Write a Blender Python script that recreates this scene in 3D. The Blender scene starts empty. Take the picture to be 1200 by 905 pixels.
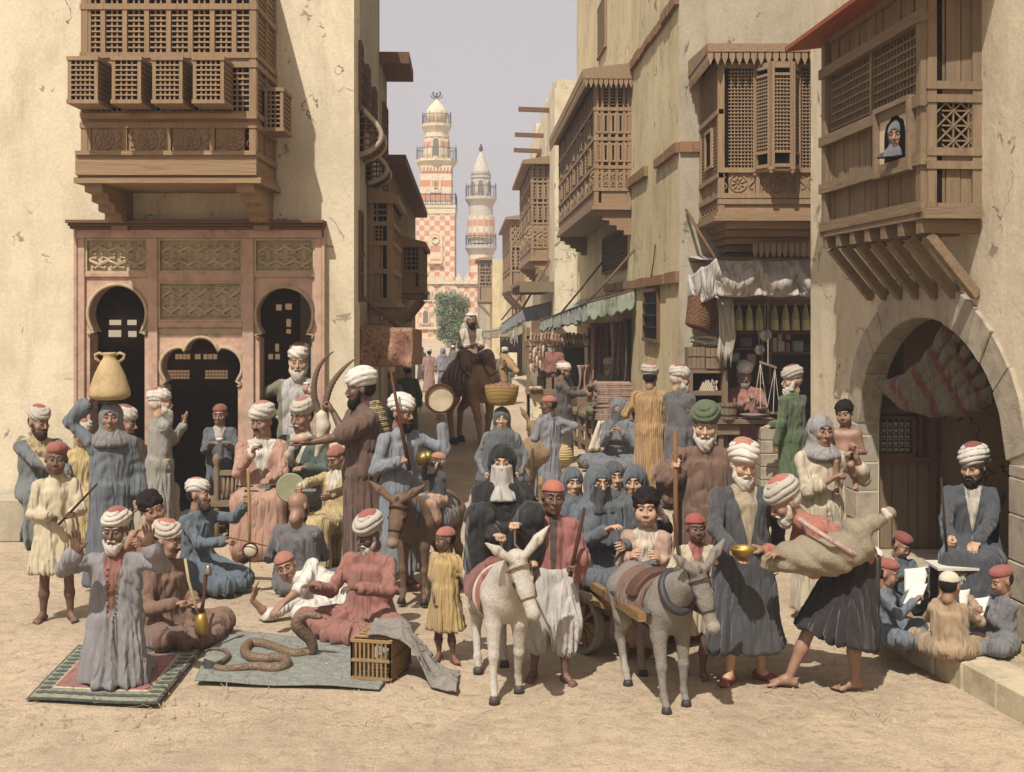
import bpy, bmesh, math, random
import numpy as np
from mathutils import Vector, Matrix, Euler
R = math.radians
ORD = 'first second third fourth fifth sixth seventh eighth ninth tenth eleventh twelfth thirteenth fourteenth fifteenth sixteenth seventeenth eighteenth'.split()
SC = bpy.context.scene
COL = SC.collection
# ---------------- camera -------------------------------------------------
F, CX, H0, VH = 1400.0, 600.0, 2.5, 365.0        # photograph pixels (1200 wide)
cam = bpy.data.cameras.new('camera'); cam_o = bpy.data.objects.new('camera', cam); COL.objects.link(cam_o)
cam_o.location = (0, 0, H0); cam_o.rotation_euler = (R(90), 0, 0)
cam.sensor_width = 36; cam.sensor_fit = 'HORIZONTAL'; cam.lens = 36*F/1200
cam.shift_y = (VH-452.5)/1200; cam.clip_start = .1; cam.clip_end = 3000
SC.camera = cam_o
# ---------------- light --------------------------------------------------
SUN_EL, SUN_AZ = 55.0, (.38, .925)               # light travels towards +x +y
sd = Vector((SUN_AZ[0]*math.cos(R(SUN_EL)), SUN_AZ[1]*math.cos(R(SUN_EL)), -math.sin(R(SUN_EL)))).normalized()
sun = bpy.data.lights.new('sun', 'SUN'); sun.energy = 3.15; sun.angle = R(.6); sun.color = (1, .945, .875)
sun_o = bpy.data.objects.new('sun', sun); COL.objects.link(sun_o)
sun_o.rotation_euler = sd.to_track_quat('-Z', 'Y').to_euler(); sun_o.location = (-8, -12, 20)
W = bpy.data.worlds.new('World'); SC.world = W; W.use_nodes = True
nt = W.node_tree; nt.nodes.clear()
sky = nt.nodes.new('ShaderNodeTexSky'); sky.sky_type = 'NISHITA'; sky.sun_disc = False
sky.sun_elevation = R(SUN_EL); sky.sun_rotation = math.atan2(-sd.x, -sd.y)
sky.dust_density = 4; sky.air_density = 1.0; sky.ozone_density = 1
hs = nt.nodes.new('ShaderNodeHueSaturation'); hs.inputs['Saturation'].default_value = .16
tint = nt.nodes.new('ShaderNodeMix'); tint.data_type = 'RGBA'; tint.blend_type = 'MULTIPLY'; tint.inputs[0].default_value = 1
tint.inputs[7].default_value = (1.05, .96, .95, 1)
flat = nt.nodes.new('ShaderNodeMix'); flat.data_type = 'RGBA'; flat.inputs[0].default_value = .8
flat.inputs[7].default_value = (3.1, 2.88, 2.93, 1)
bg = nt.nodes.new('ShaderNodeBackground'); bg.inputs['Strength'].default_value = .10
wo = nt.nodes.new('ShaderNodeOutputWorld')
nt.links.new(sky.outputs[0], hs.inputs['Color']); nt.links.new(hs.outputs[0], tint.inputs[6])
nt.links.new(tint.outputs[2], flat.inputs[6]); nt.links.new(flat.outputs[2], bg.inputs[0])
nt.links.new(bg.outputs[0], wo.inputs[0])
SC.view_settings.view_transform = 'Standard'; SC.view_settings.look = 'None'
SC.view_settings.exposure = .88; SC.view_settings.gamma = 1
SC.render.engine = 'CYCLES'; SC.cycles.max_bounces = 6; SC.cycles.diffuse_bounces = 4
SC.cycles.glossy_bounces = 2; SC.cycles.caustics_reflective = False; SC.cycles.caustics_refractive = False

# ---------------- picture coordinates -> metres -------------------------
def GY(v, z=0.0): return F*(H0-z)/(v-VH)
def P(u, v, Y): return Vector(((u-CX)*Y/F, Y, H0-(v-VH)*Y/F))
def G(u, v, z=0.0):
    Y = F*(H0-z)/(v-VH); return Vector(((u-CX)*Y/F, Y, z))
def Xp(u, Y): return (u-CX)*Y/F
def Zp(v, Y): return H0-(v-VH)*Y/F

# ---------------- materials ----------------------------------------------
def hexc(h):
    h = h.lstrip('#'); r = [int(h[i:i+2], 16)/255 for i in (0, 2, 4)]
    return tuple((c/12.92 if c <= .04045 else ((c+.055)/1.055)**2.4) for c in r)
_M = {}
def mat(kind, c1, c2=None, **k):
    key = (kind, c1, c2, tuple(sorted(k.items())))
    if key in _M: return _M[key]
    m = bpy.data.materials.new(kind); m.use_nodes = True; _M[key] = m
    n = m.node_tree; N = n.nodes; L = n.links; b = N['Principled BSDF']
    A = hexc(c1) if isinstance(c1, str) else c1
    B = None if c2 is None else (hexc(c2) if isinstance(c2, str) else c2)
    b.inputs['Roughness'].default_value = k.get('rough', .85)
    b.inputs['Specular IOR Level'].default_value = k.get('spec', .25)
    tc = N.new('ShaderNodeTexCoord')
    def mapped(sx, sy, sz, src='Object'):
        mp = N.new('ShaderNodeMapping'); mp.inputs['Scale'].default_value = (sx, sy, sz)
        L.new(tc.outputs[src], mp.inputs['Vector']); return mp.outputs[0]
    def noise(vec, scale, detail=3, rough=.55, dist=0):
        t = N.new('ShaderNodeTexNoise'); t.inputs['Scale'].default_value = scale
        t.inputs['Detail'].default_value = detail; t.inputs['Roughness'].default_value = rough
        t.inputs['Distortion'].default_value = dist
        if vec is not None: L.new(vec, t.inputs['Vector'])
        return t.outputs['Fac']
    def ramp(fac, stops):
        r = N.new('ShaderNodeValToRGB'); e = r.color_ramp.elements
        while len(e) < len(stops): e.new(.5)
        for i, (p, c) in enumerate(stops):
            e[i].position = p; e[i].color = (*c[:3], 1)
        L.new(fac, r.inputs[0]); return r.outputs[0]
    def mix(fac, a, bb, mode='MIX'):
        x = N.new('ShaderNodeMix'); x.data_type = 'RGBA'; x.blend_type = mode
        for s, v in ((0, fac), (6, a), (7, bb)):
            if isinstance(v, (int, float)): x.inputs[s].default_value = v
            elif isinstance(v, tuple): x.inputs[s].default_value = (*v[:3], 1)
            else: L.new(v, x.inputs[s])
        return x.outputs[2]
    def math_(op, a, bb=None):
        x = N.new('ShaderNodeMath'); x.operation = op
        for s, v in ((0, a), (1, bb)):
            if v is None: continue
            if isinstance(v, (int, float)): x.inputs[s].default_value = v
            else: L.new(v, x.inputs[s])
        return x.outputs[0]
    def attr(name):
        x = N.new('ShaderNodeAttribute'); x.attribute_name = name; return x.outputs['Fac']
    def bump(h, strength=.4, dist=.01):
        x = N.new('ShaderNodeBump'); x.inputs['Strength'].default_value = strength
        x.inputs['Distance'].default_value = dist; L.new(h, x.inputs['Height'])
        L.new(x.outputs[0], b.inputs['Normal'])
    def sc(c, f): return tuple(max(0, min(1, v*f)) for v in c)
    if kind in ('cloth', 'cloth_trim', 'cloth_stripe', 'plain', 'rug', 'skin'):
        ds = lambda c, q=(.66 if kind != 'skin' else .80): tuple(sum(c)/3*(1-q)+v*q for v in c)
        cool = kind != 'skin' and A[2] > A[0]; A = ds(A, .42) if cool else ds(A); B = ds(B) if B else None
    base = A
    if kind in ('cloth', 'cloth_trim', 'cloth_stripe'):
        vec = mapped(1, 1, .35)
        nz = noise(vec, 14, 4, .6)
        if kind == 'cloth_trim':
            f = math_('GREATER_THAN', attr('trim'), 0.0); base = mix(f, A, B)
        elif kind == 'cloth_stripe':
            f = math_('GREATER_THAN', math_('SINE', math_('MULTIPLY', attr('ang'), k.get('n', 60))), k.get('w', .3)); base = mix(f, A, B)
        f2 = noise(mapped(1, 1, 1), 3.5, 5, .65)
        base = mix(1.0, base, ramp(f2, [(.25, (.78, .77, .76)), (.75, (1, 1, 1))]), 'MULTIPLY')
        f1 = noise(mapped(1, 1, .22), 8.5, 2, .45, .6); f2b = math_('ABSOLUTE', math_('SUBTRACT', noise(mapped(1, 1, .30), 4.2, 1, .4, .5), .5))
        h = math_('ADD', math_('ADD', math_('MULTIPLY', math_('ABSOLUTE', math_('SUBTRACT', f1, .5)), 3.6), math_('MULTIPLY', f2b, 3.0)), math_('MULTIPLY', noise(mapped(1, 1, 1), 300, 1, .5), .03))
        bump(h, k.get('bs', .9), .036)
        b.inputs['Sheen Weight'].default_value = .12
    elif kind == 'skin':
        f = noise(mapped(1, 1, 1), 9, 4, .6)
        base = mix(f, sc(A, .78), sc(A, 1.15)); b.inputs['Roughness'].default_value = .5
        b.inputs['Specular IOR Level'].default_value = .35
        bump(noise(mapped(1, 1, 1), 90, 2), .25, .004)
    elif kind == 'hair':
        f = noise(mapped(1, 1, .4), 60, 4, .7); base = mix(f, sc(A, .6), sc(A, 1.3)); bump(f, .9, .01)
    elif kind == 'fur':
        f = noise(mapped(1, 1, 1), 5, 4, .6); g = noise(mapped(1, 1, .4), 120, 4, .7)
        base = mix(f, sc(A, .68), sc(A, 1.2))
        if B: base = mix(math_('GREATER_THAN', attr('trim'), 0.0) if k.get('hard') else ramp(attr('trim'), [(.35, (0,)*3), (.65, (1,)*3)]), base, B)
        base = mix(.35, base, ramp(g, [(.3, (.35,)*3), (.7, (1,)*3)]), 'MULTIPLY'); bump(math_('ADD', g, math_('MULTIPLY', noise(mapped(1, 1, .6), 14, 3, .6), 1.5)), .9, .014)
    elif kind == 'plaster':
        w = noise(mapped(1, 1, 1), .55, 6, .62)
        big = ramp(w, [(.32, sc(A, .80)), (.5, A), (.72, sc(A, 1.12))])
        st = noise(mapped(1.6, 1.6, .5), 1.3, 8, .68, .4)
        base = mix(ramp(st, [(.47, (0,)*3), (.68, (.75,)*3)]), big, B or sc(A, .62))
        # peeled patches and cracks
        pz = noise(mapped(1, 1, 1), 2.3, 9, .66, .8); peel = ramp(pz, [(.628, (0,)*3), (.640, (1,)*3)])
        base = mix(peel, base, sc(B or A, .68))
        vc = N.new('ShaderNodeTexVoronoi'); vc.feature = 'DISTANCE_TO_EDGE'; vc.inputs['Scale'].default_value = .75; wob = N.new('ShaderNodeVectorMath'); wob.operation = 'ADD'; nn = N.new('ShaderNodeTexNoise'); nn.inputs['Scale'].default_value = 3.0; nn.inputs['Detail'].default_value = 6; L.new(tc.outputs['Object'], nn.inputs['Vector']); L.new(tc.outputs['Object'], wob.inputs[0]); L.new(nn.outputs['Color'], wob.inputs[1]); L.new(wob.outputs[0], vc.inputs['Vector'])
        ck = math_('MULTIPLY', math_('LESS_THAN', vc.outputs['Distance'], .006), math_('GREATER_THAN', noise(mapped(1, 1, 1), .8, 2), .56)); base = mix(ck, base, sc(B or A, .45))
        fine = noise(mapped(1, 1, 1), 26, 6, .7); base = mix(.35, base, ramp(fine, [(.32, (.55,)*3), (.62, (1,)*3)]), 'MULTIPLY')
        h = math_('SUBTRACT', math_('ADD', math_('MULTIPLY', fine, .35), math_('MULTIPLY', noise(mapped(1, 1, 1), 4.5, 5), .9)), math_('MULTIPLY', pz, 1.1))
        bump(h, .55, .016)
    elif kind == 'wood':
        ax = k.get('ax', 'z'); s = {'x': (.6, 9, 9), 'y': (9, .6, 9), 'z': (9, 9, .6)}[ax]
        obj = N.new('ShaderNodeObjectInfo')
        mp = N.new('ShaderNodeMapping'); mp.inputs['Scale'].default_value = s
        L.new(tc.outputs['Object'], mp.inputs['Vector'])
        cb = N.new('ShaderNodeCombineXYZ'); L.new(math_('MULTIPLY', obj.outputs['Random'], 37.0), cb.inputs[0]); L.new(math_('MULTIPLY', obj.outputs['Random'], 11.0), cb.inputs[2])
        L.new(cb.outputs[0], mp.inputs['Location'])
        g = noise(mp.outputs[0], 3.2, 8, .68, .8)
        base = ramp(g, [(.28, sc(A, .42)), (.46, sc(A, .85)), (.60, A), (.8, sc(A, 1.3))])
        wth = noise(mapped(1, 1, 1), 1.7, 5, .6); base = mix(ramp(wth, [(.45, (0,)*3), (.75, (.6,)*3)]), base, B or sc(A, .6))
        base = mix(ramp(obj.outputs['Random'], [(0, (0,)*3), (1, (.45,)*3)]), base, sc(A, .62))
        bump(g, .8, .012)
    elif kind == 'stone':
        obj = N.new('ShaderNodeObjectInfo')
        g = noise(mapped(1, 1, 1), 6, 8, .65, .3); base = ramp(g, [(.3, sc(A, .62)), (.5, A), (.72, sc(A, 1.18))])
        base = mix(ramp(obj.outputs['Random'], [(0, (0,)*3), (1, (.4,)*3)]), base, B or sc(A, .72))
        bump(math_('ADD', g, math_('MULTIPLY', noise(None, 40, 4), .4)), .7, .02)
    elif kind == 'sand':
        g = noise(mapped(1, 1, 1), .45, 6, .6); f = noise(mapped(1, 1, 1), 9, 9, .75); q = noise(mapped(1, 1, 1), 60, 5, .7)
        base = ramp(g, [(.32, sc(A, .80)), (.5, A), (.7, sc(A, 1.10))])
        base = mix(.8, base, ramp(f, [(.34, (.60, .56, .52)), (.50, (.93,)*3), (.66, (1.0,)*3)]), 'MULTIPLY')
        base = mix(.6, base, ramp(q, [(.36, (.55, .52, .48)), (.56, (1,)*3)]), 'MULTIPLY')
        base = mix(ramp(noise(mapped(1, 1, 1), 5, 7, .72, .5), [(.60, (0,)*3), (.68, (.45,)*3)]), base, B or sc(A, 1.2))
        dent = N.new('ShaderNodeTexVoronoi'); dent.feature = 'SMOOTH_F1'; dent.inputs['Scale'].default_value = 5.5; L.new(tc.outputs['Object'], dent.inputs['Vector'])
        bump(math_('ADD', math_('ADD', math_('MULTIPLY', f, 1.4), math_('MULTIPLY', q, .6)), math_('MULTIPLY', dent.outputs['Distance'], 1.1)), .8, .034)
        base = mix(ramp(noise(mapped(1, .6, 1), 1.6, 6, .65, .6), [(.49, (0,)*3), (.66, (.7,)*3)]), base, sc(A, .64))
    elif kind == 'weave':
        w1 = N.new('ShaderNodeTexWave'); w1.bands_direction = 'Z'; w1.inputs['Scale'].default_value = k.get('s', 14); w1.inputs['Distortion'].default_value = 1.5
        w1.inputs['Detail'].default_value = 2; L.new(tc.outputs['Object'], w1.inputs['Vector'])
        base = mix(w1.outputs['Fac'], sc(A, .55), sc(A, 1.1)); bump(w1.outputs['Fac'], .8, .01)
    elif kind == 'rug':
        f = noise(mapped(1, 1, 1), 13, 4, .7, 1.2); base = ramp(f, [(.42, A), (.5, B), (.56, A), (.64, sc(B, 1.2))])
        base = mix(.5, base, ramp(noise(mapped(1, 1, 1), 70, 3), [(.3, (.5,)*3), (.7, (1,)*3)]), 'MULTIPLY'); bump(noise(mapped(1, 1, 1), 120, 2), .4, .006)
    elif kind == 'scale':
        v = N.new('ShaderNodeTexVoronoi'); v.inputs['Scale'].default_value = 70; L.new(tc.outputs['Object'], v.inputs['Vector'])
        base = mix(v.outputs['Distance'], sc(A, 1.1), sc(A, .45)); bump(v.outputs['Distance'], .7, .006); b.inputs['Roughness'].default_value = .45
    elif kind == 'glow':
        b.inputs['Emission Color'].default_value = (*A, 1); b.inputs['Emission Strength'].default_value = k.get('e', .8)
    elif kind == 'leaf':
        base = mix(noise(mapped(1, 1, 1), 2.5, 3), sc(A, .5), sc(A, 1.5))
    else:
        f = noise(mapped(1, 1, 1), 12, 4, .6); base = mix(f, sc(A, .72), sc(A, 1.15)); bump(f, .2, .01)
    if kind == 'metal': b.inputs['Metallic'].default_value = .8; b.inputs['Roughness'].default_value = .45
    if isinstance(base, tuple): b.inputs['Base Color'].default_value = (*base[:3], 1)
    else: L.new(base, b.inputs['Base Color'])
    return m

# ---------------- objects ------------------------------------------------
def link(name, me, m=None, parent=None, loc=None, rz=None, kind=None, smooth=None):
    o = bpy.data.objects.new(name, me); COL.objects.link(o)
    if m is not None and not me.materials:
        for q in (m if isinstance(m, (list, tuple)) else [m]): me.materials.append(q)
    if parent is not None: o.parent = parent
    if loc is not None: o.location = loc
    if rz is not None: o.rotation_euler = (0, 0, rz)
    if kind: o['kind'] = kind
    if smooth: me.shade_smooth()
    return o
def tag(o, label, cat, group=None):
    o['label'] = label; o['category'] = cat
    if group: o['group'] = group
    return o
def empty(name, loc=(0, 0, 0), rz=0, label=None, cat=None, group=None):
    o = bpy.data.objects.new(name, None); COL.objects.link(o); o.location = loc; o.rotation_euler = (0, 0, rz); o.empty_display_size = .1
    if label: tag(o, label, cat, group)
    return o
def dup(root, loc=None, rz=None, label=None, parent=None):
    c = root.copy(); COL.objects.link(c)
    if parent is not None: c.parent = parent
    if loc is not None: c.location = loc
    if rz is not None: c.rotation_euler = (c.rotation_euler[0], c.rotation_euler[1], rz)
    if label: c['label'] = label
    for ch in list(root.children): dup(ch, parent=c)
    return c
def npmesh(name, v, f, smooth=True, attrs=None):
    me = bpy.data.meshes.new(name); v = np.asarray(v, np.float32); f = np.asarray(f, np.int32)
    k = f.shape[1]
    me.vertices.add(len(v)); me.vertices.foreach_set('co', v.ravel())
    me.loops.add(f.size); me.loops.foreach_set('vertex_index', f.ravel())
    me.polygons.add(len(f)); me.polygons.foreach_set('loop_start', np.arange(0, f.size, k, dtype=np.int32))
    me.update(calc_edges=True)
    if smooth: me.shade_smooth()
    for nme, a in (attrs or {}).items():
        at = me.attributes.new(nme, 'FLOAT', 'POINT'); at.data.foreach_set('value', np.asarray(a, np.float32))
    return me
class MB:
    """collects simple solids and builds ONE mesh"""
    def __init__(s): s.v = []; s.f = []; s.mi = []
    def add(s, v, f, mi=0):
        o = len(s.v); s.v += [tuple(p) for p in v]; s.f += [tuple(i+o for i in q) for q in f]; s.mi += [mi]*len(f); return s
    def hexa(s, p, mi=0):      # 8 corners: bottom ring 0-3, top ring 4-7
        return s.add(p, [(3, 2, 1, 0), (4, 5, 6, 7), (0, 1, 5, 4), (1, 2, 6, 5), (2, 3, 7, 6), (3, 0, 4, 7)], mi)
    def box(s, x0, x1, y0, y1, z0, z1, mi=0):
        return s.hexa([(x0, y0, z0), (x1, y0, z0), (x1, y1, z0), (x0, y1, z0), (x0, y0, z1), (x1, y0, z1), (x1, y1, z1), (x0, y1, z1)], mi)
    def beam(s, a, b, w, h=None, up=(0, 0, 1), mi=0):
        a = Vector(a); b = Vector(b); h = h or w; d = (b-a).normalized(); up = Vector(up)
        x = d.cross(up)
        if x.length < 1e-4: x = d.cross(Vector((1, 0, 0)))
        x.normalize(); z = x.cross(d); x *= w/2; z *= h/2
        return s.hexa([a-x-z, a+x-z, b+x-z, b-x-z, a-x+z, a+x+z, b+x+z, b-x+z], mi)
    def tube(s, pts, r, n=8, mi=0, cap=True):
        pts = [Vector(p) for p in pts]; rr = r if isinstance(r, (list, tuple)) else [r]*len(pts)
        v = []; ref = None
        for i, p in enumerate(pts):
            d = (pts[min(i+1, len(pts)-1)]-pts[max(i-1, 0)]).normalized()
            if ref is None: ref = d.orthogonal().normalized()
            x = (ref-d*ref.dot(d)).normalized(); ref = x; y = d.cross(x)
            for j in range(n):
                t = 2*math.pi*j/n; v.append(p+x*math.cos(t)*rr[i]+y*math.sin(t)*rr[i])
        f = [(i*n+j, i*n+(j+1) % n, (i+1)*n+(j+1) % n, (i+1)*n+j) for i in range(len(pts)-1) for j in range(n)]
        if cap: f += [tuple(range(n))[::-1], tuple(range((len(pts)-1)*n, len(pts)*n))]
        return s.add(v, f, mi)
    def lathe(s, prof, c=(0, 0, 0), n=24, mi=0, cap=True):   # prof [(r,z)]
        v = []; m = len(prof)
        for (r, z) in prof:
            for j in range(n):
                t = 2*math.pi*j/n; v.append((c[0]+r*math.cos(t), c[1]+r*math.sin(t), c[2]+z))
        f = [(i*n+j, i*n+(j+1) % n, (i+1)*n+(j+1) % n, (i+1)*n+j) for i in range(m-1) for j in range(n)]
        if cap: f += [tuple(range(n))[::-1], tuple(range((m-1)*n, m*n))]
        return s.add(v, f, mi)
    def ball(s, c, r, n=10, mi=0):
        r = r if isinstance(r, (tuple, list)) else (r, r, r); v = []; m = n//2+1
        for i in range(m):
            a = math.pi*i/(m-1)
            for j in range(n):
                t = 2*math.pi*j/n; q = max(math.sin(a), 1e-3)
                v.append((c[0]+r[0]*q*math.cos(t), c[1]+r[1]*q*math.sin(t), c[2]-r[2]*math.cos(a)))
        f = [(i*n+j, i*n+(j+1) % n, (i+1)*n+(j+1) % n, (i+1)*n+j) for i in range(m-1) for j in range(n)]
        return s.add(v, f, mi)
    def prism(s, poly, O, U, V, W, mi=0):    # 2-D polygon in frame (O;U,V), extruded by vector W
        O, U, V, W = Vector(O), Vector(U), Vector(V), Vector(W)
        a = [O+U*p[0]+V*p[1] for p in poly]; n = len(a)
        f = [tuple(range(n)), tuple(range(n, 2*n))[::-1]]+[((i+1) % n, i, n+i, n+(i+1) % n) for i in range(n)]
        return s.add(a+[p+W for p in a], f, mi)
    def mesh(s, name, smooth=False):
        me = bpy.data.meshes.new(name); me.from_pydata(s.v, [], s.f); me.update()
        if any(s.mi): me.polygons.foreach_set('material_index', s.mi)
        bm = bmesh.new(); bm.from_mesh(me); bmesh.ops.recalc_face_normals(bm, faces=bm.faces); bm.to_mesh(me); bm.free()
        if smooth: me.shade_smooth()
        return me
    def build(s, name, m, parent=None, loc=None, rz=None, kind=None, smooth=False, bevel=0):
        o = link(name, s.mesh(name, smooth), m, parent, loc, rz, kind)
        if bevel:
            md = o.modifiers.new('bevel', 'BEVEL'); md.width = bevel; md.segments = 1; md.limit_method = 'ANGLE'; md.angle_limit = R(40)
        return o
def sheet(name, f, nu, nv, m, parent=None, thick=.006, kind=None):
    v = [f(i/nu, j/nv) for j in range(nv+1) for i in range(nu+1)]
    q = [(j*(nu+1)+i, j*(nu+1)+i+1, (j+1)*(nu+1)+i+1, (j+1)*(nu+1)+i) for j in range(nv) for i in range(nu)]
    o = link(name, npmesh(name, [tuple(p) for p in v], q), m, parent, kind=kind)
    md = o.modifiers.new('thickness', 'SOLIDIFY'); md.thickness = thick; md.offset = 0
    return o
# ---------------- signed-distance sculpting ------------------------------
V3 = lambda *a: np.array(a, float)
def A3(p): return np.array(p, float)
def surface_nets(D, org, h):
    S = D < 0
    c = [S[i:S.shape[0]-1+i, j:S.shape[1]-1+j, k:S.shape[2]-1+k] for i in (0, 1) for j in (0, 1) for k in (0, 1)]
    n = np.zeros(c[0].shape, np.int8)
    for q in c: n += q
    act = np.argwhere((n > 0) & (n < 8))
    if len(act) == 0: return np.zeros((0, 3)), np.zeros((0, 4), int)
    idx = -np.ones(c[0].shape, np.int64); idx[act[:, 0], act[:, 1], act[:, 2]] = np.arange(len(act))
    off = np.array([(i, j, k) for i in (0, 1) for j in (0, 1) for k in (0, 1)])
    val = np.stack([D[act[:, 0]+o[0], act[:, 1]+o[1], act[:, 2]+o[2]] for o in off], 1)
    acc = np.zeros((len(act), 3)); cnt = np.zeros(len(act))
    for a in range(8):
        for b in range(a+1, 8):
            if abs(off[a]-off[b]).sum() != 1: continue
            va, vb = val[:, a], val[:, b]; m = (va < 0) != (vb < 0)
            t = np.where(m, va/np.where(m, va-vb, 1), 0)
            acc += np.where(m[:, None], off[a]+(off[b]-off[a])*t[:, None], 0); cnt += m
    v = (act+acc/cnt[:, None])*h+org
    quads = []
    for ax in range(3):
        s0 = [slice(1, -1)]*3; s1 = [slice(1, -1)]*3
        s0[ax] = slice(0, -1); s1[ax] = slice(1, None)
        a = S[tuple(s0)]; b = S[tuple(s1)]
        e = np.argwhere(a != b)
        if len(e) == 0: continue
        sgn = a[e[:, 0], e[:, 1], e[:, 2]]
        p = e.copy()
        for q in range(3):
            if q != ax: p[:, q] += 1
        u, w = [(1, 2), (2, 0), (0, 1)][ax]
        du = np.zeros(3, int); dw = np.zeros(3, int); du[u] = 1; dw[w] = 1
        g = lambda o: idx[tuple((p-o).T)]
        q4 = np.stack([g(du+dw), g(dw), g(0*du), g(du)], 1)
        q4[~sgn] = q4[~sgn][:, ::-1]
        quads.append(q4)
    return v, np.concatenate(quads)
class Sdf:
    def __init__(s): s.ops = []
    def cap(s, p0, p1, r0, r1=None, k=.03, sub=False):
        p0, p1 = A3(p0), A3(p1); r1 = r0 if r1 is None else r1; ba = p1-p0; L2 = max(ba@ba, 1e-9)
        def f(X, Y, Z):
            x, y, z = X-p0[0], Y-p0[1], Z-p0[2]
            t = np.clip((x*ba[0]+y*ba[1]+z*ba[2])/L2, 0, 1)
            return np.sqrt((x-t*ba[0])**2+(y-t*ba[1])**2+(z-t*ba[2])**2)-(r0+(r1-r0)*t)
        s.ops.append((f, np.minimum(p0-r0, p1-r1), np.maximum(p0+r0, p1+r1), k, sub)); return s
    def chain(s, pts, rs, k=.02):
        for a, b, r, q in zip(pts, pts[1:], rs, rs[1:]): s.cap(a, b, r, q, k)
        return s
    def ell(s, c, r, k=.03, M=None, sub=False):
        c, r = A3(c), A3(r)
        def f(X, Y, Z):
            x, y, z = X-c[0], Y-c[1], Z-c[2]
            if M is not None: x, y, z = (M[0][0]*x+M[1][0]*y+M[2][0]*z, M[0][1]*x+M[1][1]*y+M[2][1]*z, M[0][2]*x+M[1][2]*y+M[2][2]*z)
            k0 = np.sqrt((x/r[0])**2+(y/r[1])**2+(z/r[2])**2); k1 = np.sqrt((x/r[0]**2)**2+(y/r[1]**2)**2+(z/r[2]**2)**2)
            return k0*(k0-1)/np.maximum(k1, 1e-6)
        e = r if M is None else np.full(3, r.max())
        s.ops.append((f, c-e, c+e, k, sub)); return s
    def econe(s, p0, p1, a0, a1, side=(1, 0, 0), k=.04, rd=.02):   # elliptic cone, a=(r_side, r_front)
        p0, p1 = A3(p0), A3(p1); ax = p1-p0; L = np.linalg.norm(ax); w = ax/L
        u = A3(side); u = u-w*(u@w); u /= np.linalg.norm(u); v = np.cross(w, u)
        def f(X, Y, Z):
            x, y, z = X-p0[0], Y-p0[1], Z-p0[2]
            q = x*w[0]+y*w[1]+z*w[2]; du = x*u[0]+y*u[1]+z*u[2]; dv = x*v[0]+y*v[1]+z*v[2]
            t = np.clip(q/L, 0, 1); ra = a0[0]+(a1[0]-a0[0])*t-rd; rb = a0[1]+(a1[1]-a0[1])*t-rd
            dr = (np.sqrt((du/ra)**2+(dv/rb)**2)-1)*np.minimum(ra, rb)
            da = np.abs(q-L/2)-(L/2-rd)
            return np.minimum(np.maximum(dr, da), 0)+np.hypot(np.maximum(dr, 0), np.maximum(da, 0))-rd
        m = max(*a0, *a1)
        s.ops.append((f, np.minimum(p0, p1)-m, np.maximum(p0, p1)+m, k, False)); return s
    def fn(s, f, lo, hi, k=.02, sub=False): s.ops.append((f, A3(lo), A3(hi), k, sub)); return s
    def grid(s, h, disp=None, dmax=.03, clip=None):
        pos = [o for o in s.ops if not o[4]]
        lo = np.min([o[1] for o in pos], 0)-dmax-2.5*h; hi = np.max([o[2] for o in pos], 0)+dmax+2.5*h
        n = np.ceil((hi-lo)/h).astype(int)+1
        ax = [lo[i]+h*np.arange(n[i]) for i in range(3)]
        D = np.full(n, .5)
        for f, a, b, k, sub in s.ops:
            m = k+dmax+2*h
            i0 = np.maximum(np.floor((a-m-lo)/h).astype(int), 0); i1 = np.minimum(np.ceil((b+m-lo)/h).astype(int)+1, n)
            if (i1 <= i0).any(): continue
            sl = tuple(slice(p, q) for p, q in zip(i0, i1))
            X = ax[0][sl[0]][:, None, None]; Y = ax[1][sl[1]][None, :, None]; Z = ax[2][sl[2]][None, None, :]
            d = f(X, Y, Z); o = D[sl]
            if sub:
                d = -d; t = np.clip(.5+.5*(d-o)/k, 0, 1); D[sl] = o+(d-o)*t+k*t*(1-t)
            else:
                t = np.clip(.5+.5*(o-d)/k, 0, 1); D[sl] = o+(d-o)*t-k*t*(1-t)
        if disp is not None:
            w = np.argwhere(np.abs(D) < dmax+2*h)
            D[w[:, 0], w[:, 1], w[:, 2]] += disp(ax[0][w[:, 0]], ax[1][w[:, 1]], ax[2][w[:, 2]])
        if clip is not None:
            X, Y, Z = ax[0][:, None, None], ax[1][None, :, None], ax[2][None, None, :]
            D = np.maximum(D, clip(X, Y, Z))
        D[0] = D[-1] = .5; D[:, 0] = D[:, -1] = .5; D[:, :, 0] = D[:, :, -1] = .5
        return surface_nets(D, lo, h)
def noise3(x, y, z, f, s=0.0):     # cheap smooth pseudo-noise in -1..1
    return (np.sin(f*x*1.0+1.7*np.sin(f*.73*y+s)+s*1.3)*np.sin(f*y*1.1+1.4*np.sin(f*.81*z+2*s))*.6
            + np.sin(f*z*1.07+1.9*np.sin(f*.67*x+3*s)+s)*.4)
def joinvf(parts):
    vs, fs, o = [], [], 0
    for v, f in parts: vs.append(v); fs.append(f+o); o += len(v)
    return np.concatenate(vs), np.concatenate(fs)
def xf(v, M, t, s=1.0): return (v*s)@np.asarray(M, float).T+A3(t)
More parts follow.
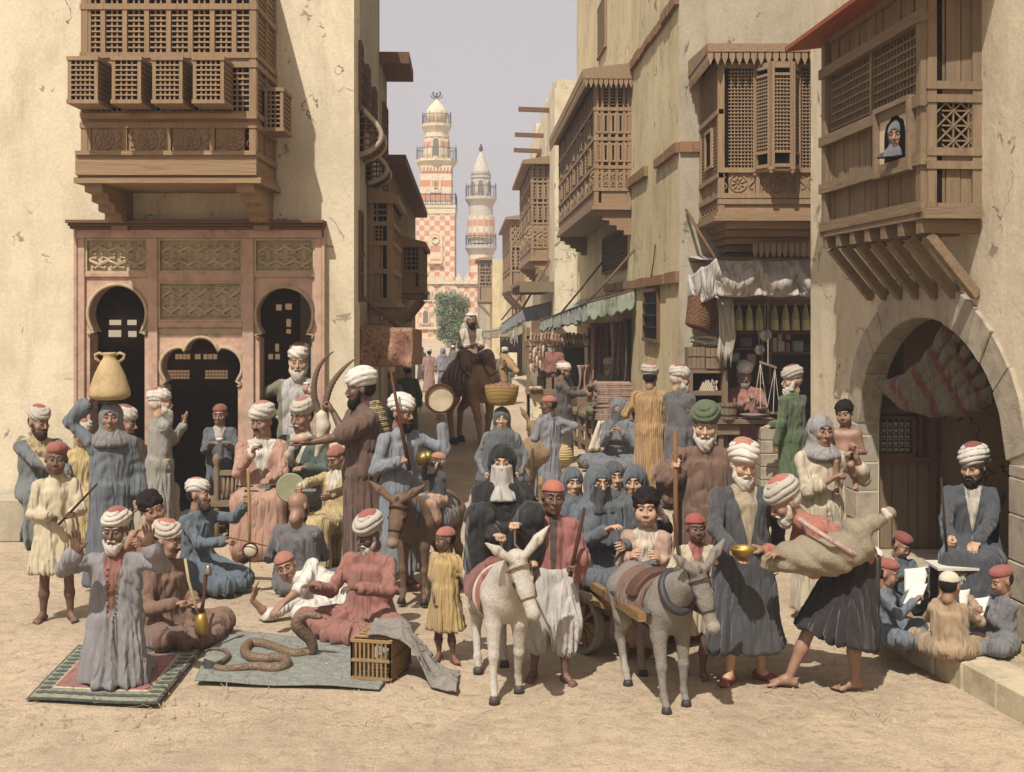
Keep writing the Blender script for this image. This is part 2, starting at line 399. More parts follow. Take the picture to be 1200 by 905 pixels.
# ---------------- people -------------------------------------------------
SKIN = dict(tan='#b58c68', brown='#946c52', dark='#684936', light='#b08c6c', pale='#bd9877')
def rot(yaw=0, pitch=0, roll=0):
    return np.array(Matrix.Rotation(R(yaw), 3, 'Z') @ Matrix.Rotation(R(pitch), 3, 'X') @ Matrix.Rotation(R(roll), 3, 'Y'))
_G = {}
def cached(fn):
    def g(*a):
        k = (fn.__name__,)+a
        if k not in _G: _G[k] = fn(*a)
        return _G[k]
    return g
@cached
def head_geo(kind, h, var=0):
    S = Sdf(); w = {'man': 1, 'woman': .94, 'child': .96}[kind]; ch = kind == 'child'
    S.ell((0, .018, .032), (.077, .096, .086)); S.ell((0, -.026, -.035), (.060*w, .062, .080 if not ch else .072), .03)
    S.cap((-.03*w, -.035, -.082), (.03*w, -.035, -.082), .028, k=.03)
    S.ell((0, -.066, -.098 if not ch else -.088), (.022*w, .02, .018), .02)
    for sx in (-1, 1):
        S.ell((sx*.043, -.062, -.022), (.024, .022, .024), .022)
        S.cap((sx*.012, -.083, .034), (sx*.046, -.070, .031), .011 if not ch else .008, .009, .014)
    if ch: S.ell((-.036, -.060, -.045), (.030, .028, .030), .02); S.ell((.036, -.060, -.045), (.030, .028, .030), .02)
    nl = (.112, .116, .108)[var % 3] if not ch else .100
    S.ell((-.031, -.098, .010), (.018, .015, .012), .012, sub=True); S.ell((.031, -.098, .010), (.018, .015, .012), .012, sub=True)
    S.cap((0, -.084, .020), (0, -nl, -.026), .0075 if not ch else .006, .0125 if not ch else .0095, .010)
    for sx in (-1, 1):
        S.ell((sx*.0125, -.095, -.031), (.0085, .011, .0075), .006)
        S.ell((sx*.031, -.081, .012), (.0145, .010, .0085), .004)           # lids
        S.ell((sx*.079, .012, -.004), (.010, .020, .031), .008); S.cap((sx*.082, .0, .004), (sx*.082, .004, -.014), .006, k=.004)
    S.cap((-.019, -.087, -.0595), (.019, -.087, -.0595), .0062, k=.008); S.cap((-.015, -.086, -.0715), (.015, -.086, -.0715), .0078, k=.008)
    S.cap((-.022, -.093, -.0655), (.022, -.093, -.0655), .0025, k=.003, sub=True)
    S.cap((0, .022, -.06), (0, .032, -.115), .050*w, .050*w, .03)
    return S.grid(h)
@cached
def arm_geo(pose, side, h, long=True):      # wrist at origin, fingers +Y, palm faces -Z, thumb +X (side=1)
    S = Sdf()
    if long: S.cap((0, -.25, 0), (0, -.14, 0), .040, .036, .02).cap((0, -.14, 0), (0, 0, 0), .036, .0245, .02)
    else: S.cap((0, -.09, 0), (0, 0, 0), .031, .0245, .02)
    S.ell((0, .050, 0), (.040, .055, .0165), .02); S.ell((.022, .035, -.008), (.02, .032, .016), .014)
    curl = dict(relax=(18, 28, 24), grip=(74, 82, 55), open=(2, 6, 5), flat=(8, 8, 6), hold=(42, 48, 30))[pose]
    fan = .16 if pose == 'open' else .05
    for i, (x, L) in enumerate(zip((.031, .0105, -.0105, -.030), (.072, .080, .074, .058))):
        a = 0; p = V3(x, .094-.004*abs(i-1.2), 0); seg = (L*.45, L*.31, L*.28); r = (.0095, .0088, .0080, .0068)
        for j in range(3):
            a += R(curl[j]*(1+.08*i)); dx = (x/.03)*fan
            q = p+V3(dx*math.cos(a)*seg[j], math.cos(a)*seg[j], -math.sin(a)*seg[j]); S.cap(p, q, r[j], r[j+1], .006); p = q
    if pose in ('grip', 'hold'): t = [(.028, .02, -.010), (.046, .055, -.030), (.030, .080, -.050)]
    elif pose == 'open': t = [(.028, .018, -.004), (.062, .048, -.008), (.085, .072, -.008)]
    else: t = [(.028, .018, -.006), (.052, .052, -.016), (.055, .082, -.020)]
    S.chain(t, (.0145, .0115, .0085), .012)
    v, f = S.grid(h)
    if side < 0: v = v*np.array([-1, 1, 1]); f = f[:, ::-1]
    return v, f
def turban_disp(seed, rz, amp=.0085):
    def d(x, y, z):
        th = np.arctan2(x, -y); zz = z-.085
        w = zz*((70+9*(seed%3))/rz)+(2.1+.5*(seed%2))*np.sin(th+seed*1.7)+.9*np.sin(2*th+seed*2)+.25*noise3(x, y, z, 30, seed)
        return amp*((1-np.abs(np.sin(w)))**2*1.7-.5)-.002*noise3(x, y, z, 40, seed)
    return d
@cached
def hat_geo(kind, h, var=0):
    out = {}
    if kind in ('turban', 'bigturban', 'flatturban'):
        big = {'turban': .97, 'bigturban': 1.06, 'flatturban': 1.0}[kind]; rz = 1.1 if kind != 'flatturban' else .85
        S = Sdf(); S.ell((0, .010, .078), (.096*big, .117*big, .066*rz*big), .02); S.ell((.012, .022, .110), (.093*big, .108*big, .058*rz*big), .02)
        if var % 3 == 2: S.cap((.07, .05, .075), (.085, .085, .03), .03, .016, .02)
        S.ell((0, -.01, -.02), (.0745, .092, .075), .008, sub=True)
        out['turban_wrap'] = S.grid(h, turban_disp(var, rz), .012, clip=lambda X, Y, Z: (Z-.160*big-.12*Y))
        S = Sdf(); S.ell((.004, .026, .120*big), (.074*big, .090*big, .058), .02); out['cap'] = S.grid(h, lambda x, y, z: .0012*noise3(x, y, z, 70), .008, clip=lambda X, Y, Z: .09-Z)
    elif kind == 'cap':
        S = Sdf(); S.ell((0, .016, .045), (.086, .105, .084), .02)
        out['cap'] = S.grid(h, lambda x, y, z: .0015*noise3(x, y, z, 60), .008, clip=lambda X, Y, Z: .045+.25*(-Y-.0)*.6-Z)
    elif kind == 'fez':
        S = Sdf(); S.econe((0, .018, .040), (0, .028, .138), (.089, .107), (.074, .088), k=.01, rd=.045)
        out['fez'] = S.grid(h, lambda x, y, z: .001*noise3(x, y, z, 60), .008)
    elif kind == 'wrap':          # kufiya
        S = Sdf(); S.ell((0, .018, .045), (.092, .11, .088), .02); S.econe((0, .05, .05), (0, .10, -.20), (.09, .07), (.14, .05), k=.05)
        S.ell((0, -.10, -.03), (.062, .085, .085), .01, sub=True)
        out['headcloth'] = S.grid(h, lambda x, y, z: .004*np.sin(70*x+3*np.sin(20*z)), .01)
        S = Sdf(); S.fn(lambda X, Y, Z: np.hypot(np.hypot(X/.92, (Y-.016)/1.12)-.094, (Z-.075-.12*(-Y)))-.0085, (-.12, -.13, .04), (.12, .15, .12)); out['head_cord'] = S.grid(min(h, .008))
    return out
@cached
def hair_geo(kind, h):
    S = Sdf()
    if kind == 'curly':
        S.ell((0, .025, .050), (.093, .112, .092), .02); S.ell((0, -.115, -.035), (.068, .075, .088), .012, sub=True)
        return S.grid(h, lambda x, y, z: -.010*noise3(x, y, z, 95, 1.0), .014, clip=lambda X, Y, Z: -.035-Z+.0*X)
    if kind == 'under':
        S.ell((0, .026, .015), (.0790, .098, .086), .02); S.ell((0, -.125, -.035), (.072, .10, .10), .012, sub=True); S.ell((0, .0, -.12), (.07, .08, .08), .02, sub=True)
        return S.grid(h, lambda x, y, z: -.002*noise3(x, y, z, 110, 1.0), .01, clip=lambda X, Y, Z: np.maximum(np.maximum(-.062-Z, Z-.07), .024-Y))
    S.ell((0, .022, .040), (.082, .101, .085), .02); S.ell((0, -.115, -.035), (.067, .075, .080), .012, sub=True)
    return S.grid(h, lambda x, y, z: -.003*noise3(x, y, z, 110, 1.0), .01, clip=lambda X, Y, Z: -.045-Z)
@cached
def beard_geo(kind, h):
    S = Sdf(); L = dict(stub=.004, short=.014, full=.03, long=.05, flow=.07)[kind]
    S.ell((0, -.050, -.092), (.050+.3*L, .044+.35*L, .040+.2*L), .02)
    for sx in (-1, 1): S.cap((sx*.066, -.012, -.010), (sx*.052, -.034, -.080), .011+.15*L, .02+.3*L, .02)
    if kind != 'stub': S.ell((0, -.062, -.115-.5*L), (.034+.25*L, .03+.3*L, .03+.5*L), .03)
    if kind in ('long', 'flow'): S.cap((0, -.072, -.13), (0, -.088, -.17-L*.9), .038, .014, .03)
    S.ell((0, -.112, -.058), (.027, .034, .017), .008, sub=True); S.ell((0, -.11, .012), (.052, .05, .046), .012, sub=True)
    return S.grid(h, lambda x, y, z: -.0045*(np.sin(130*x+3*np.sin(40*z+9*y))*.7+.5*noise3(x, y, z, 80)), .012)
@cached
def stache_geo(h):
    S = Sdf()
    for sx in (-1, 1): S.chain([(0, -.099, -.046), (sx*.018, -.097, -.050), (sx*.036, -.086, -.062)], (.008, .0085, .004), .006)
    return S.grid(h, lambda x, y, z: -.0012*np.sin(260*x), .004)
_eye = None
def eye_mesh():
    global _eye
    if _eye is None:
        mb = MB(); n = 12; m = 9
        mb.ball((0, 0, 0), 1, n=16); v = mb.v; mi = []
        for f in mb.f:
            c = Vector((0, 0, 0))
            for i in f: c += Vector(v[i])
            c /= len(f); mi.append(1 if c.normalized().y < -.80 else 0)
        mb.mi = mi; _eye = mb.mesh('eye', True)
        _eye.materials.append(mat('plain', '#7f7468', rough=.35)); _eye.materials.append(mat('plain', '#170d08', rough=.2, spec=.5))
    return _eye
def add_part(root, name, vf, m, attrs=None, label=None):
    v, f = vf
    if len(f) == 0: return None
    o = link(name, npmesh(name, v, f, attrs=attrs), m, root)
    if label: o['label'] = label
    return o
def nrm(a): a = A3(a); return a/max(np.linalg.norm(a), 1e-9)
NH = dict(c=(0, -1, 0), b=(0, 1, 0), d=(0, 0, -1), u=(0, 0, 1), l=(-1, 0, 0), r=(1, 0, 0))
PEOPLE_LAST = {}
def person(key, label, cat, u, vb, vt, pose='stand', face=0, arms=None, head=None, hat='turban', hatc='#bdb29c', capc='#a8583c', beard=None, bc='#b5ada0',
           stache=False, skin='brown', c='#8c8a86', c2=None, trim=(-.1, .2), mk='cloth', stripe=(60, .3), hem=.10, flare=.27, belt=None, beltc='#c9b48a', sleeve=1.0, cuff=.055,
           girth=1.0, slim=.90, child=0.0, lean=0.0, side=0.0, twist=0.0, feet=None, shoes=None, hair=None, hairc='#1b1310', hood=None, hoodz=.25, veil=None, top=None, skirt=None, Y=None, z0=0.0,
           seed=0, bare=False, pelz=None, fold=1.0, knees=None, spread=0.0, sc=None, kindh=None, toes=None, footface=None, hooda=1.0, name='person', cutz=None):
    girth = 1+(girth-1)*.75; flare = flare*.90
    if hatc == '#bdb29c': hatc = ('#bdb29c', '#b3a78f', '#c2b8a4', '#aea590')[seed % 4]
    if capc == '#a8583c': capc = ('#a8583c', '#9a4c36', '#b06a4a')[seed % 3]
    Yp = Y if Y is not None else F*(H0-z0)/(vb-VH)
    base = A3(((u-CX)*Yp/F, Yp, z0)); Htot = H0-(vt-VH)*Yp/F-z0
    Rl = rot(-face); loc_ = lambda w: Rl@(A3(w)-base)
    up = V3(0, 0, 1)
    Mt = np.array(Matrix.Rotation(R(twist), 3, 'Z') @ Matrix.Rotation(R(lean), 3, 'X') @ Matrix.Rotation(R(side), 3, 'Y'))
    td, sdv, fd = Mt@up, Mt@V3(1, 0, 0), Mt@V3(0, -1, 0)
    P0 = {'stand': V3(0, 0, .93), 'sit': V3(0, .10, .50), 'ground': V3(0, .10, .13), 'kneel': V3(0, .06, .50), 'seiza': V3(0, .20, .25), 'ride': V3(0, 0, .5)}[pose].copy()
    if pelz is not None: P0[2] = pelz
    hs = 1.09*(1+.28*child); torso = .50-.06*child
    N = P0+td*torso
    hd = nrm(td*.65+up*.35); HcU = N+hd*(.166+.045*child)+V3(0, -.014, 0)
    head = head or (face, 4, 0)
    hatk = hat or 'none'
    toph = {'turban': .152, 'bigturban': .165, 'flatturban': .145, 'cap': .130, 'fez': .138, 'wrap': .135}.get(hatk, .145 if hair == 'curly' else .120)
    if hood: toph = .142
    s = sc or Htot/(HcU[2]+toph*hs)
    P0, N, Hc = P0*s, N*s, HcU*s
    near = Yp < 10.8; hh = .0068 if Yp < 9.4 else (.0080 if Yp < 11 else (.0105 if Yp < 16.5 else .015))
    hr = .0122 if Yp < 9.6 else (.0150 if Yp < 12 else (.020 if Yp < 17 else .032)); ha = .0062 if Yp < 9.6 else (.0078 if Yp < 11.5 else (.010 if Yp < 16 else .015))
    hsc = s*hs
    HM = rot(head[0]-face, head[1], head[2])
    root = empty(name, base, R(face), label, cat)
    sk = mat('skin', SKIN.get(skin, skin))
    kh = kindh or ('child' if child > .45 else ('woman' if cat in ('woman', 'girl') else 'man'))
    body = [(xf(head_geo(kh, hh, seed % 3)[0], HM, Hc, hsc), head_geo(kh, hh, seed % 3)[1])]
    # ---- joints
    sh = {k: N-td*.062*s+sdv*sg*(.172-.02*child)*girth**.5*s for k, sg in (('L', -1), ('R', 1))}
    hip = {k: P0+V3(sg*.09*s, 0, -.02*s) for k, sg in (('L', -1), ('R', 1))}
    K, An, ff = {}, {}, {}
    for i, (k, sg) in enumerate((('L', -1), ('R', 1))):
        ff[k] = 0 if footface is None else footface[i]-face
        if pose == 'stand':
            an = V3(sg*.11, .02, .075)
            if feet: an = V3(feet[i][0], feet[i][1], .075+(feet[i][2] if len(feet[i]) > 2 else 0))
            an = an*s
            if toes: an = loc_(P(*toes[i], Yp+(toes[i][2] if len(toes[i]) > 2 else 0)) if False else P(toes[i][0], toes[i][1], F*(H0-z0)/(toes[i][1]-VH))); an = an+V3(0, 0, .075*s)
            K[k] = (hip[k]+an)/2+V3(0, -.05*s, .02*s)
        elif pose == 'sit': an = V3(sg*(.13+spread), -.36, .075)*s; K[k] = V3(sg*(.14+spread*1.3), -.36, .50)*s
        elif pose == 'ground': an = V3(-sg*.10, -.30, .07)*s; K[k] = V3(sg*(.34+spread), -.20, .13)*s
        elif pose == 'kneel': an = V3(sg*.12, .46, .06)*s; K[k] = V3(sg*.13, .0, .08)*s
        elif pose == 'seiza': an = V3(sg*.10, .30, .06)*s; K[k] = V3(sg*(.13+spread), -.25, .12)*s
        elif pose == 'ride': an = V3(sg*(.30+spread), -.22, .12+(P0[2]/s-.5))*s; K[k] = V3(sg*(.27+spread), -.34, .47+(P0[2]/s-.5))*s
        if knees and knees[i] is not None: K[k] = loc_(P(knees[i][0], knees[i][1], Yp+knees[i][2]))
        if knees and len(knees) > 2 and knees[2+i] is not None: an = loc_(P(knees[2+i][0], knees[2+i][1], Yp+knees[2+i][2]))
        An[k] = an
    # ---- arms
    arms = arms or {}; ua, fa = .285*s*(1-.06*child), .315*s*(1-.06*child); EL, WR, HAND = {}, {}, {}
    for k, sg in (('L', -1), ('R', 1)):
        a = arms.get(k)
        if a is None: a = dict(rel=(sg*.25, -.06, .80-.93)) if pose == 'stand' else dict(rel=(sg*.14, -.33, .06))
        if isinstance(a, (tuple, list)): a = dict(zip(('u', 'v', 'd', 'h', 'n'), a))
        T = P0+V3(*a['rel'])*s if 'rel' in a else loc_(P(a['u'], a['v'], Yp+a.get('d', -.25)))
        Sh = sh[k]; dv = T-Sh; d = np.linalg.norm(dv); d2 = min(d, .985*(ua+fa)); dv = dv/d; T = Sh+dv*d2
        x = (d2*d2+ua*ua-fa*fa)/(2*d2); hgt = math.sqrt(max(ua*ua-x*x, 1e-6))
        e = Rl@A3(a['e']) if 'e' in a else V3(sg*.55, .35, -1)
        e = nrm(e-dv*(e@dv)); El = Sh+dv*x+e*hgt
        fdir = nrm(T-El); Wr = El+fdir*(np.linalg.norm(T-El)-.075*s)
        hdir = nrm(Rl@A3(a['dir'])) if 'dir' in a else fdir
        nh = a.get('n', 'in'); nv = Rl@A3(NH[nh]) if nh in NH else V3(-sg, 0, -.15)
        if abs(nv@hdir) > .95: nv = nv+V3(-sg, .3, 0)
        n = nrm(nv-hdir*(nv@hdir)); right = 1 if k == 'L' else -1
        tx = np.cross(hdir, n)*right; M = np.stack([tx*right, hdir, -n], 1)   # columns: local x,y,z
        v, f = arm_geo(a.get('h', 'relax'), right, ha, sleeve < .86 or bare)
        if 'dir' in a:      # bend only the hand
            M2 = np.stack([np.cross(fdir, nrm(n-fdir*(n@fdir))), fdir, -nrm(n-fdir*(n@fdir))], 1)
            wgt = np.clip((v[:, 1:2]+.02)/.04, 0, 1); vv = xf(v, M, Wr, s)*wgt+xf(v, M2, Wr, s)*(1-wgt)
        else: vv = xf(v, M, Wr, s)
        if np.linalg.det(M) < 0: f = f[:, ::-1]
        body.append((vv, f)); EL[k], WR[k] = El, Wr; HAND[k] = Wr+hdir*.075*s-n*.012*s+0*n
        HAND[k] = Wr+hdir*.078*s+n*.028*s
    # ---- skin: torso, upper arms, legs in one surface
    B = Sdf(); g = .82 if not bare else 1.0
    B.econe(P0-td*.08*s, P0+td*.42*s*(1-.12*child), (.150*g*s, .105*g*s), (.155*g*s, .098*g*s), sdv, .05, .03*s)
    if bare: B.ell(P0+td*.12*s+fd*.03*s, (.13*s, .10*s, .12*s), .05); B.cap(sh['L'], sh['R'], .055*s, k=.05)
    B.cap(N-td*.05*s, N+hd*.06*s, .052*s, .046*s, .04)
    for k in 'LR':
        B.cap(sh[k], EL[k], .050*s*g, .040*s*g, .04)
        if pose in ('stand', 'sit', 'ride', 'kneel') or bare: B.cap(hip[k], K[k], .078*s*g, .052*s*g, .05)
    body.append(B.grid(.012 if bare else .034)); nk = Sdf(); nk.cap(N-td*.07*s, Hc+HM@(V3(0, .024, -.07)*hsc), .058*s, .049*hsc, .02).cap(N-td*.10*s, N-td*.02*s, .075*s, .056*s, .04); body.append(nk.grid(.010 if near else .016))
    showfeet = pose in ('stand', 'sit', 'ride', 'kneel') or bare
    if showfeet and vb < 905:
        for k, sg in (('L', -1), ('R', 1)):
            Lg = Sdf(); a0 = An[k]; kn = K[k]; Lg.cap(kn, kn*.45+a0*.55, .050*s, .046*s, .03).cap(kn*.45+a0*.55, a0, .046*s, .030*s, .03)
            fy = ff[k]; Mf = rot(fy); fv = lambda x, y, z: a0+Mf@(V3(x, y, z)*s)
            if pose == 'kneel': fv = lambda x, y, z: a0+V3(x, -(y)*.9+.0, z)*s if False else a0+V3(x, -.25*z-y*.9, z*.2+.0)*s
            Lg.cap(fv(0, .035, -.042), fv(0, -.04, -.022), .030*s, .030*s, .02); Lg.cap(fv(0, -.03, -.030), fv(sg*.01, -.115, -.052), .033*s, .020*s, .02)
            Lg.cap(fv(-.022, -.10, -.055), fv(.024, -.10, -.055), .019*s, k=.02)
            if near and shoes is None and pose != 'kneel':
                for t in range(5): tx0 = -.034+.017*t if sg > 0 else .034-.017*t; Lg.cap(fv(tx0, -.11, -.058), fv(tx0*1.15, -.155+.007*t, -.062), (.013-.0012*t)*s, (.011-.001*t)*s, .004)
            body.append(Lg.grid(.0095 if near else .018))
            if shoes:
                Sh_ = Sdf(); Sh_.cap(fv(0, .045, -.047), fv(0, -.10, -.050), .036*s, .036*s, .02).cap(fv(0, -.10, -.05), fv(0, -.19, -.040), .033*s, .008*s, .015).cap(fv(0, -.19, -.040), fv(0, -.215, -.012), .009*s, .005*s, .01)
                Sh_.cap(fv(0, .01, .0), fv(0, .02, .06), .030*s, k=.01, sub=True)
                add_part(root, 'slipper', Sh_.grid(.009 if near else .014), mat('plain', shoes, rough=.6))
    v, f = joinvf(body); bo = add_part(root, 'body', (v, f), sk)
    # ---- clothes
    rng = np.random.RandomState(seed+7); ph = rng.rand(6)*6.28
    nfold = int(15+rng.randint(6))
    def disp_for(z1, z0_, cx, cy, amp):
        def d(x, y, z):
            th = np.arctan2(x-cx, -(y-cy)); t = np.clip((z1-z)/max(z1-z0_, .01), 0, 1.1)
            th = th+.30*np.sin(2*th+ph[5])+.12*np.sin(5*th+ph[4]); r1 = np.abs(np.sin(nfold/2*th+.9*np.sin(2.1*z/s+ph[0])+ph[1])); r2 = np.abs(np.sin((nfold+5)/2*th+1.3*np.sin(1.6*z/s+ph[2])+ph[3]))
            a = amp*s*(.006+.030*t)
            w = -a*(.95*(r1-.5)+.75*((1-r2)**2-.33))
            wa = np.zeros_like(x); rg = np.zeros_like(x)
            nz = noise3(x/s, y/s, z/s, 9, ph[4])
            for k in 'LR':
                for A_, B_, e0 in ((sh[k], EL[k], 1.0), (EL[k], WR[k], 0.0)):
                    ba = B_-A_; L_ = np.linalg.norm(ba); tt = ((x-A_[0])*ba[0]+(y-A_[1])*ba[1]+(z-A_[2])*ba[2])/(L_*L_); tc = np.clip(tt, 0, 1)
                    di = np.sqrt((x-A_[0]-tc*ba[0])**2+(y-A_[1]-tc*ba[1])**2+(z-A_[2]-tc*ba[2])**2)
                    q = np.clip((.105*s-di)/(.03*s), 0, 1)*np.clip(tt*6+.2, 0, 1); ne = np.exp(-((tt-e0)*L_/(.11*s))**2)
                    fr = np.abs(np.sin(tt*L_/s*36+2.4*nz+ph[0])); rr_ = (fr-.55)*(.35+.9*ne)
                    rg = np.where(q > wa, rr_, rg); wa = np.maximum(wa, q)
            ty = np.clip((z-wz*.0-P0[2])/(.12*s), 0, 1)
            vf = np.abs(np.sin((np.abs(x-P0[0])*1.0+(z-P0[2])*.62)/s*27+2.0*nz+ph[3]))
            rk = np.abs(noise3((x+.3*z)/s, y/s, z/s*.45, 15, ph[4]))
            body_ = w*(1-.55*ty)-amp*s*(.011*ty*(vf-.6)+.014*(1-ty)*(rk-.35)*(1-.4*t))
            return body_*(1-wa)-amp*s*.0085*wa*rg
        return d
    wz = P0[2]
    def tattr(v):
        q = v-P0; tz, tx, ty = q@td/s, q@sdv/s, q@fd/s
        return dict(trim=np.minimum((tz-trim[0])*trim[1]-np.abs(tx), ty-.01), ang=np.arctan2(v[:, 0]-P0[0], -(v[:, 1]-P0[1])))
    def upper(S, low=-.06, w=1.0, slv=sleeve, cf=cuff):
        S.econe(P0+td*low*s, P0+td*(torso-.075)*s, (.166*girth*w*s, .130*girth*w*s), (.158*w*girth**.5*s, .110*w*girth**.6*s), sdv, .05*s, .05*s)
        S.cap(sh['L'], sh['R'], .046*s*w, k=.05*s); S.cap(N-td*.02*s, sh['L'], .058*s*w, .046*s*w, k=.04*s); S.cap(N-td*.02*s, sh['R'], .058*s*w, .046*s*w, k=.04*s); S.cap(N-td*.06*s, N+td*.035*s, .074*s*w, .061*s*w, .03*s)
        for k in 'LR':
            e, wr = EL[k], WR[k]
            if slv <= .5: m = sh[k]+(e-sh[k])*(slv*2); S.cap(sh[k], m, .070*s*w, (.062+cf*.3)*s, .045*s)
            else:
                m = e+(wr-e)*min((slv-.5)*2, .97)
                S.cap(sh[k], e, .057*s*w, .052*s*w, .04*s); S.cap(e, m, .050*s*w, cf*s, .03*s)
                if cf > .085: S.cap(e*.5+m*.5-V3(0, 0, cf*.5*s), m-V3(0, 0, cf*1.5*s), .045*s, cf*.42*s, .08*s)
    def lower(S, hm, fl, w=1.0):
        if pose == 'stand':
            bx = (An['L']+An['R'])/2; hz = hm*1.76*s; t = (P0[2]-hz)/max(P0[2]-bx[2], .01)
            q = V3(P0[0]+(bx[0]-P0[0])*t, P0[1]+(bx[1]-P0[1])*t, hz)
            spx = abs(An['L'][0]-An['R'][0])/2; spy = abs(An['L'][1]-An['R'][1])/2
            S.econe(P0+V3(0, 0, .06*s), q, (.170*girth*w*s, .140*girth*w*s), (max(fl*s, spx*.8+.10*s), max(fl*.82*s, spy*.8+.10*s)), k=.05*s, rd=.02*s)
        elif pose == 'sit':
            for k in 'LR': S.cap(hip[k], K[k], .125*s, .100*s, .05*s); e = An[k]+(K[k]-An[k])*hm; S.cap(K[k], e, .098*s, .135*s, .06*s)
            mk_ = (K['L']+K['R'])/2; ma = (An['L']+An['R'])/2; S.cap(P0, mk_-V3(0, 0, .03)*s, .12*s, .09*s, .08*s); S.cap(mk_-V3(0, 0, .05)*s, ma+(mk_-ma)*hm, .08*s, .12*s, .10*s)
            S.cap(P0-V3(0, -.05, .1)*s, V3(P0[0], P0[1]+.02*s, .15*s), .17*s, .18*s, .06*s)
        elif pose == 'ground':
            for k in 'LR': S.cap(hip[k], K[k], .125*s, .088*s, .05*s); S.cap(K[k], An[k], .085*s, .070*s, .05*s)
            S.ell(V3(0, -.10, .06)*s, (.33*s, .28*s, .075*s), .06*s); S.ell(P0-V3(0, 0, .03)*s, (.20*s, .18*s, .13*s), .05*s)
        elif pose == 'kneel':
            S.econe(P0+V3(0, 0, .06)*s, V3(P0[0], .02*s, .02*s), (.175*girth*s, .140*s), (fl*s, fl*.80*s), k=.05*s, rd=.03*s)
            for k in 'LR': S.cap(K[k]+V3(0, .1, 0)*s, An[k]-V3(0, .08, 0)*s, .105*s, .085*s, .05*s)
        elif pose == 'seiza':
            for k in 'LR': S.cap(hip[k], K[k], .13*s, .105*s, .06*s); S.cap(K[k]-V3(0, 0, .02)*s, An[k], .085*s, .08*s, .05*s)
            S.ell(V3(0, 0.02, .07)*s, ((.24+spread)*s, .36*s, .09*s), .07*s)
        elif pose == 'ride':
            for k in 'LR': S.cap(hip[k], K[k], .125*s, .105*s, .05*s); S.cap(K[k], An[k]+(K[k]-An[k])*hm, .10*s, .115*s, .04*s)
            S.ell(P0, (.2*s, .18*s, .15*s), .06*s); mk_ = (K['L']+K['R'])/2; S.cap(P0, mk_-V3(0, -.06, .10)*s, .10*s, .05*s, .07*s)
    zlo = hem*1.76*s if pose == 'stand' else 0.0
    zclip = (lambda X, Y, Z: -Z+.004) if pose in ('ground', 'kneel', 'seiza') else None
    def cm(col, col2=None, kind=None, **kw):
        if kind == 'cloth_stripe': return mat('cloth_stripe', col, col2, n=stripe[0], w=stripe[1])
        return mat('cloth_trim' if col2 else 'cloth', col, col2)
    if not bare and c:
        S = Sdf(); upper(S); tp = top
        if not (top or skirt): lower(S, hem, flare)
        elif pose != 'stand': pass
        v, f = S.grid(hr, disp_for(wz+.2*s, zlo, P0[0], P0[1], fold*(1 if not top else .6)), .03*s, clip=zclip)
        add_part(root, 'shirt' if (top or skirt) else 'robe', (v, f), cm(c, c2, mk if mk != 'cloth' else None), tattr(v))
    if skirt:
        S = Sdf(); lower(S, skirt.get('hem', hem), skirt.get('flare', flare), 1.04)
        if skirt.get('pants'):
            S = Sdf()
            for k in 'LR': a = An[k]+(K[k]-An[k])*.62; S.cap(hip[k], K[k]-V3(0, 0, .02)*s, .125*s, .145*s, .03*s); S.cap(K[k], a, .145*s, .115*s, .03*s)
            S.ell(P0, (.175*s, .14*s, .12*s), .04*s)
        v, f = S.grid(hr, disp_for(wz+.1*s, skirt.get('hem', .1)*1.76*s, P0[0], P0[1], 1.1), .03*s)
        add_part(root, 'trousers' if skirt.get('pants') else 'skirt', (v, f), mat('cloth', skirt['c']))
    if belt is not None:
        S = Sdf(); upper(S, w=1.045, slv=.02); S.ops = S.ops[:1]; zc = belt if isinstance(belt, (int, float)) else .02
        def cl(X, Y, Z): q = (X-P0[0])*td[0]+(Y-P0[1])*td[1]+(Z-P0[2])*td[2]; return np.abs(q-zc*s)-.042*s
        add_part(root, 'sash', S.grid(min(hr, .014), lambda x, y, z: -.004*np.abs(np.sin(z*70/s+3*x)), .01, clip=cl), mat('cloth', beltc))
    # ---- head things
    hp = lambda vf: (xf(vf[0], HM, Hc, hsc), vf[1])
    if hatk != 'none':
        for nme, vf in hat_geo(hatk, hh*1.15, seed % 5).items():
            cc = hatc if nme in ('turban_wrap', 'headcloth') else (capc if nme in ('cap', 'fez') else '#2a2018')
            add_part(root, nme, hp(vf), mat('cloth', cc, bs=.3) if nme != 'turban_wrap' else mat('cloth', cc, bs=.35))
    if not hair and hatk != 'none' and kindh is None: hair = 'under'; hairc = hairc if (beard is None or bc < '#8') else bc
    if hair: add_part(root, 'hair', hp(hair_geo(hair, hh*(1.5 if hair == 'under' else 1.15))), mat('hair', hairc))
    if beard: add_part(root, 'beard', hp(beard_geo(beard, hh)), mat('hair', bc))
    if stache or (beard and beard != 'stub'): add_part(root, 'moustache', hp(stache_geo(.0055 if Yp < 11 else .008)), mat('hair', bc))
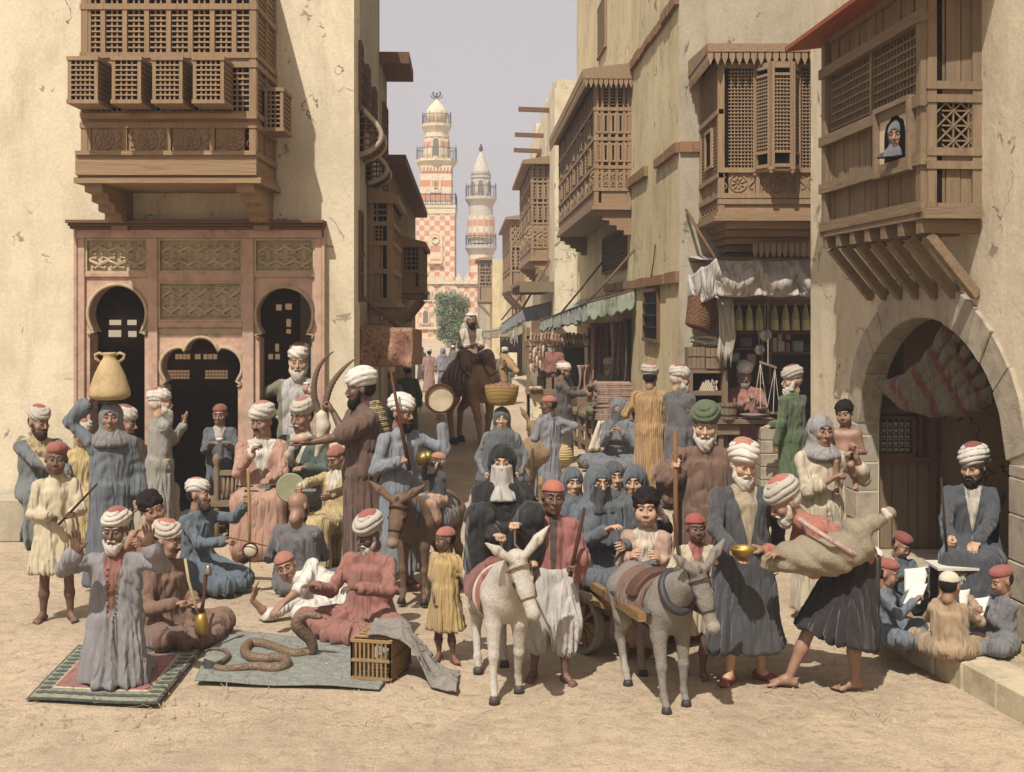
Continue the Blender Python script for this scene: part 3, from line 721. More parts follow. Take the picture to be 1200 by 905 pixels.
    if Yp < 18:
        for sx in (-1, 1):
            o = link('eye', eye_mesh(), None, root); M4 = Matrix(HM.tolist()).to_4x4(); M4.translation = Vector(Hc+HM@(V3(sx*.031, -.0835, .0105)*hsc))
            o.matrix_local = M4 @ Matrix.Diagonal((.0120*hsc, .0098*hsc, (.0068 if kh == 'child' else .0055)*hsc, 1))
        if veil is None or True:
            mb = MB(); q = lambda x, y, z: Hc+HM@(V3(x, y, z)*hsc)
            for sx in (-1, 1): mb.tube([q(sx*.012, -.0945, .034), q(sx*.030, -.092, .0395), q(sx*.049, -.079, .034)], [.0028*hsc*(.55 if kh == 'child' else 1), .004*hsc*(.55 if kh == 'child' else 1), .0018*hsc*(.6 if kh == 'child' else 1)], 5)
            mb.build('eyebrows', mat('hair', bc if (beard and bc > '#9') else '#1e1511'), root, smooth=True)
        if beard is None and Yp < 12 and veil is None:
            mb = MB(); mb.tube([q(-.021, -.0905, -.0640), q(0, -.0955, -.0655), q(.021, -.0905, -.0640)], [.0012*hsc, .0024*hsc, .0012*hsc], 5); mb.build('mouth', mat('skin', '#5b2b20'), root)
    if hood:
        S = Sdf(); q = lambda x, y, z: Hc+HM@(V3(x, y, z)*hsc)
        S.ell(q(0, .022, .020), (.100*hsc, .120*hsc, .118*hsc), .04, HM); bz = N-td*hoodz*s
        S.cap(q(0, .045, -.03), N-td*.02*s+V3(0, .02, 0)*s, .085*hsc, .120*s, .06*s)
        S.econe(N+td*.02*s, bz, (.15*s, .13*s), ((.235+.08*hoodz)*s*hooda, (.17+.07*hoodz)*s), sdv, .07*s, .05*s)
        S.ell(q(0, -.115, -.030), (.060*hsc, .085*hsc, .086*hsc), .012, HM, sub=True)
        v, f = S.grid(min(hr, .013), disp_for(Hc[2], bz[2]-.1, N[0], N[1], .9 if hoodz > .25 else .35), .03*s)
        add_part(root, 'headscarf', (v, f), mat('cloth', hood))
    if veil:
        q = lambda x, y, z: Hc+HM@(V3(x, y, z)*hsc); vl, vc = veil
        def fs(a, b):
            x = (a-.5)*2; z = -.003-b*vl/hsc*s; wv = .074+.030*b; bul = .112*math.cos(x*1.25)**.6
            p = q(math.sin(x*1.25)*wv, -bul+.0 - .008*math.sin(5*x+4*b), max(z, -.13)); 
            if z < -.13: p = p+V3(0, -.075*min(1, (-.13-z)*5), (z+.13)*hsc)
            return p
        sheet('face_veil', fs, 14, 14, mat('cloth', vc), root, .004)
    if cutz is not None:
        for o in list(root.children):
            if o.type == 'MESH' and o.name.split('.')[0] in ('body', 'robe', 'headscarf'):
                me = o.data; bm = bmesh.new(); bm.from_mesh(me); bmesh.ops.delete(bm, geom=[v for v in bm.verts if v.co.z+z0 < cutz], context='VERTS'); bm.to_mesh(me); bm.free()
    out = dict(root=root, s=s, Y=Yp, base=Vector(base))
    Rw = rot(face)
    for k in 'LR': out[k] = Vector(base+Rw@HAND[k]); out[k+'w'] = Vector(base+Rw@WR[k])
    out['head'] = Vector(base+Rw@Hc); out['hs'] = hsc; out['P0'] = Vector(base+Rw@P0)
    PEOPLE_LAST[key] = out
    PEOPLE_LAST[key] = out
    return out
# ---------------- frames on walls ----------------------------------------
class Pl:
    """a wall frame: O at ground level, U along the wall, N outward; d counts outward"""
    def __init__(s, O, U, N): s.O = Vector(O); s.U = Vector(U).normalized(); s.N = Vector(N).normalized()
    def p(s, u, z, d=0): return s.O+s.U*u+s.N*d+Vector((0, 0, z))
    def box(s, mb, u0, u1, z0, z1, d0, d1, mi=0):
        q = [s.p(u0, z0, d0), s.p(u1, z0, d0), s.p(u1, z0, d1), s.p(u0, z0, d1), s.p(u0, z1, d0), s.p(u1, z1, d0), s.p(u1, z1, d1), s.p(u0, z1, d1)]
        return mb.hexa(q, mi)
    def prism(s, mb, poly, d0, d1, mi=0): return mb.prism(poly, s.p(0, 0, d0), s.U, (0, 0, 1), s.N*(d1-d0), mi)
def wpart(mb, name, m, parent, root=None, kind=None, label=None, bevel=0, smooth=False):
    """a mesh in world coordinates as a child (root: the top-level thing when parent is that thing)"""
    o = mb.build(name, m, None, kind=kind, bevel=bevel, smooth=smooth); o.parent = parent
    if parent is not None and parent.parent is None and parent.type == 'EMPTY':
        o.matrix_parent_inverse = (Matrix.Translation(parent.location) @ parent.rotation_euler.to_matrix().to_4x4()).inverted()
    if label: o['label'] = label
    return o
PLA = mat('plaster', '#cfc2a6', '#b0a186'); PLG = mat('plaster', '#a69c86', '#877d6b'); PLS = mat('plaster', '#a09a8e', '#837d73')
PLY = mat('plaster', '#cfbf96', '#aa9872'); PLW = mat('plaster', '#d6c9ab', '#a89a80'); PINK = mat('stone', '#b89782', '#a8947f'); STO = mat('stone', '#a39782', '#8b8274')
CARV = mat('stone', '#b3a283', '#a08d70')
WD = {a: mat('wood', '#9a7f60', '#8c7c68', ax=a) for a in 'xyz'}; WG = {a: mat('wood', '#857158', '#6f6352', ax=a) for a in 'xyz'}; WK = {a: mat('wood', '#745640', '#5c4838', ax=a) for a in 'xyz'}
DARK = mat('plain', '#1c1410', rough=.95, spec=.05)  # near-black sheet colour, stands in for unlit interiors behind lattices and openings
def lattice(mb, pl, u0, u1, z0, z1, d, pitch, bar, diag=False, knots=False):
    nu = max(1, round((u1-u0)/pitch)); nz = max(1, round((z1-z0)/pitch))
    if not diag:
        for i in range(1, nu): u = u0+(u1-u0)*i/nu; pl.box(mb, u-bar/2, u+bar/2, z0, z1, d-bar, d)
        for j in range(1, nz): z = z0+(z1-z0)*j/nz; pl.box(mb, u0, u1, z-bar/2, z+bar/2, d-bar*.4, d+bar*.6)
    else:
        for i in range(nu):
            for j in range(nz):
                a, b = u0+(u1-u0)*i/nu, u0+(u1-u0)*(i+1)/nu; c, e = z0+(z1-z0)*j/nz, z0+(z1-z0)*(j+1)/nz
                mb.beam(pl.p(a, c, d), pl.p(b, e, d), bar, bar, up=pl.N); mb.beam(pl.p(a, e, d+bar*.3), pl.p(b, c, d+bar*.3), bar, bar, up=pl.N)
                m = (a+b)/2; n = (c+e)/2
                if knots: pl.box(mb, m-bar/2, m+bar/2, c, e, d-bar*.9, d+bar*.2); pl.box(mb, a, b, n-bar/2, n+bar/2, d-bar*.8, d+bar*.3)
    return mb
def rosette(mb, pl, u, z, r, d):
    c = [pl.p(u+r*math.cos(t), z+r*math.sin(t), d) for t in [i*math.pi/8 for i in range(17)]]; mb.tube(c, r*.13, 5)
    for k in range(8):
        t = k*math.pi/4+.2; a = pl.p(u+.2*r*math.cos(t), z+.2*r*math.sin(t), d); b = pl.p(u+.82*r*math.cos(t), z+.82*r*math.sin(t), d)
        mb.tube([a, (a+b)/2, b], [r*.05, r*.16, r*.08], 5)
    mb.ball(pl.p(u, z, d), r*.18, 6)
def scroll(mb, pl, u, z, w, h, d, flip=1):
    pts = []
    for i in range(15):
        t = i/14; a = (t-.5)*2; pts.append(pl.p(u+flip*w*.36*math.sin(a*math.pi*1.05), z+h*.46*a*(1-.12*abs(a)), d))
    mb.tube(pts, [w*.05+w*.10*math.sin(math.pi*i/14) for i in range(15)], 5)
    for sgn in (-1, 1): mb.ball(pl.p(u-flip*sgn*w*.12, z+sgn*h*.34, d), w*.13, 6)
def face(part, pl, u0, u1, rows, wd, post=.07, pitch=.05, cols=None, seed=0, sub=None):
    """rows from the bottom: (z0, z1, kind[, columns])."""
    rail = MB(); rng = random.Random(seed); n = cols or 1
    lat = MB(); orn = MB(); back = MB(); zs = [rows[0][0]]+[r[1] for r in rows]
    pl.box(back, u0+.01, u1-.01, zs[0]+.01, zs[-1]-.01, -.12, -.07)
    for i, z in enumerate(zs): pl.box(rail, u0-.01, u1+.01, z-.03, z+.03, -.06, .018)
    for r in rows:
        z0, z1, k = r[0]+.03, r[1]-.03, r[2]; m = r[3] if len(r) > 3 else n
        e = [u0+(u1-u0)*i/m for i in range(m+1)]
        for i, u in enumerate(e):
            w = post if i in (0, m) else post*.7
            a = min(max(u-w/2, u0), u1-w); pl.box(rail, a, a+w, z0, z1, -.058, .008)
        for i in range(m):
            a, b = e[i]+post*.45, e[i+1]-post*.45
            if k == 'lattice': lattice(lat, pl, a, b, z0, z1, -.02, pitch, pitch*.30)
            elif k == 'wide': lattice(lat, pl, a, b, z0, z1, -.02, pitch*1.7, pitch*.45)
            elif k == 'star': lattice(lat, pl, a, b, z0, z1, -.02, min(z1-z0, pitch*3), pitch*.32, True, True)
            elif k == 'diag': lattice(lat, pl, a, b, z0, z1, -.02, pitch*2, pitch*.4, True)
            elif k == 'boards':
                q = max(2, round((b-a)/.13))
                for j in range(q):
                    mb = MB(); pl.box(mb, a+(b-a)*j/q+.004, a+(b-a)*(j+1)/q-.004, z0, z1, -.05, -.022+rng.uniform(-.008, .01)); wpart(mb, 'board', wd['z'], part)
            elif k == 'plain':
                mb = MB(); pl.box(mb, a, b, z0, z1, -.05, -.01); wpart(mb, 'plank', wd['x' if abs(pl.U.x) > .5 else 'y'], part)
            elif k == 'rosette':
                mb = MB(); pl.box(mb, a, b, z0, z1, -.05, -.02); wpart(mb, 'panel', wd['z'], part)
                hh = (z1-z0)*.42; rosette(orn, pl, (a+b)/2, (z0+z1)/2, hh, -.018)
                if (b-a) > 3.2*hh:
                    for sg in (-1, 1): scroll(orn, pl, (a+b)/2+sg*(b-a)*.40, (z0+z1)/2, hh*.8, hh*1.9, -.016, sg)
            elif k == 'scrolls':
                mb = MB(); pl.box(mb, a, b, z0, z1, -.05, -.02); wpart(mb, 'panel', wd['z'], part)
                q = max(2, round((b-a)/((z1-z0)*.7)))
                for j in range(q): scroll(orn, pl, a+(b-a)*(j+.5)/q, (z0+z1)/2, (b-a)/q, (z1-z0), -.016, 1 if j % 2 else -1)
            elif k == 'hatch':     # lattice with a small window filled by a dark plate
                lattice(lat, pl, a, b, z0, z1, -.02, pitch, pitch*.30)
                c, h_ = (a+b)/2, (z1-z0); wz0, wz1 = z0+h_*.22, z1-h_*.18; ww = min((b-a)*.27, h_*.3)
                fr = MB(); t = .035
                pl.box(fr, c-ww-t, c+ww+t, wz0-t, wz0, -.03, .02); pl.box(fr, c-ww-t, c+ww+t, wz1, wz1+t, -.03, .02); pl.box(fr, c-ww-t, c-ww, wz0, wz1, -.03, .02); pl.box(fr, c+ww, c+ww+t, wz0, wz1, -.03, .02)
                wpart(fr, 'hatch_frame', wd['z'], part); bk = MB(); pl.box(bk, c-ww, c+ww, wz0, wz1, -.03, -.005); wpart(bk, 'dark_plate', DARK, part)
    wpart(back, 'dark_backing', DARK, part); wpart(rail, 'frame', wd['z'], part)
    if lat.v: wpart(lat, 'lattice', wd['z'], part, kind='stuff')
    if orn.v: wpart(orn, 'carving', wd['z'], part, kind='stuff', smooth=True)
def oriel(root, pl, u0, u1, depth, rows, wd, cols=4, ecols=1, side_near='u0', pitch=.05, roof=.25, brackets='beam', fringe=False, name='balcony', erows=None, nbr=4, rooft=.10, sidefn=None, floor=True):
    zb, zt = rows[0][0], rows[-1][1]
    core = MB(); pl.box(core, u0+.13, u1-.13, zb+.02, zt-.02, 0, depth-.13); part = wpart(core, name, DARK, root)
    f = Pl(pl.p(0, 0, depth), pl.U, pl.N); face(part, f, u0, u1, rows, wd, cols=cols, pitch=pitch)
    er = erows or rows
    for which, uu, sg in (('u0', u0, -1), ('u1', u1, 1)):
        e = Pl(pl.p(uu, 0, 0), pl.N, pl.U*sg)
        if which == side_near or sidefn == 'both': face(part, e, 0, depth-.002, er, wd, cols=ecols, pitch=pitch, seed=3)
        else:
            mb = MB(); e.box(mb, 0, depth, zb, zt, -.1, -.02); wpart(mb, 'end_panel', wd['z'], part)
    mb = MB(); pl.box(mb, u0-.06, u1+.06, zb-.09, zb-.032, .02, depth+.05); pl.box(mb, u0-.03, u1+.03, zb-.032, zb+.0, .02, depth+.02); wpart(mb, 'floor_board', wd['x'], part)
    if roof:
        mb = MB(); r = roof
        q = [pl.p(u0-r, zt-.03, 0), pl.p(u1+r, zt-.03, 0), pl.p(u1+r, zt-.03, depth+r), pl.p(u0-r, zt-.03, depth+r)]
        mb.hexa([a+Vector((0, 0, .0)) for a in q]+[a+Vector((0, 0, rooft+(.12 if i < 2 else 0))) for i, a in enumerate(q)]); wpart(mb, 'roof', wd['y'], part)
    if fringe:
        mb = MB()
        for (p0, L, U, N) in ((f.p(u0-roof, 0, roof-.01), u1-u0+2*roof, pl.U, pl.N), (pl.p(u0-roof+.01, 0, 0), depth+roof, pl.N, -pl.U)):
            g = Pl(p0, U, N); n = int(L/.085)
            for i in range(n):
                a = L*i/n; w = L/n*.8; g.prism(mb, [(a, zt), (a, zt-.10), (a+w/2, zt-.19), (a+w, zt-.10), (a+w, zt)], -.02, 0)
        wpart(mb, 'fringe', wd['z'], part, kind='stuff')
    if brackets == 'beam':
        for i in range(nbr):
            u = u0+.08+(u1-u0-.16)*i/(nbr-1); mb = MB(); pl.box(mb, u-.05, u+.05, zb-.2, zb-.092, .0, depth+.02)
            mb.beam(pl.p(u, zb-.22, depth-.06), pl.p(u, zb-.22-depth*.8-.1, .02), .09, .10, up=pl.N); wpart(mb, 'bracket', wd['y'], part)
    elif brackets == 'corbel':
        for u in (u0+.12, u1-.12):
            mb = MB(); prof = []; n = 5
            for i in range(n): a = depth*(1-i/n); b = -.10-.085*i; prof += [(a, zb+b+.0), (a, zb+b-.075)]
            prof = [(0, zb-.092), (depth-.02, zb-.092)]+[(q[0]*.98, q[1]) for q in prof[1:]]+[(0, prof[-1][1])]
            g = Pl(pl.p(u-.09, 0, 0), pl.N, -pl.U); g.prism(mb, prof, 0, -.18); wpart(mb, 'corbel', wd['y'], part)
    elif brackets == 'cove':
        for k in range(5):
            mb = MB(); a = depth*(1-k*.17)-.05; pl.box(mb, u0+.1+.05*k, u1-.1-.05*k, zb-.17-.085*k, zb-.092-.085*k, .0, a); wpart(mb, 'cove_step', wd['x'], part)
    return part
def house(key, label, foot):
    return empty(key, foot, 0, label, 'building')
def window(root, pl, u0, u1, z0, z1, wd, kind='bars', fr=.05):
    mb = MB(); pl.box(mb, u0, u1, z0, z1, .002, .012); w = wpart(mb, 'window', DARK, root)
    mb = MB(); pl.box(mb, u0-fr, u0, z0-fr, z1+fr, .0, .05); pl.box(mb, u1, u1+fr, z0-fr, z1+fr, .0, .05); pl.box(mb, u0, u1, z0-fr, z0, .0, .07); pl.box(mb, u0, u1, z1, z1+fr, .0, .05); wpart(mb, 'window_frame', wd['z'], w)
    mb = MB()
    if kind == 'bars':
        n = max(2, round((u1-u0)/.16)); m = max(2, round((z1-z0)/.16))
        for i in range(1, n): u = u0+(u1-u0)*i/n; pl.box(mb, u-.012, u+.012, z0, z1, .02, .045)
        for j in range(1, m): z = z0+(z1-z0)*j/m; pl.box(mb, u0, u1, z-.012, z+.012, .03, .055)
    elif kind == 'shutter':
        n = int((z1-z0)/.09)
        for j in range(n): z = z0+(z1-z0)*j/n; pl.box(mb, u0+.02, u1-.02, z+.01, z+.06, .015, .04)
    else:
        lattice(mb, pl, u0, u1, z0, z1, .03, .07, .02)
    wpart(mb, 'window_bars', wd['z'] if kind != 'bars' else mat('metal', '#2b2622'), w, kind='stuff')
    return w
# ---------------- ground and far ground ----------------------------------
g_ = 60
gv = []; gf = []
xs = [-400, -60, -20]+list(np.linspace(-9, 9, 61))+[20, 60, 400]; ys = [-40, -5]+list(np.linspace(2, 30, 90))+[40, 60, 90, 140, 300, 900]
for y in ys:
    for x in xs: gv.append((x, y, .018*math.sin(1.3*x+.7*math.sin(y))*math.sin(.9*y+1.1*math.sin(1.7*x))*(1 if 6 < y < 29 else 0)-.01))
nx = len(xs)
gf = [(j*nx+i, j*nx+i+1, (j+1)*nx+i+1, (j+1)*nx+i) for j in range(len(ys)-1) for i in range(nx-1)]
link('ground', npmesh('ground', gv, gf), mat('sand', '#c8b498', '#d6c6b0'), kind='structure')
rng = random.Random(5); mb = MB()
for _ in range(1300):
    y = 7+13*rng.random()**1.5; x = rng.uniform(-.5, .5)*y*.95; r = rng.uniform(.004, .016)*(1 if rng.random() < .93 else 2.0)
    a = rng.random()*6; c = math.cos(a)*r; s_ = math.sin(a)*r; hgt = r*rng.uniform(.5, .9); z = -.012
    mb.add([(x+c, y+s_, z), (x-s_*.8, y+c*.8, z), (x-c*.9, y-s_*.9, z), (x+s_, y-c, z), (x+c*.3, y+s_*.2, z+hgt+.012), (x-c*.4, y-s_*.2, z+hgt*.8+.012)],
           [(0, 1, 4), (1, 2, 5), (1, 5, 4), (2, 3, 5), (3, 0, 4), (3, 4, 5)])
mb.build('pebbles', mat('stone', '#b0a084', '#93836a'), kind='stuff')['label'] = 'small pebbles and clods strewn over the sandy street'

# ---------------- coffee house (left) ------------------------------------
YW = 13.5; ch = house('coffee_house', 'tall ochre coffee house with carved portal on the left of the street', (-4, YW, 0))
fp = Pl((0, YW, 0), (1, 0, 0), (0, -1, 0)); X = lambda u: Xp(u, YW); Z = lambda v: Zp(v, YW)
pL, pR, pT = X(92), X(380), Z(266); XC = -1.785
mb = MB(); fp.box(mb, -16, pL, -.1, 7.2, -.5, 0); fp.box(mb, pR, XC, -.1, 7.2, -.5, 0); fp.box(mb, pL, pR, pT, 7.2, -.5, 0); wpart(mb, 'wall', PLA, ch)
ls = Pl((XC, YW+.002, 0), (-.0393, 1, 0), (1, .0393, 0))
mb = MB(); ls.box(mb, .498, 4.1, -.1, 7.25, -.5, -.01); ls.box(mb, .04, .499, -.1, 7.2, -.49, -.004); wpart(mb, 'side_wall', PLS, ch, label='grey shaded side wall facing the street')  # side plaster greyer than the front: shade put into its colour
mb = MB(); mb.box(-16, XC-.2, YW+4.1, YW+4.4, -.1, 7.2); mb.box(-16, XC-.2, YW+1.9, YW+4.2, 3.6, 3.8); mb.box(-8, -7.6, YW+.4, YW+4.2, 0, 4); wpart(mb, 'inner_wall', mat('plain', '#725846', rough=.95), ch, label='dark brown walls of the room inside')  # inner ceiling stops short of the front, gap added to let sky fill in
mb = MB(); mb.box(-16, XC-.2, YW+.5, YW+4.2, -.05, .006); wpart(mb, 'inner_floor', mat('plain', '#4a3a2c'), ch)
# small lit panes far inside
pw = Pl((0, YW+4.0, 0), (1, 0, 0), (0, -1, 0)); YB = YW+4.0
def pane(u0, v0, u1, v1, n=1, m=1, c='#b08d6c', e=.30):
    for i in range(n):
        for j in range(m):
            mb = MB(); a = u0+(u1-u0)*i/n; b = u0+(u1-u0)*(i+.72)/n if n > 1 else u1; c0 = v0+(v1-v0)*j/m; c1 = v0+(v1-v0)*(j+.7)/m if m > 1 else v1
            pw.box(mb, Xp(a, YB), Xp(b, YB), Zp(c1, YB), Zp(c0, YB), 0, .03); wpart(mb, 'pane', mat('glow', c, e=e), ch)
for a in ((129, 375, 142, 381), (150, 375, 160, 381), (128, 387, 142, 395), (151, 388, 160, 395)): pane(*a, c='#c9b89c', e=.5)
pane(206, 415, 224, 421, 4, 1); pane(229, 415, 236, 421, 2, 1); pane(239, 415, 256, 421, 3, 1); pane(196, 434, 223, 445, 7, 3); pane(241, 434, 268, 445, 7, 3)
for a in ((324, 357, 330, 364), (335, 356, 342, 363), (336, 374, 341, 383), (336, 386, 341, 391), (323, 403, 327, 412), (315, 415, 320, 421), (323, 415, 328, 421)): pane(*a)
mb = MB(); pb = Pl((0, YW+2.0, 0), (1, 0, 0), (0, -1, 0)); Y2 = YW+2.0; pb.box(mb, Xp(352, Y2), Xp(384, Y2), 0, Zp(330, Y2), -.3, 0); wpart(mb, 'inner_pier', PLG, ch, label='grey pier inside the right doorway')
# portal
pc = MB(); fp.box(pc, X(90), X(93.5), 0, Z(268), 0, .10); portal = wpart(pc, 'portal', PINK, ch)
def pbox(nm, u0, u1, v0, v1, d0, d1, m=PINK, sub=portal): mb = MB(); fp.box(mb, X(u0), X(u1), Z(v1), Z(v0), d0, d1); return wpart(mb, nm, m, sub, bevel=.006)
for k, (a, b, d0, d1) in enumerate(((259.5, 263.5, -.05, .26), (263.5, 266.5, -.05, .21), (266.5, 269.5, -.05, .17))): pbox('cornice', 88-2+k, 383-k, a, b, d0, d1, WK['x'])
pbox('frieze', 92, 381.5, 269.6, 279.5, -.3, .10)
for a, b in ((93.6, 102), (176, 187), (286, 299), (370, 378.5)): pbox('pilaster', a, b, 279.6, 630, -.30, .085)
pbox('pilaster', 378.6, 382, 269.6, 630, -.1, .10)
for a, b, c, d in ((102.1, 175.9, 320, 325), (299.1, 369.9, 320, 325), (187.1, 285.9, 320, 330), (187.1, 285.9, 377, 384)): pbox('rail', a, b, c, d, -.25, .075)
pbox('rail', 187.1, 285.9, 384.1, 392, -.25, .05, CARV)
def carved(u0, u1, v0, v1):
    mb = MB(); fp.box(mb, X(u0), X(u1), Z(v1), Z(v0), -.2, .01); q = wpart(mb, 'carved_panel', CARV, portal)
    fr = MB(); t = 2.2
    for a, b, c, d in ((u0, u1, v0, v0+t), (u0, u1, v1-t, v1), (u0, u0+t, v0+t, v1-t), (u1-t, u1, v0+t, v1-t)): fp.box(fr, X(a), X(b), Z(d), Z(c), .01, .065)
    n = round((u1-u0-8)/10.5); w = (u1-u0-8)/n*YW/F; h_ = (v1-v0-8)/2*YW/F
    for i in range(n):
        for j in range(2):
            scroll(fr, fp, X(u0+4)+w*(i+.5), Z(v1-4)+h_*(j+.5), w*1.35, h_, .030, 1 if (i+j) % 2 else -1)
    wpart(fr, 'carved_relief', CARV, portal, kind='stuff')
for a in ((102.2, 175.8, 280, 320), (187.2, 285.8, 280, 320), (299.2, 369.8, 280, 320), (187.2, 285.8, 330.2, 376.8)): carved(*a)
def arc(cx, cy, r, a0, a1, n=14): return [(cx+r*math.cos(R(a0+(a1-a0)*i/n)), cy-r*math.sin(R(a0+(a1-a0)*i/n))) for i in range(n+1)]
def spandrel(u0, u1, v0, hole, nm='arch'):
    poly = [(u0, 631), (u0, v0), (u1, v0), (u1, 631)]+hole; mb = MB(); fp.prism(mb, [(X(a), Z(b)) for a, b in poly], -.22, .045); wpart(mb, nm, PINK, portal)
    mb = MB(); pts = [fp.p(X(a), Z(b), .05) for a, b in hole[1:-1]]; mb.tube(pts, .022, 6); wpart(mb, 'arch_moulding', CARV, portal, smooth=True)
spandrel(102.1, 175.9, 325.1, [(171, 631), (171, 393), (173.5, 390)]+arc(139, 368, 34.5, -38, 218, 26)+[(104.5, 390), (107, 393), (107, 631)])
spandrel(299.1, 369.9, 325.1, [(367, 631), (367, 397), (368, 392)]+arc(334, 370, 34, -38, 218, 26)+[(300, 392), (305, 397), (305, 631)])
spandrel(187.1, 285.9, 392.1, [(280, 631), (280, 453), (284, 450)]+arc(262, 430, 23, -45, 95, 12)+arc(237, 415, 20, 10, 170, 12)+arc(212, 430, 23, 85, 225, 12)+[(190, 450), (194, 453), (194, 631)])
# balcony
YF = 12.45; D_ = YW-YF; zf = lambda v: Zp(v, YF); xf_ = lambda u: Xp(u, YF)
rows = [(zf(205), zf(181), 'plain', 1), (zf(181), zf(147), 'rosette', 4), (zf(147), zf(134), 'plain', 1), (zf(134), zf(76), 'lattice', 4), (zf(76), zf(65), 'star', 4), (zf(65), zf(8), 'lattice', 8), (zf(8), zf(-40), 'lattice', 8)]
bal = oriel(ch, fp, xf_(95), xf_(300), D_, rows, WD, cols=4, ecols=2, side_near='u1', pitch=.057, roof=0, brackets='corbel', erows=[(r[0], r[1], r[2], 2 if r[2] != 'plain' else 1) for r in rows])
mb = MB(); ff_ = Pl((0, YF, 0), (1, 0, 0), (0, -1, 0)); ff_.box(mb, xf_(91), xf_(302), zf(206), zf(183), .02, .07); wpart(mb, 'sill_board', WD['x'], bal)
mb = MB(); ff_.box(mb, xf_(92), xf_(302), zf(183), zf(178), .0, .10); ff_.box(mb, xf_(96), xf_(302), zf(140), zf(134), .0, .06); wpart(mb, 'ledge', WD['x'], bal)
def boxwin(pl, u0, u1, z0, z1, d, part, wd, pitch=.05):
    core = MB(); pl.box(core, u0+.03, u1-.03, z0+.03, z1-.03, .0, d-.03); wpart(core, 'window_box', DARK, part)
    fr, lt = MB(), MB(); t = .035
    for u in (u0, u1-t):
        for q in (0.02, d-t): pl.box(fr, u, u+t, z0, z1, q, q+t)
    for z in (z0, z1-t): pl.box(fr, u0-.01, u1+.01, z-.002, z+t+.002, .0, d+.012)
    lattice(lt, Pl(pl.p(0, 0, d), pl.U, pl.N), u0+t, u1-t, z0+t, z1-t, -.005, pitch, .016)
    for uu, sg in ((u0, -1), (u1, 1)): lattice(lt, Pl(pl.p(uu, 0, 0), pl.N, pl.U*sg), t, d-t, z0+t, z1-t, -.005, pitch, .016)
    wpart(fr, 'window_box_frame', wd['z'], part); wpart(lt, 'window_box_lattice', wd['z'], part, kind='stuff')
for a, b in ((96, 130), (146, 179), (192, 226), (238, 273)): boxwin(ff_, xf_(a), xf_(b), zf(129), zf(76), .40, bal, WD)
se = Pl((xf_(300), YW, 0), (0, -1, 0), (1, 0, 0)); boxwin(se, .25, .72, zf(148), zf(96), .22, bal, WD)
# side wall windows and bulging screens
for Yw, v0, v1 in ((14.05, 55, 128), (15.1, 82, 150), (16.3, 108, 170), (14.05, 252, 296), (14.05, 305, 350)):
    u = Yw-YW; window(ch, ls, u-.14, u+.14, Zp(v1, Yw), Zp(v0, Yw), WK, 'bars', .04)
def bulge(Yw, v0, v1, r):
    u = Yw-YW; z0, z1 = Zp(v1, Yw), Zp(v0, Yw); n = 14; rim = MB(); prof = [(.02+r*math.sin(math.pi*(i/n))**.8*(1-.65*(i/n)), z0+(z1-z0)*i/n) for i in range(n+1)]
    for uu in (u-.32, u+.32): rim.tube([ls.p(uu, z, d) for d, z in prof], .03, 6)
    scr = wpart(rim, 'window_screen', STO, ch, label='bulging lattice screen on the side wall', smooth=True, kind='stuff')
    mb = MB()
    for i in range(n): mb.beam(ls.p(u-.32, prof[i][1], prof[i][0]), ls.p(u+.32, prof[i][1], prof[i][0]), .016)
    for k in range(9): mb.tube([ls.p(u-.32+.08*k, z, d) for d, z in prof], .008, 4)
    for sg in (-.32, .32):
        for k in range(1, 8):
            q = prof[2*k-1 if 2*k-1 < n else n-1]; mb.beam(ls.p(u+sg, q[1], 0), ls.p(u+sg, q[1], q[0]), .014)
        for k in range(1, 4):
            d = r*.25*k; zz = [z for dd, z in prof if dd > d]
            if len(zz) > 1: mb.beam(ls.p(u+sg, min(zz), d), ls.p(u+sg, max(zz), d), .014)
    wpart(mb, 'screen_lattice', WK['z'], scr, kind='stuff')
    mb = MB(); ls.box(mb, u-.3, u+.3, z0+.05, z1-.05, .0, .02); wpart(mb, 'dark_plate', DARK, scr)
bulge(14.3, 130, 186, .36); bulge(15.5, 178, 218, .34)
# left street houses beyond
def block(key, label, C0, Ya, Yb, sgn, z1, m, w=5.0, parts=None):
    """building on one side of the street, front along u = 545 + C/Y"""
    xa, xb = Xp(545+C0/Ya, Ya), Xp(545+C0/Yb, Yb); r = house(key, label, ((xa+xb)/2+sgn*w/2, (Ya+Yb)/2, 0))
    mb = MB(); mb.hexa([(xa, Ya, -.1), (xa+sgn*w, Ya, -.1), (xb+sgn*w, Yb, -.1), (xb, Yb, -.1), (xa, Ya, z1), (xa+sgn*w, Ya, z1), (xb+sgn*w, Yb, z1), (xb, Yb, z1)]); wpart(mb, 'wall', m, r)
    U = Vector((xb-xa, Yb-Ya, 0)).normalized(); N = Vector((-U.y*sgn, U.x*sgn, 0)); return r, Pl((xa, Ya, 0), U, N)
l2, p2 = block('narrow_house', 'narrow grey house with jutting tiled cornice beyond the coffee house', -1740, 17.62, 19.0, -1, 6.15, PLS)
mb = MB(); p2.box(mb, -.05, 1.38, 6.15, 6.32, -.6, .42); wpart(mb, 'eaves', WK['y'], l2)
for yy in (.35, .85): window(l2, p2, yy-.12, yy+.12, 4.2, 5.6, WK, 'bars', .03)
l3, p3 = block('low_house', 'lower brown plastered house beyond the narrow grey house', -1745, 19.02, 30, -1, 4.85, mat('plaster', '#8f7c68', '#75624f'))
mb = MB(); p3.box(mb, .02, 11, 4.85, 5.0, -.6, .30); wpart(mb, 'eaves', WK['y'], l3)
for yy in (5.5, 7.6, 8.8): window(l3, p3, yy-.15, yy+.15, 3.1, 3.9, WK, 'bars', .03)
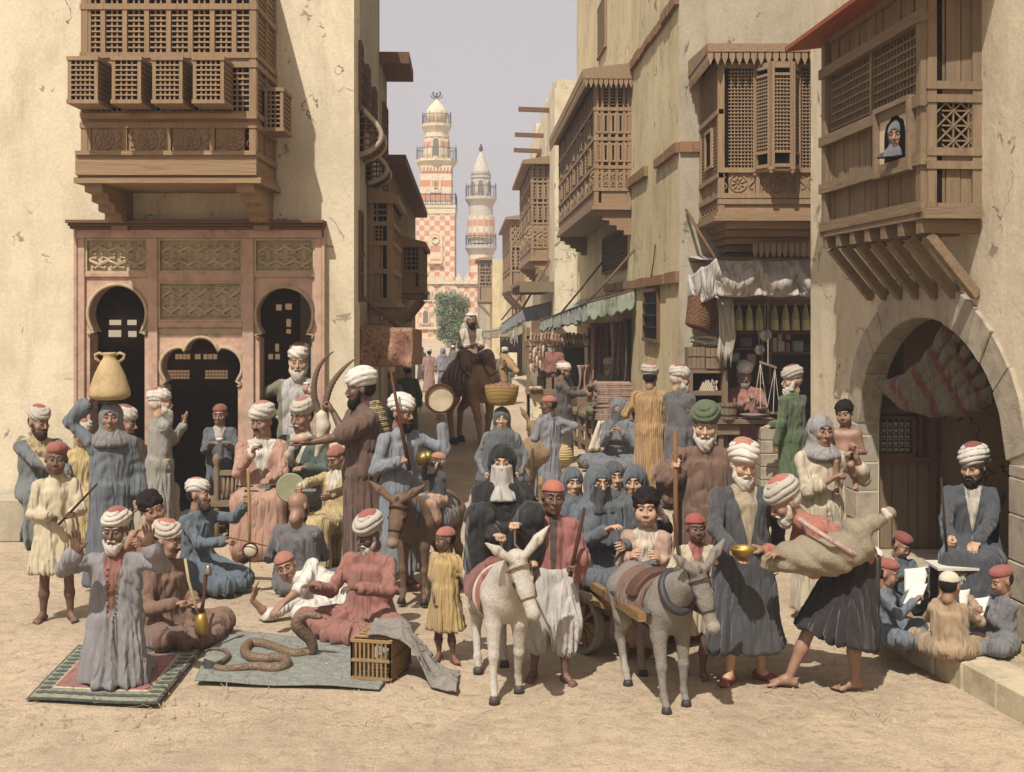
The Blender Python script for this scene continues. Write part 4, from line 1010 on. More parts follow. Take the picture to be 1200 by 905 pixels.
r_ = lambda Yr, L: [(Zp(a, Yr), Zp(b, Yr), k)+tuple(q) for a, b, k, *q in L]
oriel(ch, ls, 15.5-YW, 17.55-YW, .31, r_(15.5, [(352, 318, 'boards', 1), (318, 285, 'boards', 1), (285, 262, 'lattice', 1), (262, 236, 'wide', 1)]), WD, cols=3, ecols=1, pitch=.05, roof=.08, nbr=4)
oriel(l3, p3, 4.0, 6.8, .42, r_(23, [(338, 318, 'boards', 1), (318, 288, 'lattice', 1)]), WD, cols=2, pitch=.08, roof=.07, nbr=3)
mb = MB(); mb.tube([(-2.0, 17.3, 2.35), (-1.25, 16.2, 1.95)], .02, 6)

# ---------------- right side: stall house R1 ------------------------------
r1 = house('stall_house', 'tall yellow plastered house above the spice stall and the carpet stall', (4.5, 21, 0))
C1 = 4018; xa, xb = Xp(545+C1/16, 16), Xp(545+C1/30.7, 30.7); sU = Vector((xb-xa, 14.7, 0)).normalized(); ps = Pl((xa, 16, 0), sU, (-sU.y, sU.x, 0)); pf = Pl((0, 16, 0), (1, 0, 0), (0, -1, 0))
su = lambda u: (C1/(u-545)-16)/sU.y; Yo = lambda u: C1/(u-545)
mb = MB(); ps.box(mb, .002, 14.7, -.1, 13, -.5, 0); wpart(mb, 'side_wall', PLY, r1, label='sunlit yellow side wall facing the street')
ox0, ox1, oz = Xp(846, 16), Xp(953, 16), Zp(330, 16)
mb = MB(); pf.box(mb, xa, ox0, -.1, 13, -.5, .002); pf.box(mb, ox0, 8, oz, 13, -.5, .002); pf.box(mb, ox1+1.0, 8, -.1, oz, -.5, .002); wpart(mb, 'wall', PLG, r1)  # front greyer than the sunlit side: shade put into the plaster colour
for z in (4.72, 2.98, 6.70):     # crumbling brown string courses
    rng = random.Random(int(z*10)); n = 16; L = 14.6 if z < 6 else 9
    for i in range(n):
        if z < 3 and i > 8 or rng.random() < .06: continue
        mb = MB(); a = L*i/n; ps.box(mb, a+.005, a+L/n-.005, z-.09+rng.uniform(-.012, .012), z+.05+rng.uniform(-.02, .015), 0, .07+rng.uniform(-.02, .01)); wpart(mb, 'string_course_block', mat('stone', '#8a6a4a', '#75573c'), r1)
for i in range(3): mb = MB(); pf.box(mb, xa+.18*i, xa+.18*i+.175, 4.63, 4.77, .002, .05); wpart(mb, 'string_course_block', mat('stone', '#8a6a4a', '#75573c'), r1)
# R1 camera-facing oriel
rows = r_(14.5, [(250, 236, 'plain', 1), (236, 229, 'plain', 1), (229, 199, 'rosette', 3), (199, 76, 'lattice', 3), (76, 60, 'lattice', 3)])
o1 = oriel(r1, pf, Xp(843, 14.5), 3.95, 1.45, rows, WD, cols=3, ecols=1, pitch=.042, roof=.16, brackets='cove', fringe=True, erows=r_(14.5, [(250, 229, 'scrolls', 1), (229, 205, 'boards', 1), (205, 130, 'hatch', 1), (130, 60, 'lattice', 1)]))
bc_ = Pl((0, 14.55, 0), (1, 0, 0), (0, -1, 0)); b0, b1 = Xp(890, 14.3), Xp(942, 14.3); z0, z1 = Zp(196, 14.3), Zp(77, 14.3); bw = (b1-b0)
for (p0, p1) in (((b0, 0), (b0+bw*.26, .27)), ((b0+bw*.26, .27), (b0+bw*.74, .27)), ((b0+bw*.74, .27), (b1, 0))):
    A_, B_ = bc_.p(p0[0], 0, p0[1]), bc_.p(p1[0], 0, p1[1]); U = (B_-A_); g = Pl(A_, U, (U.y, -U.x, 0)); L = U.length
    lt, fr, bk = MB(), MB(), MB(); lattice(lt, g, .03, L-.03, z0+.2, z1-.12, 0, .042, .014); g.box(bk, .0, L, z0, z1, -.05, -.03)
    for a, b in ((-.0, .035), (L-.035, L)): g.box(fr, a, b, z0-.03, z1+.04, -.02, .03)
    for a, b in ((z0, z0+.04), (z0+.17, z0+.2), (z1-.12, z1-.09), (z1-.03, z1)): g.box(fr, .035, L-.035, a, b, -.02, .02)
    wpart(lt, 'bay_lattice', WD['z'], o1, kind='stuff'); wpart(fr, 'bay_frame', WD['z'], o1); wpart(bk, 'bay_backing', DARK, o1)
    mb = MB(); mb.lathe([(.001, -.10), (.03, -.06), (.018, -.03), (.024, 0)], tuple(A_+Vector((0, 0, z0)))); wpart(mb, 'bay_drop', WD['z'], o1, smooth=True)
mb = MB(); mb.prism([(0, 0), (bw*.26, -.27), (bw*.74, -.27), (bw, 0)], bc_.p(b0, z0-.04, 0), (1, 0, 0), (0, 1, 0), (0, 0, .04)); mb.prism([(0, 0), (bw*.26, -.27), (bw*.74, -.27), (bw, 0)], bc_.p(b0, z1, 0), (1, 0, 0), (0, 1, 0), (0, 0, .05)); wpart(mb, 'bay_cap', WD['x'], o1, kind='stuff')
mb = MB(); g = Pl((0, 14.9, 0), (1, 0, 0), (0, -1, 0))
for i in range(15): a = 3.0+i*.075; g.prism(mb, [(a, 3.35), (a, 3.24), (a+.03, 3.17), (a+.06, 3.24), (a+.06, 3.35)], 0, .03)
wpart(mb, 'lower_fringe', WD['z'], o1, kind='stuff')
# R1 street-side oriel
rows = r_(20.6, [(240, 222, 'plain', 1), (222, 196, 'rosette', 5), (196, 163, 'hatch', 5), (163, 128, 'hatch', 5), (128, 103, 'lattice', 5)])
rows[-1] = (rows[-1][0], 6.5, 'lattice', 5)
o2 = oriel(r1, ps, su(740), 12.4, .64, rows, WD, cols=5, ecols=1, pitch=.06, roof=.22, rooft=.16, brackets='corbel', fringe=True)
window(r1, ps, 8.2, 9.5, 7.9, 8.9, WD, 'shutter'); 
window(r1, ps, su(773), su(757), Zp(397, 18.2), Zp(342, 18.2), WK, 'bars')
window(r1, ps, 5.2, 8.6, 3.3, 3.95, WK, 'grid', .04)
mb = MB(); mb.tube([ps.p(1.9, 3.5, .02), ps.p(2.05, 3.2, .03), ps.p(2.4, 2.95, .02)], .012, 5); wpart(mb, 'crack_patch', mat('stone', '#8a6a4a', '#75573c'), r1)
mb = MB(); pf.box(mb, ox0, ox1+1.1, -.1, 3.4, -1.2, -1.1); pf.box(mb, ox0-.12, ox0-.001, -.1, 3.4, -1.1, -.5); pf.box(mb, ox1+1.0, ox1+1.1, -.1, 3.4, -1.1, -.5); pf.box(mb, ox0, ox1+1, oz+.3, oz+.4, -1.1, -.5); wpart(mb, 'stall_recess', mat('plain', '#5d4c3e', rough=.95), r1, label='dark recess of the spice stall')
mb = MB(); pf.box(mb, ox0-.04, ox1+.5, Zp(352, 16), Zp(346, 16), -.02, .06); pf.box(mb, ox0-.04, ox1+.5, Zp(358, 16), Zp(352.3, 16), -.02, .03); wpart(mb, 'lintel', WD['x'], r1)
# R2..R5
r2, q2 = block('pale_house', 'pale crumbling house with ragged top and poles halfway down the street', 3255, 31, 43, 1, 8.3, PLW)
mb = MB(); rng = random.Random(3)
for i in range(9): a = i*1.3; h_ = rng.uniform(.1, .6); q2.box(mb, a, a+1.25, 8.3, 8.3+h_, -2, -.05)
wpart(mb, 'parapet', PLW, r2)
for z, a in ((8.05, 2.0), (7.7, 4.4), (7.35, 5.2)): mb = MB(); mb.beam(q2.p(a, z, -.1), q2.p(a, z+.03, .85), .12); wpart(mb, 'roof_pole', WK['x'], r2)
window(r2, q2, 5.6, 7.4, 6.2, 7.4, WK, 'shutter', .08)
oriel(r2, q2, 2.0, 8.8, .50, r_(33, [(302, 290, 'plain', 1), (290, 262, 'rosette', 3), (262, 238, 'hatch', 3), (238, 213, 'hatch', 3), (213, 192, 'hatch', 3)]), WD, cols=3, pitch=.09, roof=.25, brackets='corbel')
mb = MB(); q2.box(mb, .2, 5.5, 3.18, 3.28, .0, .95)
for i in range(4): q2.box(mb, .2+1.6*i, .35+1.6*i, 3.0, 3.18, 0, .9)
wpart(mb, 'canopy_boards', WG['y'], r2, label='weathered wooden board canopy')
r3, q3 = block('ochre_house', 'lower ochre house beyond the pale crumbling house', 3388, 44, 70, 1, 6.2, PLY)
oriel(r3, q3, 3.5, 13, .62, r_(48, [(338, 318, 'boards', 3), (318, 290, 'hatch', 3), (290, 258, 'diag', 3)]), WD, cols=3, pitch=.14, roof=.2, nbr=4)
r4, q4 = block('far_house', 'far ochre house with small wooden oriel near the end of the street', 2275, 71, 92, 1, 5.6, PLY)
oriel(r4, q4, .5, 6, .8, r_(71, [(352, 335, 'boards', 2), (335, 318, 'hatch', 2), (318, 304, 'hatch', 2)]), WD, cols=2, pitch=.2, roof=.2, nbr=3)
r5, q5 = block('farthest_house', 'small grey house at the end of the street below the round minaret', 1560, 93, 106, 1, 5.0, PLG)
for a in (3, 6, 9): window(r5, q5, a-.5, a+.5, 3.2, 4.4, WK, 'bars', .1)
for a in (8, 12, 16): window(r3, q3, a-.5, a+.5, 1.9, 3.0, WK, 'bars', .1)

# ---------------- school house (right) ------------------------------------
sh_ = house('school_house', 'ochre plastered school house with stone arch on the right', (5.2, 10, 0))
wl = lambda Y, C=5850: (C/1400-.0714*Y)
sO = Vector((wl(13), 13, 0)); sUv = Vector((wl(6)-wl(13), -7, 0)).normalized(); pw_ = Pl(sO, sUv, (-1, -.0714, 0)); wu = lambda Y: (13-Y)/abs(sUv.y)
uL, uR = wu(11.55), wu(8.55); cz, spring = .18, 1.42
def archcurve(uL, uR, zs, apex, n=14):
    mid = (uL+uR)/2; hw = (uR-uL)/2; out = []
    for i in range(n+1): t = i/n; out.append((uL+hw*t, zs+(apex-zs)*math.sin(math.acos(max(-1, min(1, 1-t)))**.92*1.0) if False else zs+(apex-zs)*(1-(1-t)**2.0)**.56))
    return out+[(2*mid-a, z) for a, z in out[::-1][1:]]
ac = archcurve(uL, uR, spring, 2.46)
mb = MB(); pw_.prism(mb, [(0, -.1), (0, 9), (14, 9), (14, -.1), (uR, -.1)]+ac[::-1]+[(uL, -.1)], -.20, 0); wpart(mb, 'wall', PLA, sh_)
mb = MB(); mb.hexa([pw_.p(0, -.1, 0), pw_.p(0, -.1, -.5), pw_.p(0, -.1, -3)+Vector((0, .01, 0)), pw_.p(0, -.1, 0)+Vector((0, .4, 0)), pw_.p(0, 9, 0), pw_.p(0, 9, -.5), pw_.p(0, 9, -3)+Vector((0, .01, 0)), pw_.p(0, 9, 0)+Vector((0, .4, 0))])
mb = MB(); mb.hexa([tuple(pw_.p(.56, z, -.21)) if k == 0 else (tuple(pw_.p(.56, z, -3.5)) if k == 1 else (tuple(pw_.p(.002, z, -3.5)) if k == 2 else tuple(pw_.p(.002, z, -.21)))) for z in (-.1, 9) for k in (0, 1, 2, 3)]); wpart(mb, 'end_wall', PLG, sh_)
archp = MB(); pw_.box(archp, uL-.02, uR+.02, cz-.16, cz+.005, -3.2, -.0); arch = wpart(archp, 'arch', STO, sh_, label='pointed stone arch over the school entrance')
n = len(ac)-1; per = 2; rng = random.Random(9)
acx = lambda k, off: None
def off(i, o):
    a = Vector((ac[max(i-1, 0)][0], ac[max(i-1, 0)][1])); b = Vector((ac[min(i+1, n)][0], ac[min(i+1, n)][1])); t = (b-a).normalized(); return (ac[i][0]-t.y*o, ac[i][1]+t.x*o)
for i in range(0, n, per):
    pts = [off(j, -.0+.004) for j in range(i, i+per+1)]; g = .008; th = .30+rng.uniform(-.02, .03)
    if i == 0: pass
    inner = [off(j, -.014) for j in range(i, min(i+per, n)+1)]; outer = [off(j, th) for j in range(i, min(i+per, n)+1)]
    def lerp(a, b, t): return (a[0]+(b[0]-a[0])*t, a[1]+(b[1]-a[1])*t)
    inner[0] = lerp(inner[0], inner[1], .03); outer[0] = lerp(outer[0], outer[1], .03); inner[-1] = lerp(inner[-1], inner[-2], .03); outer[-1] = lerp(outer[-1], outer[-2], .03)
    mb = MB(); pw_.prism(mb, inner+outer[::-1], -.19, .022+rng.uniform(-.008, .012)); wpart(mb, 'voussoir', STO, arch, bevel=.008)
for sgn, uu in ((-1, uL), (1, uR)):
    z = cz+.01
    while z < spring-.02:
        h_ = min(rng.uniform(.26, .34), spring-z-.004); a, b = (uu-.30-rng.uniform(0, .05), uu+.005) if sgn < 0 else (uu-.005, uu+.3); mb = MB(); pw_.box(mb, a, b, z+.004, z+h_-.004, -.19, .02+rng.uniform(-.008, .01)); wpart(mb, 'jamb_stone', STO, arch, bevel=.008); z += h_
# room behind the arch
ye = 11.72; e_ = Pl((0, ye, 0), (1, 0, 0), (0, -1, 0)); INW = mat('plaster', '#9a8464', '#7a654a')
mb = MB(); e_.box(mb, wl(ye)+.5, 7.5, -.1, 3.6, -.3, 0); mb.box(5.9, 6.1, 7.2, ye, -.1, 3.6); mb.box(3.8+.15, 6.0, 7.2, ye, 3.4, 3.6); mb.box(4.0, 6.0, 7.0, 7.2, -.1, 3.6); wpart(mb, 'inner_wall', INW, sh_, label='worn brown walls of the school room')
mb = MB(); mb.box(3.45, 6.0, 7.2, ye, .0, cz); wpart(mb, 'inner_floor', mat('stone', '#a08a66'), sh_)
dX = lambda u: Xp(u, ye); dZ = lambda v: Zp(v, ye)
dr = MB(); e_.box(dr, dX(1018), dX(1092), cz, dZ(478), .002, .03); door = wpart(dr, 'door', WK['z'], sh_, label='plank door with latticed opening')
for a, b in ((1016, 1022.5), (1086, 1094)): mb = MB(); e_.box(mb, dX(a), dX(b), cz, dZ(476), .03, .10); wpart(mb, 'door_post', WK['z'], door)
for v0, v1 in ((476, 484), (535, 541)): mb = MB(); e_.box(mb, dX(1022.6), dX(1085.9), dZ(v1), dZ(v0), .03, .085); wpart(mb, 'door_rail', WK['x'], door)
us = [1022.6, 1043, 1062, 1073, 1085.8]
for a, b in zip(us, us[1:]): mb = MB(); e_.box(mb, dX(a)+.004, dX(b)-.004, cz+.01, dZ(541.3), .03, .05+random.Random(a).uniform(0, .012)); wpart(mb, 'door_board', WG['z'], door)
mb = MB(); e_.box(mb, dX(1024), dX(1066), dZ(530), dZ(492), .031, .04); wpart(mb, 'opening_backing', DARK, door)
mb = MB()
for i in range(6):
    for j in range(5): mb.ball(tuple(e_.p(dX(1027+7*i), dZ(496+7.6*j), .055)), .022, 8)
lattice(mb, e_, dX(1024), dX(1066), dZ(530), dZ(492), .05, .06, .010); wpart(mb, 'turned_lattice', mat('wood', '#a09078', ax='z'), door, kind='stuff')
for a, b, c, d in ((1020, 1070, 487, 491.5), (1020, 1070, 530.5, 535), (1066.5, 1071, 491.6, 530.4), (1074, 1078, 484.5, 534.5)): mb = MB(); e_.box(mb, dX(a), dX(b), dZ(d), dZ(c), .03, .075); wpart(mb, 'opening_frame', WK['x'], door)
# the platform with its kerb stones
kA, kB = Vector((2.50, 10.55, 0)), Vector((3.33, 5.9, 0)); kU = (kB-kA).normalized(); kN = Vector((kU.y, -kU.x, 0)); kp = Pl(kA, kU, kN); L = (kB-kA).length
plat = empty('stone_platform', (3.4, 8.5, 0), 0, 'raised stone platform in front of the arch with block kerb', 'platform')
mb = MB(); mb.prism([(0, 0), (L, 0), (L, -1.6), (0, -1.35)], kp.p(0, 0, -.30), kU, kN, (0, 0, cz-.006)); wpart(mb, 'top_surface', mat('sand', '#bfae92', '#cfc0a4'), plat)
rng = random.Random(12); a = 0; top_ = mat('stone', '#b3a68a', '#978b76')
while a < L:
    w = rng.uniform(.34, .46); mb = MB(); kp.box(mb, a+.006, min(a+w, L)-.006, -.02, cz+rng.uniform(-.006, .004), -.31, .0+rng.uniform(-.008, .012)); wpart(mb, 'kerb_stone', top_, plat, bevel=.012); a += w
a = 0
while a < 1.3:
    w = .4; mb = MB(); g = Pl(kA, -kN, -kU); g.box(mb, a+.32, a+w+.31, -.02, cz-.004, -.3, .0); wpart(mb, 'kerb_stone', top_, plat, bevel=.012); a += w
# school balcony
bO = Vector((wl(9.0, 5265), 9.0, 0)); fU = Vector((wl(11.25, 5265)-wl(9.0, 5265), 2.25, 0)).normalized()
wdep = .42; pb_ = Pl(Vector((wl(9.0), 9.0, 0)), fU, (-1, -.0714, 0)); LL = 2.26
rows = [(3.284, 3.645, 'boards', 1), (3.645, 4.085, 'boards', 1), (4.085, 4.72, 'wide', 2), (4.72, 5.02, 'boards', 1)]
erow = [(3.284, 3.60, 'boards', 1), (3.60, 3.70, 'plain', 1), (3.70, 4.10, 'star', 1), (4.10, 4.20, 'plain', 1), (4.20, 5.02, 'boards', 1)]
o4 = oriel(sh_, pb_, 0, LL, wdep, rows, WG, cols=2, ecols=1, pitch=.040, roof=0, brackets=None, erows=erow)
fb = Pl(pb_.p(0, 0, wdep), pb_.U, pb_.N)
for z, d in ((3.645, .05), (4.085, .05), (4.72, .05), (3.29, .04)): mb = MB(); fb.box(mb, -.03, LL+.03, z-.045, z+.045, .02, d+.02); wpart(mb, 'rail', WG['y'], o4)
for u in (.0, LL-.09): mb = MB(); fb.box(mb, u, u+.09, 3.2, 5.02, .005, .05); wpart(mb, 'corner_post', WG['z'], o4)
for i in range(7):
    u = .06+i*(LL-.12)/6; mb = MB(); pb_.box(mb, u-.05, u+.05, 3.09, 3.19, -.02, wdep+.04); wpart(mb, 'joist', WG['x'], o4)
    if i % 1 == 0: mb = MB(); mb.beam(pb_.p(u, 3.08, wdep-.03), pb_.p(u, 2.62, .01), .09, .07, up=pb_.N); wpart(mb, 'bracket', WG['y'], o4)
mb = MB(); mb.hexa([pb_.p(-.4, 5.10, 0), pb_.p(LL+.4, 5.10, 0), pb_.p(LL+.4, 5.02, wdep+.28), pb_.p(-.4, 5.02, wdep+.28), pb_.p(-.4, 5.30, 0), pb_.p(LL+.4, 5.30, 0), pb_.p(LL+.4, 5.06, wdep+.28), pb_.p(-.4, 5.06, wdep+.28)]); wpart(mb, 'roof', mat('wood', '#a0583a', '#8a4a34', ax='y'), o4, label='reddish painted roof board')
# the hatch: near-black plate painted as its unlit opening, the woman before it
h0, h1, hz0, hz1 = .16, .80, 3.62, 4.11
mb = MB(); fb.box(mb, h0, h1, hz0, hz1, -.005, .055); wpart(mb, 'hatch_recess', mat('plain', '#cdb58c'), o4, label='pale board of the window surround')
hole = [(.34+.0, .03)]; cx = (h0+h1)/2; hp_ = []
for i in range(13): t = math.pi*i/12; hp_.append((cx-.21*math.cos(t), hz0+.27+.14*math.sin(t)*(1+.18*abs(math.sin(3*t)))))
mb = MB(); fb.prism(mb, [(cx-.21, hz0+.03)]+hp_+[(cx+.21, hz0+.03)], .056, .060); wpart(mb, 'hatch_dark_plate', DARK, o4)
for a, b, c, d in ((h0-.04, h1+.04, hz0-.04, hz0), (h0-.04, h1+.04, hz1, hz1+.04), (h0-.04, h0, hz0, hz1), (h1, h1+.04, hz0, hz1)): mb = MB(); fb.box(mb, a, b, c, d, .0, .10); wpart(mb, 'hatch_frame', WG['y'], o4)
mb = MB(); q = pb_.p(-.10, 0, .02); mb.box(3.55, 3.62, 8.86, 8.95, 3.45, 5.6); wpart(mb, 'hanging_batten', WK['z'], o4)

# ---------------- mosque, minarets, tree ----------------------------------
def checker(c1, c2, sx, sz, kind='check'):
    m = mat('stone', c1, c1, tag=str(c2)+kind+str(sx)); 
    if m.get('done'): return m
    m['done'] = 1; N = m.node_tree.nodes; L = m.node_tree.links; b = N['Principled BSDF']; src = b.inputs['Base Color'].links[0].from_socket
    tc = N.new('ShaderNodeTexCoord'); sp = N.new('ShaderNodeSeparateXYZ'); L.new(tc.outputs['Object'], sp.inputs[0])
    def mt(op, a, bb=None):
        x = N.new('ShaderNodeMath'); x.operation = op
        for s, v in ((0, a), (1, bb)):
            if v is None: continue
            if isinstance(v, (int, float)): x.inputs[s].default_value = v
            else: L.new(v, x.inputs[s])
        return x.outputs[0]
    fz = mt('FLOOR', mt('DIVIDE', sp.outputs[2], sz)); xy = mt('ADD', sp.outputs[0], sp.outputs[1]); fx = mt('FLOOR', mt('DIVIDE', xy, sx))
    s = mt('ADD', fz, fx) if kind == 'check' else fz; par = mt('PINGPONG', s, 1.0)
    mx = N.new('ShaderNodeMix'); mx.data_type = 'RGBA'; L.new(par, mx.inputs[0]); L.new(src, mx.inputs[6]); mx.inputs[7].default_value = (*hexc(c2), 1); L.new(mx.outputs[2], b.inputs['Base Color']); return m
CHK = checker('#d0bfa4', '#c08a68', .48, .48); STR = checker('#cfbfa6', '#c08662', 1, .62, 'str'); LIME = mat('stone', '#cfc0a0', '#bdac8c')
YM = 110.0; px = YM/F; mx_ = lambda u: Xp(u, YM); mz_ = lambda v: Zp(v, YM)
mq = empty('mosque', (mx_(520), YM, 0), 0, 'pale mosque with checkered masonry and crenellated top at the street end', 'mosque')
pm = Pl((0, YM, 0), (1, 0, 0), (0, -1, 0)); mb = MB(); pm.box(mb, mx_(440), mx_(640), -1, mz_(329), -8, 0); wpart(mb, 'wall', CHK, mq)
for i in range(22):
    u = mx_(440)+i*.82; mb = MB(); pm.prism(mb, [(u, mz_(329)), (u, mz_(325)), (u+.12, mz_(324)), (u+.28, mz_(319.5)), (u+.44, mz_(324)), (u+.56, mz_(325)), (u+.56, mz_(329))], -.4, .1); wpart(mb, 'merlon', LIME, mq)
mb = MB(); pm.box(mb, mx_(440), mx_(640), mz_(333), mz_(329.2), 0, .25); pm.box(mb, mx_(440), mx_(640), mz_(386), mz_(384), 0, .2); pm.box(mb, mx_(440), mx_(640), -1, mz_(395), 0, .15); wpart(mb, 'moulding', LIME, mq)
def archwin(root, pl, u, z0, z1, hw, m1, m2, t=.25):
    def shape(h, zz0, zz1): return [(u-h, zz0), (u-h, zz1-h*1.3)]+[(u-h*math.cos(math.pi*i/10), zz1-h*1.3+h*1.3*math.sin(math.pi*i/10)) for i in range(1, 10)]+[(u+h, zz1-h*1.3), (u+h, zz0)]
    mb = MB(); pl.prism(mb, shape(hw+t, z0-.1, z1+t), .0, .12); w = wpart(mb, 'window', m1, root)
    mb = MB(); pl.prism(mb, shape(hw, z0, z1), .12, .13); wpart(mb, 'window_recess', m2, w); return w
SHD = mat('plain', '#7a6a58')
for u in (499, 526): archwin(mq, pm, mx_(u), mz_(383), mz_(334), 9.5*px, LIME, CHK); archwin(mq, Pl(pm.p(0, 0, .14), pm.U, pm.N), mx_(u), mz_(379), mz_(364), 3*px, LIME, SHD, .12); archwin(mq, Pl(pm.p(0, 0, .14), pm.U, pm.N), mx_(u)-3*px, mz_(352), mz_(341), 2*px, LIME, SHD, .12); archwin(mq, Pl(pm.p(0, 0, .14), pm.U, pm.N), mx_(u)+3.4*px, mz_(352), mz_(341), 2*px, LIME, SHD, .12)
YN = 112.0; nx_ = lambda u: Xp(u, YN); nz_ = lambda v: Zp(v, YN); pn = YN/F
m1 = empty('square_minaret', (nx_(513), YN+2, 0), 0, 'tall square striped minaret with bulbous dome and two balconies', 'minaret')
cx, cy = nx_(510), YN+2.2
def oct_(mb, r, z0, z1, n=8, c=None):
    c = c or (cx, cy); mb.lathe([(r[0] if isinstance(r, tuple) else r, z0), (r[1] if isinstance(r, tuple) else r, z1)], (c[0], c[1], 0), n)
def sq(mb, w, z0, z1): mb.box(cx-w, cx+w, cy-w, cy+w, z0, z1)
mb = MB(); sq(mb, 22.5*pn, 0, nz_(250)); wpart(mb, 'lower_shaft', CHK, m1)
mb = MB(); sq(mb, 23.2*pn, nz_(250), nz_(240)); wpart(mb, 'plain_band', LIME, m1)
mb = MB(); sq(mb, 18.5*pn, nz_(239), nz_(193)); wpart(mb, 'upper_shaft', STR, m1)
def gallery(root, c, r, z, hr, n, m, sqr=False):
    mb = MB()
    if sqr: mb.box(c[0]-r*.93, c[0]+r*.93, c[1]-r*.93, c[1]+r*.93, z-.7, z-.25); mb.box(c[0]-r, c[0]+r, c[1]-r, c[1]+r, z-.25, z)
    else: mb.lathe([(r*.72, z-1.0), (r*.86, z-.6), (r*.88, z-.55), (r, z-.25), (r, z)], (c[0], c[1], 0), n)
    g = wpart(mb, 'gallery', LIME, root); rl = MB()
    if sqr:
        for a, b in (((-1, -1), (1, -1)), ((1, -1), (1, 1)), ((1, 1), (-1, 1)), ((-1, 1), (-1, -1))):
            A_ = Vector((c[0]+a[0]*r*.97, c[1]+a[1]*r*.97, z)); B_ = Vector((c[0]+b[0]*r*.97, c[1]+b[1]*r*.97, z))
            rl.beam(A_+Vector((0, 0, hr)), B_+Vector((0, 0, hr)), .06)
            for i in range(9): q = A_.lerp(B_, i/8); rl.beam(q, q+Vector((0, 0, hr*1.15)), .05)
    else:
        k = 22
        for i in range(k):
            t = 2*math.pi*i/k; t2 = 2*math.pi*(i+1)/k; q = Vector((c[0]+r*.95*math.cos(t), c[1]+r*.95*math.sin(t), z)); q2 = Vector((c[0]+r*.95*math.cos(t2), c[1]+r*.95*math.sin(t2), z))
            rl.beam(q, q+Vector((0, 0, hr*(1.3 if i % 3 == 0 else 1))), .05); rl.beam(q+Vector((0, 0, hr)), q2+Vector((0, 0, hr)), .05)
    wpart(rl, 'railing', mat('metal', '#4a4038'), g, kind='stuff')
gallery(m1, (cx, cy), 24*pn, nz_(240), 1.0, 4, None, True); gallery(m1, (cx, cy), 25*pn, nz_(184), 1.0, 8, None)
mb = MB(); oct_(mb, 14*pn, nz_(184), nz_(150), 12); oct_(mb, 15.2*pn, nz_(158), nz_(155), 12); wpart(mb, 'octagonal_shaft', LIME, m1)
gallery(m1, (cx, cy), 18*pn, nz_(142), .9, 12, None)
mb = MB(); mb.lathe([(10*pn, nz_(142)), (10.5*pn, nz_(138)), (13*pn, nz_(135)), (13.4*pn, nz_(130)), (11.5*pn, nz_(124)), (7.5*pn, nz_(119)), (3.5*pn, nz_(115)), (1.2*pn, nz_(112)), (.3*pn, nz_(110))], (cx, cy, 0), 16); wpart(mb, 'dome', LIME, m1, smooth=True)
mb = MB(); mb.tube([(cx, cy, nz_(111)), (cx, cy, nz_(104))], .09, 6); mb.tube([(cx+.35*math.cos(t), cy, nz_(105)+.35*math.sin(t)) for t in [R(-215+25*i) for i in range(11)]], .08, 5)
for sg in (-1, 1): mb.tube([(cx, cy, nz_(113)), (cx+sg*.5, cy, nz_(109)), (cx+sg*.55, cy, nz_(107))], .05, 5)
wpart(mb, 'crescent_finial', mat('metal', '#4a4038'), m1)
pq = Pl((0, cy-22.5*pn, 0), (1, 0, 0), (0, -1, 0)); archwin(m1, pq, cx, nz_(306), nz_(274), 6*pn, LIME, STR, .2); mb = MB(); mb.tube([(cx+.32*math.cos(t), cy-22.5*pn-.2, nz_(281)+.32*math.sin(t)) for t in [R(30*i) for i in range(13)]], .09, 5); wpart(mb, 'round_moulding', LIME, m1)
mb = MB(); pq.box(mb, cx-8*pn, cx+8*pn, nz_(309), nz_(306), 0, .4); wpart(mb, 'window_ledge', LIME, m1)
pq2 = Pl((0, cy-18.5*pn, 0), (1, 0, 0), (0, -1, 0)); archwin(m1, pq2, cx, nz_(224), nz_(207), 4.2*pn, LIME, STR, .15); archwin(m1, Pl(pq2.p(0, 0, .14), pq2.U, pq2.N), cx, nz_(218), nz_(211), 1.4*pn, LIME, SHD, .05)
for i in range(9): mb = MB(); pq2.box(mb, cx-1.3+i*.32, cx-1.15+i*.32, nz_(200), nz_(195), 0, .12); wpart(mb, 'dentil', LIME, m1)
for i in range(5):
    t = R(-90+36*(i-2)); ax_ = Vector((math.cos(t), math.sin(t), 0)); g = Pl(Vector((cx, cy, 0))+ax_*13.6*pn, (-ax_.y, ax_.x, 0), ax_); archwin(m1, g, 0, nz_(181), nz_(160), .28, LIME, SHD if i == 2 else STR, .10)
LIME = mat('stone', '#b9b0a0', '#a39a8a')
m2_ = empty('round_minaret', (nx_(563), YN+6, 0), 0, 'shorter round minaret with conical roof behind the far houses', 'minaret')
cx, cy = nx_(563), YN+1.8
mb = MB(); oct_(mb, 14.5*pn, 0, nz_(297), 20); wpart(mb, 'lower_shaft', STR, m2_, smooth=False)
mb = MB(); oct_(mb, 14.5*pn, nz_(284), nz_(238), 20); wpart(mb, 'middle_shaft', LIME, m2_)
gallery(m2_, (cx, cy), 19*pn, nz_(287), .9, 20, None); gallery(m2_, (cx, cy), 19*pn, nz_(229), 1.0, 20, None)
mb = MB(); oct_(mb, 11.5*pn, nz_(230), nz_(205), 14); oct_(mb, 12.6*pn, nz_(206.5), nz_(204), 14); wpart(mb, 'lantern', LIME, m2_)
mb = MB(); mb.lathe([(12.4*pn, nz_(204)), (10*pn, nz_(197)), (5*pn, nz_(183)), (1*pn, nz_(175)), (.2*pn, nz_(173))], (cx, cy, 0), 18); wpart(mb, 'cone_roof', LIME, m2_, smooth=True)
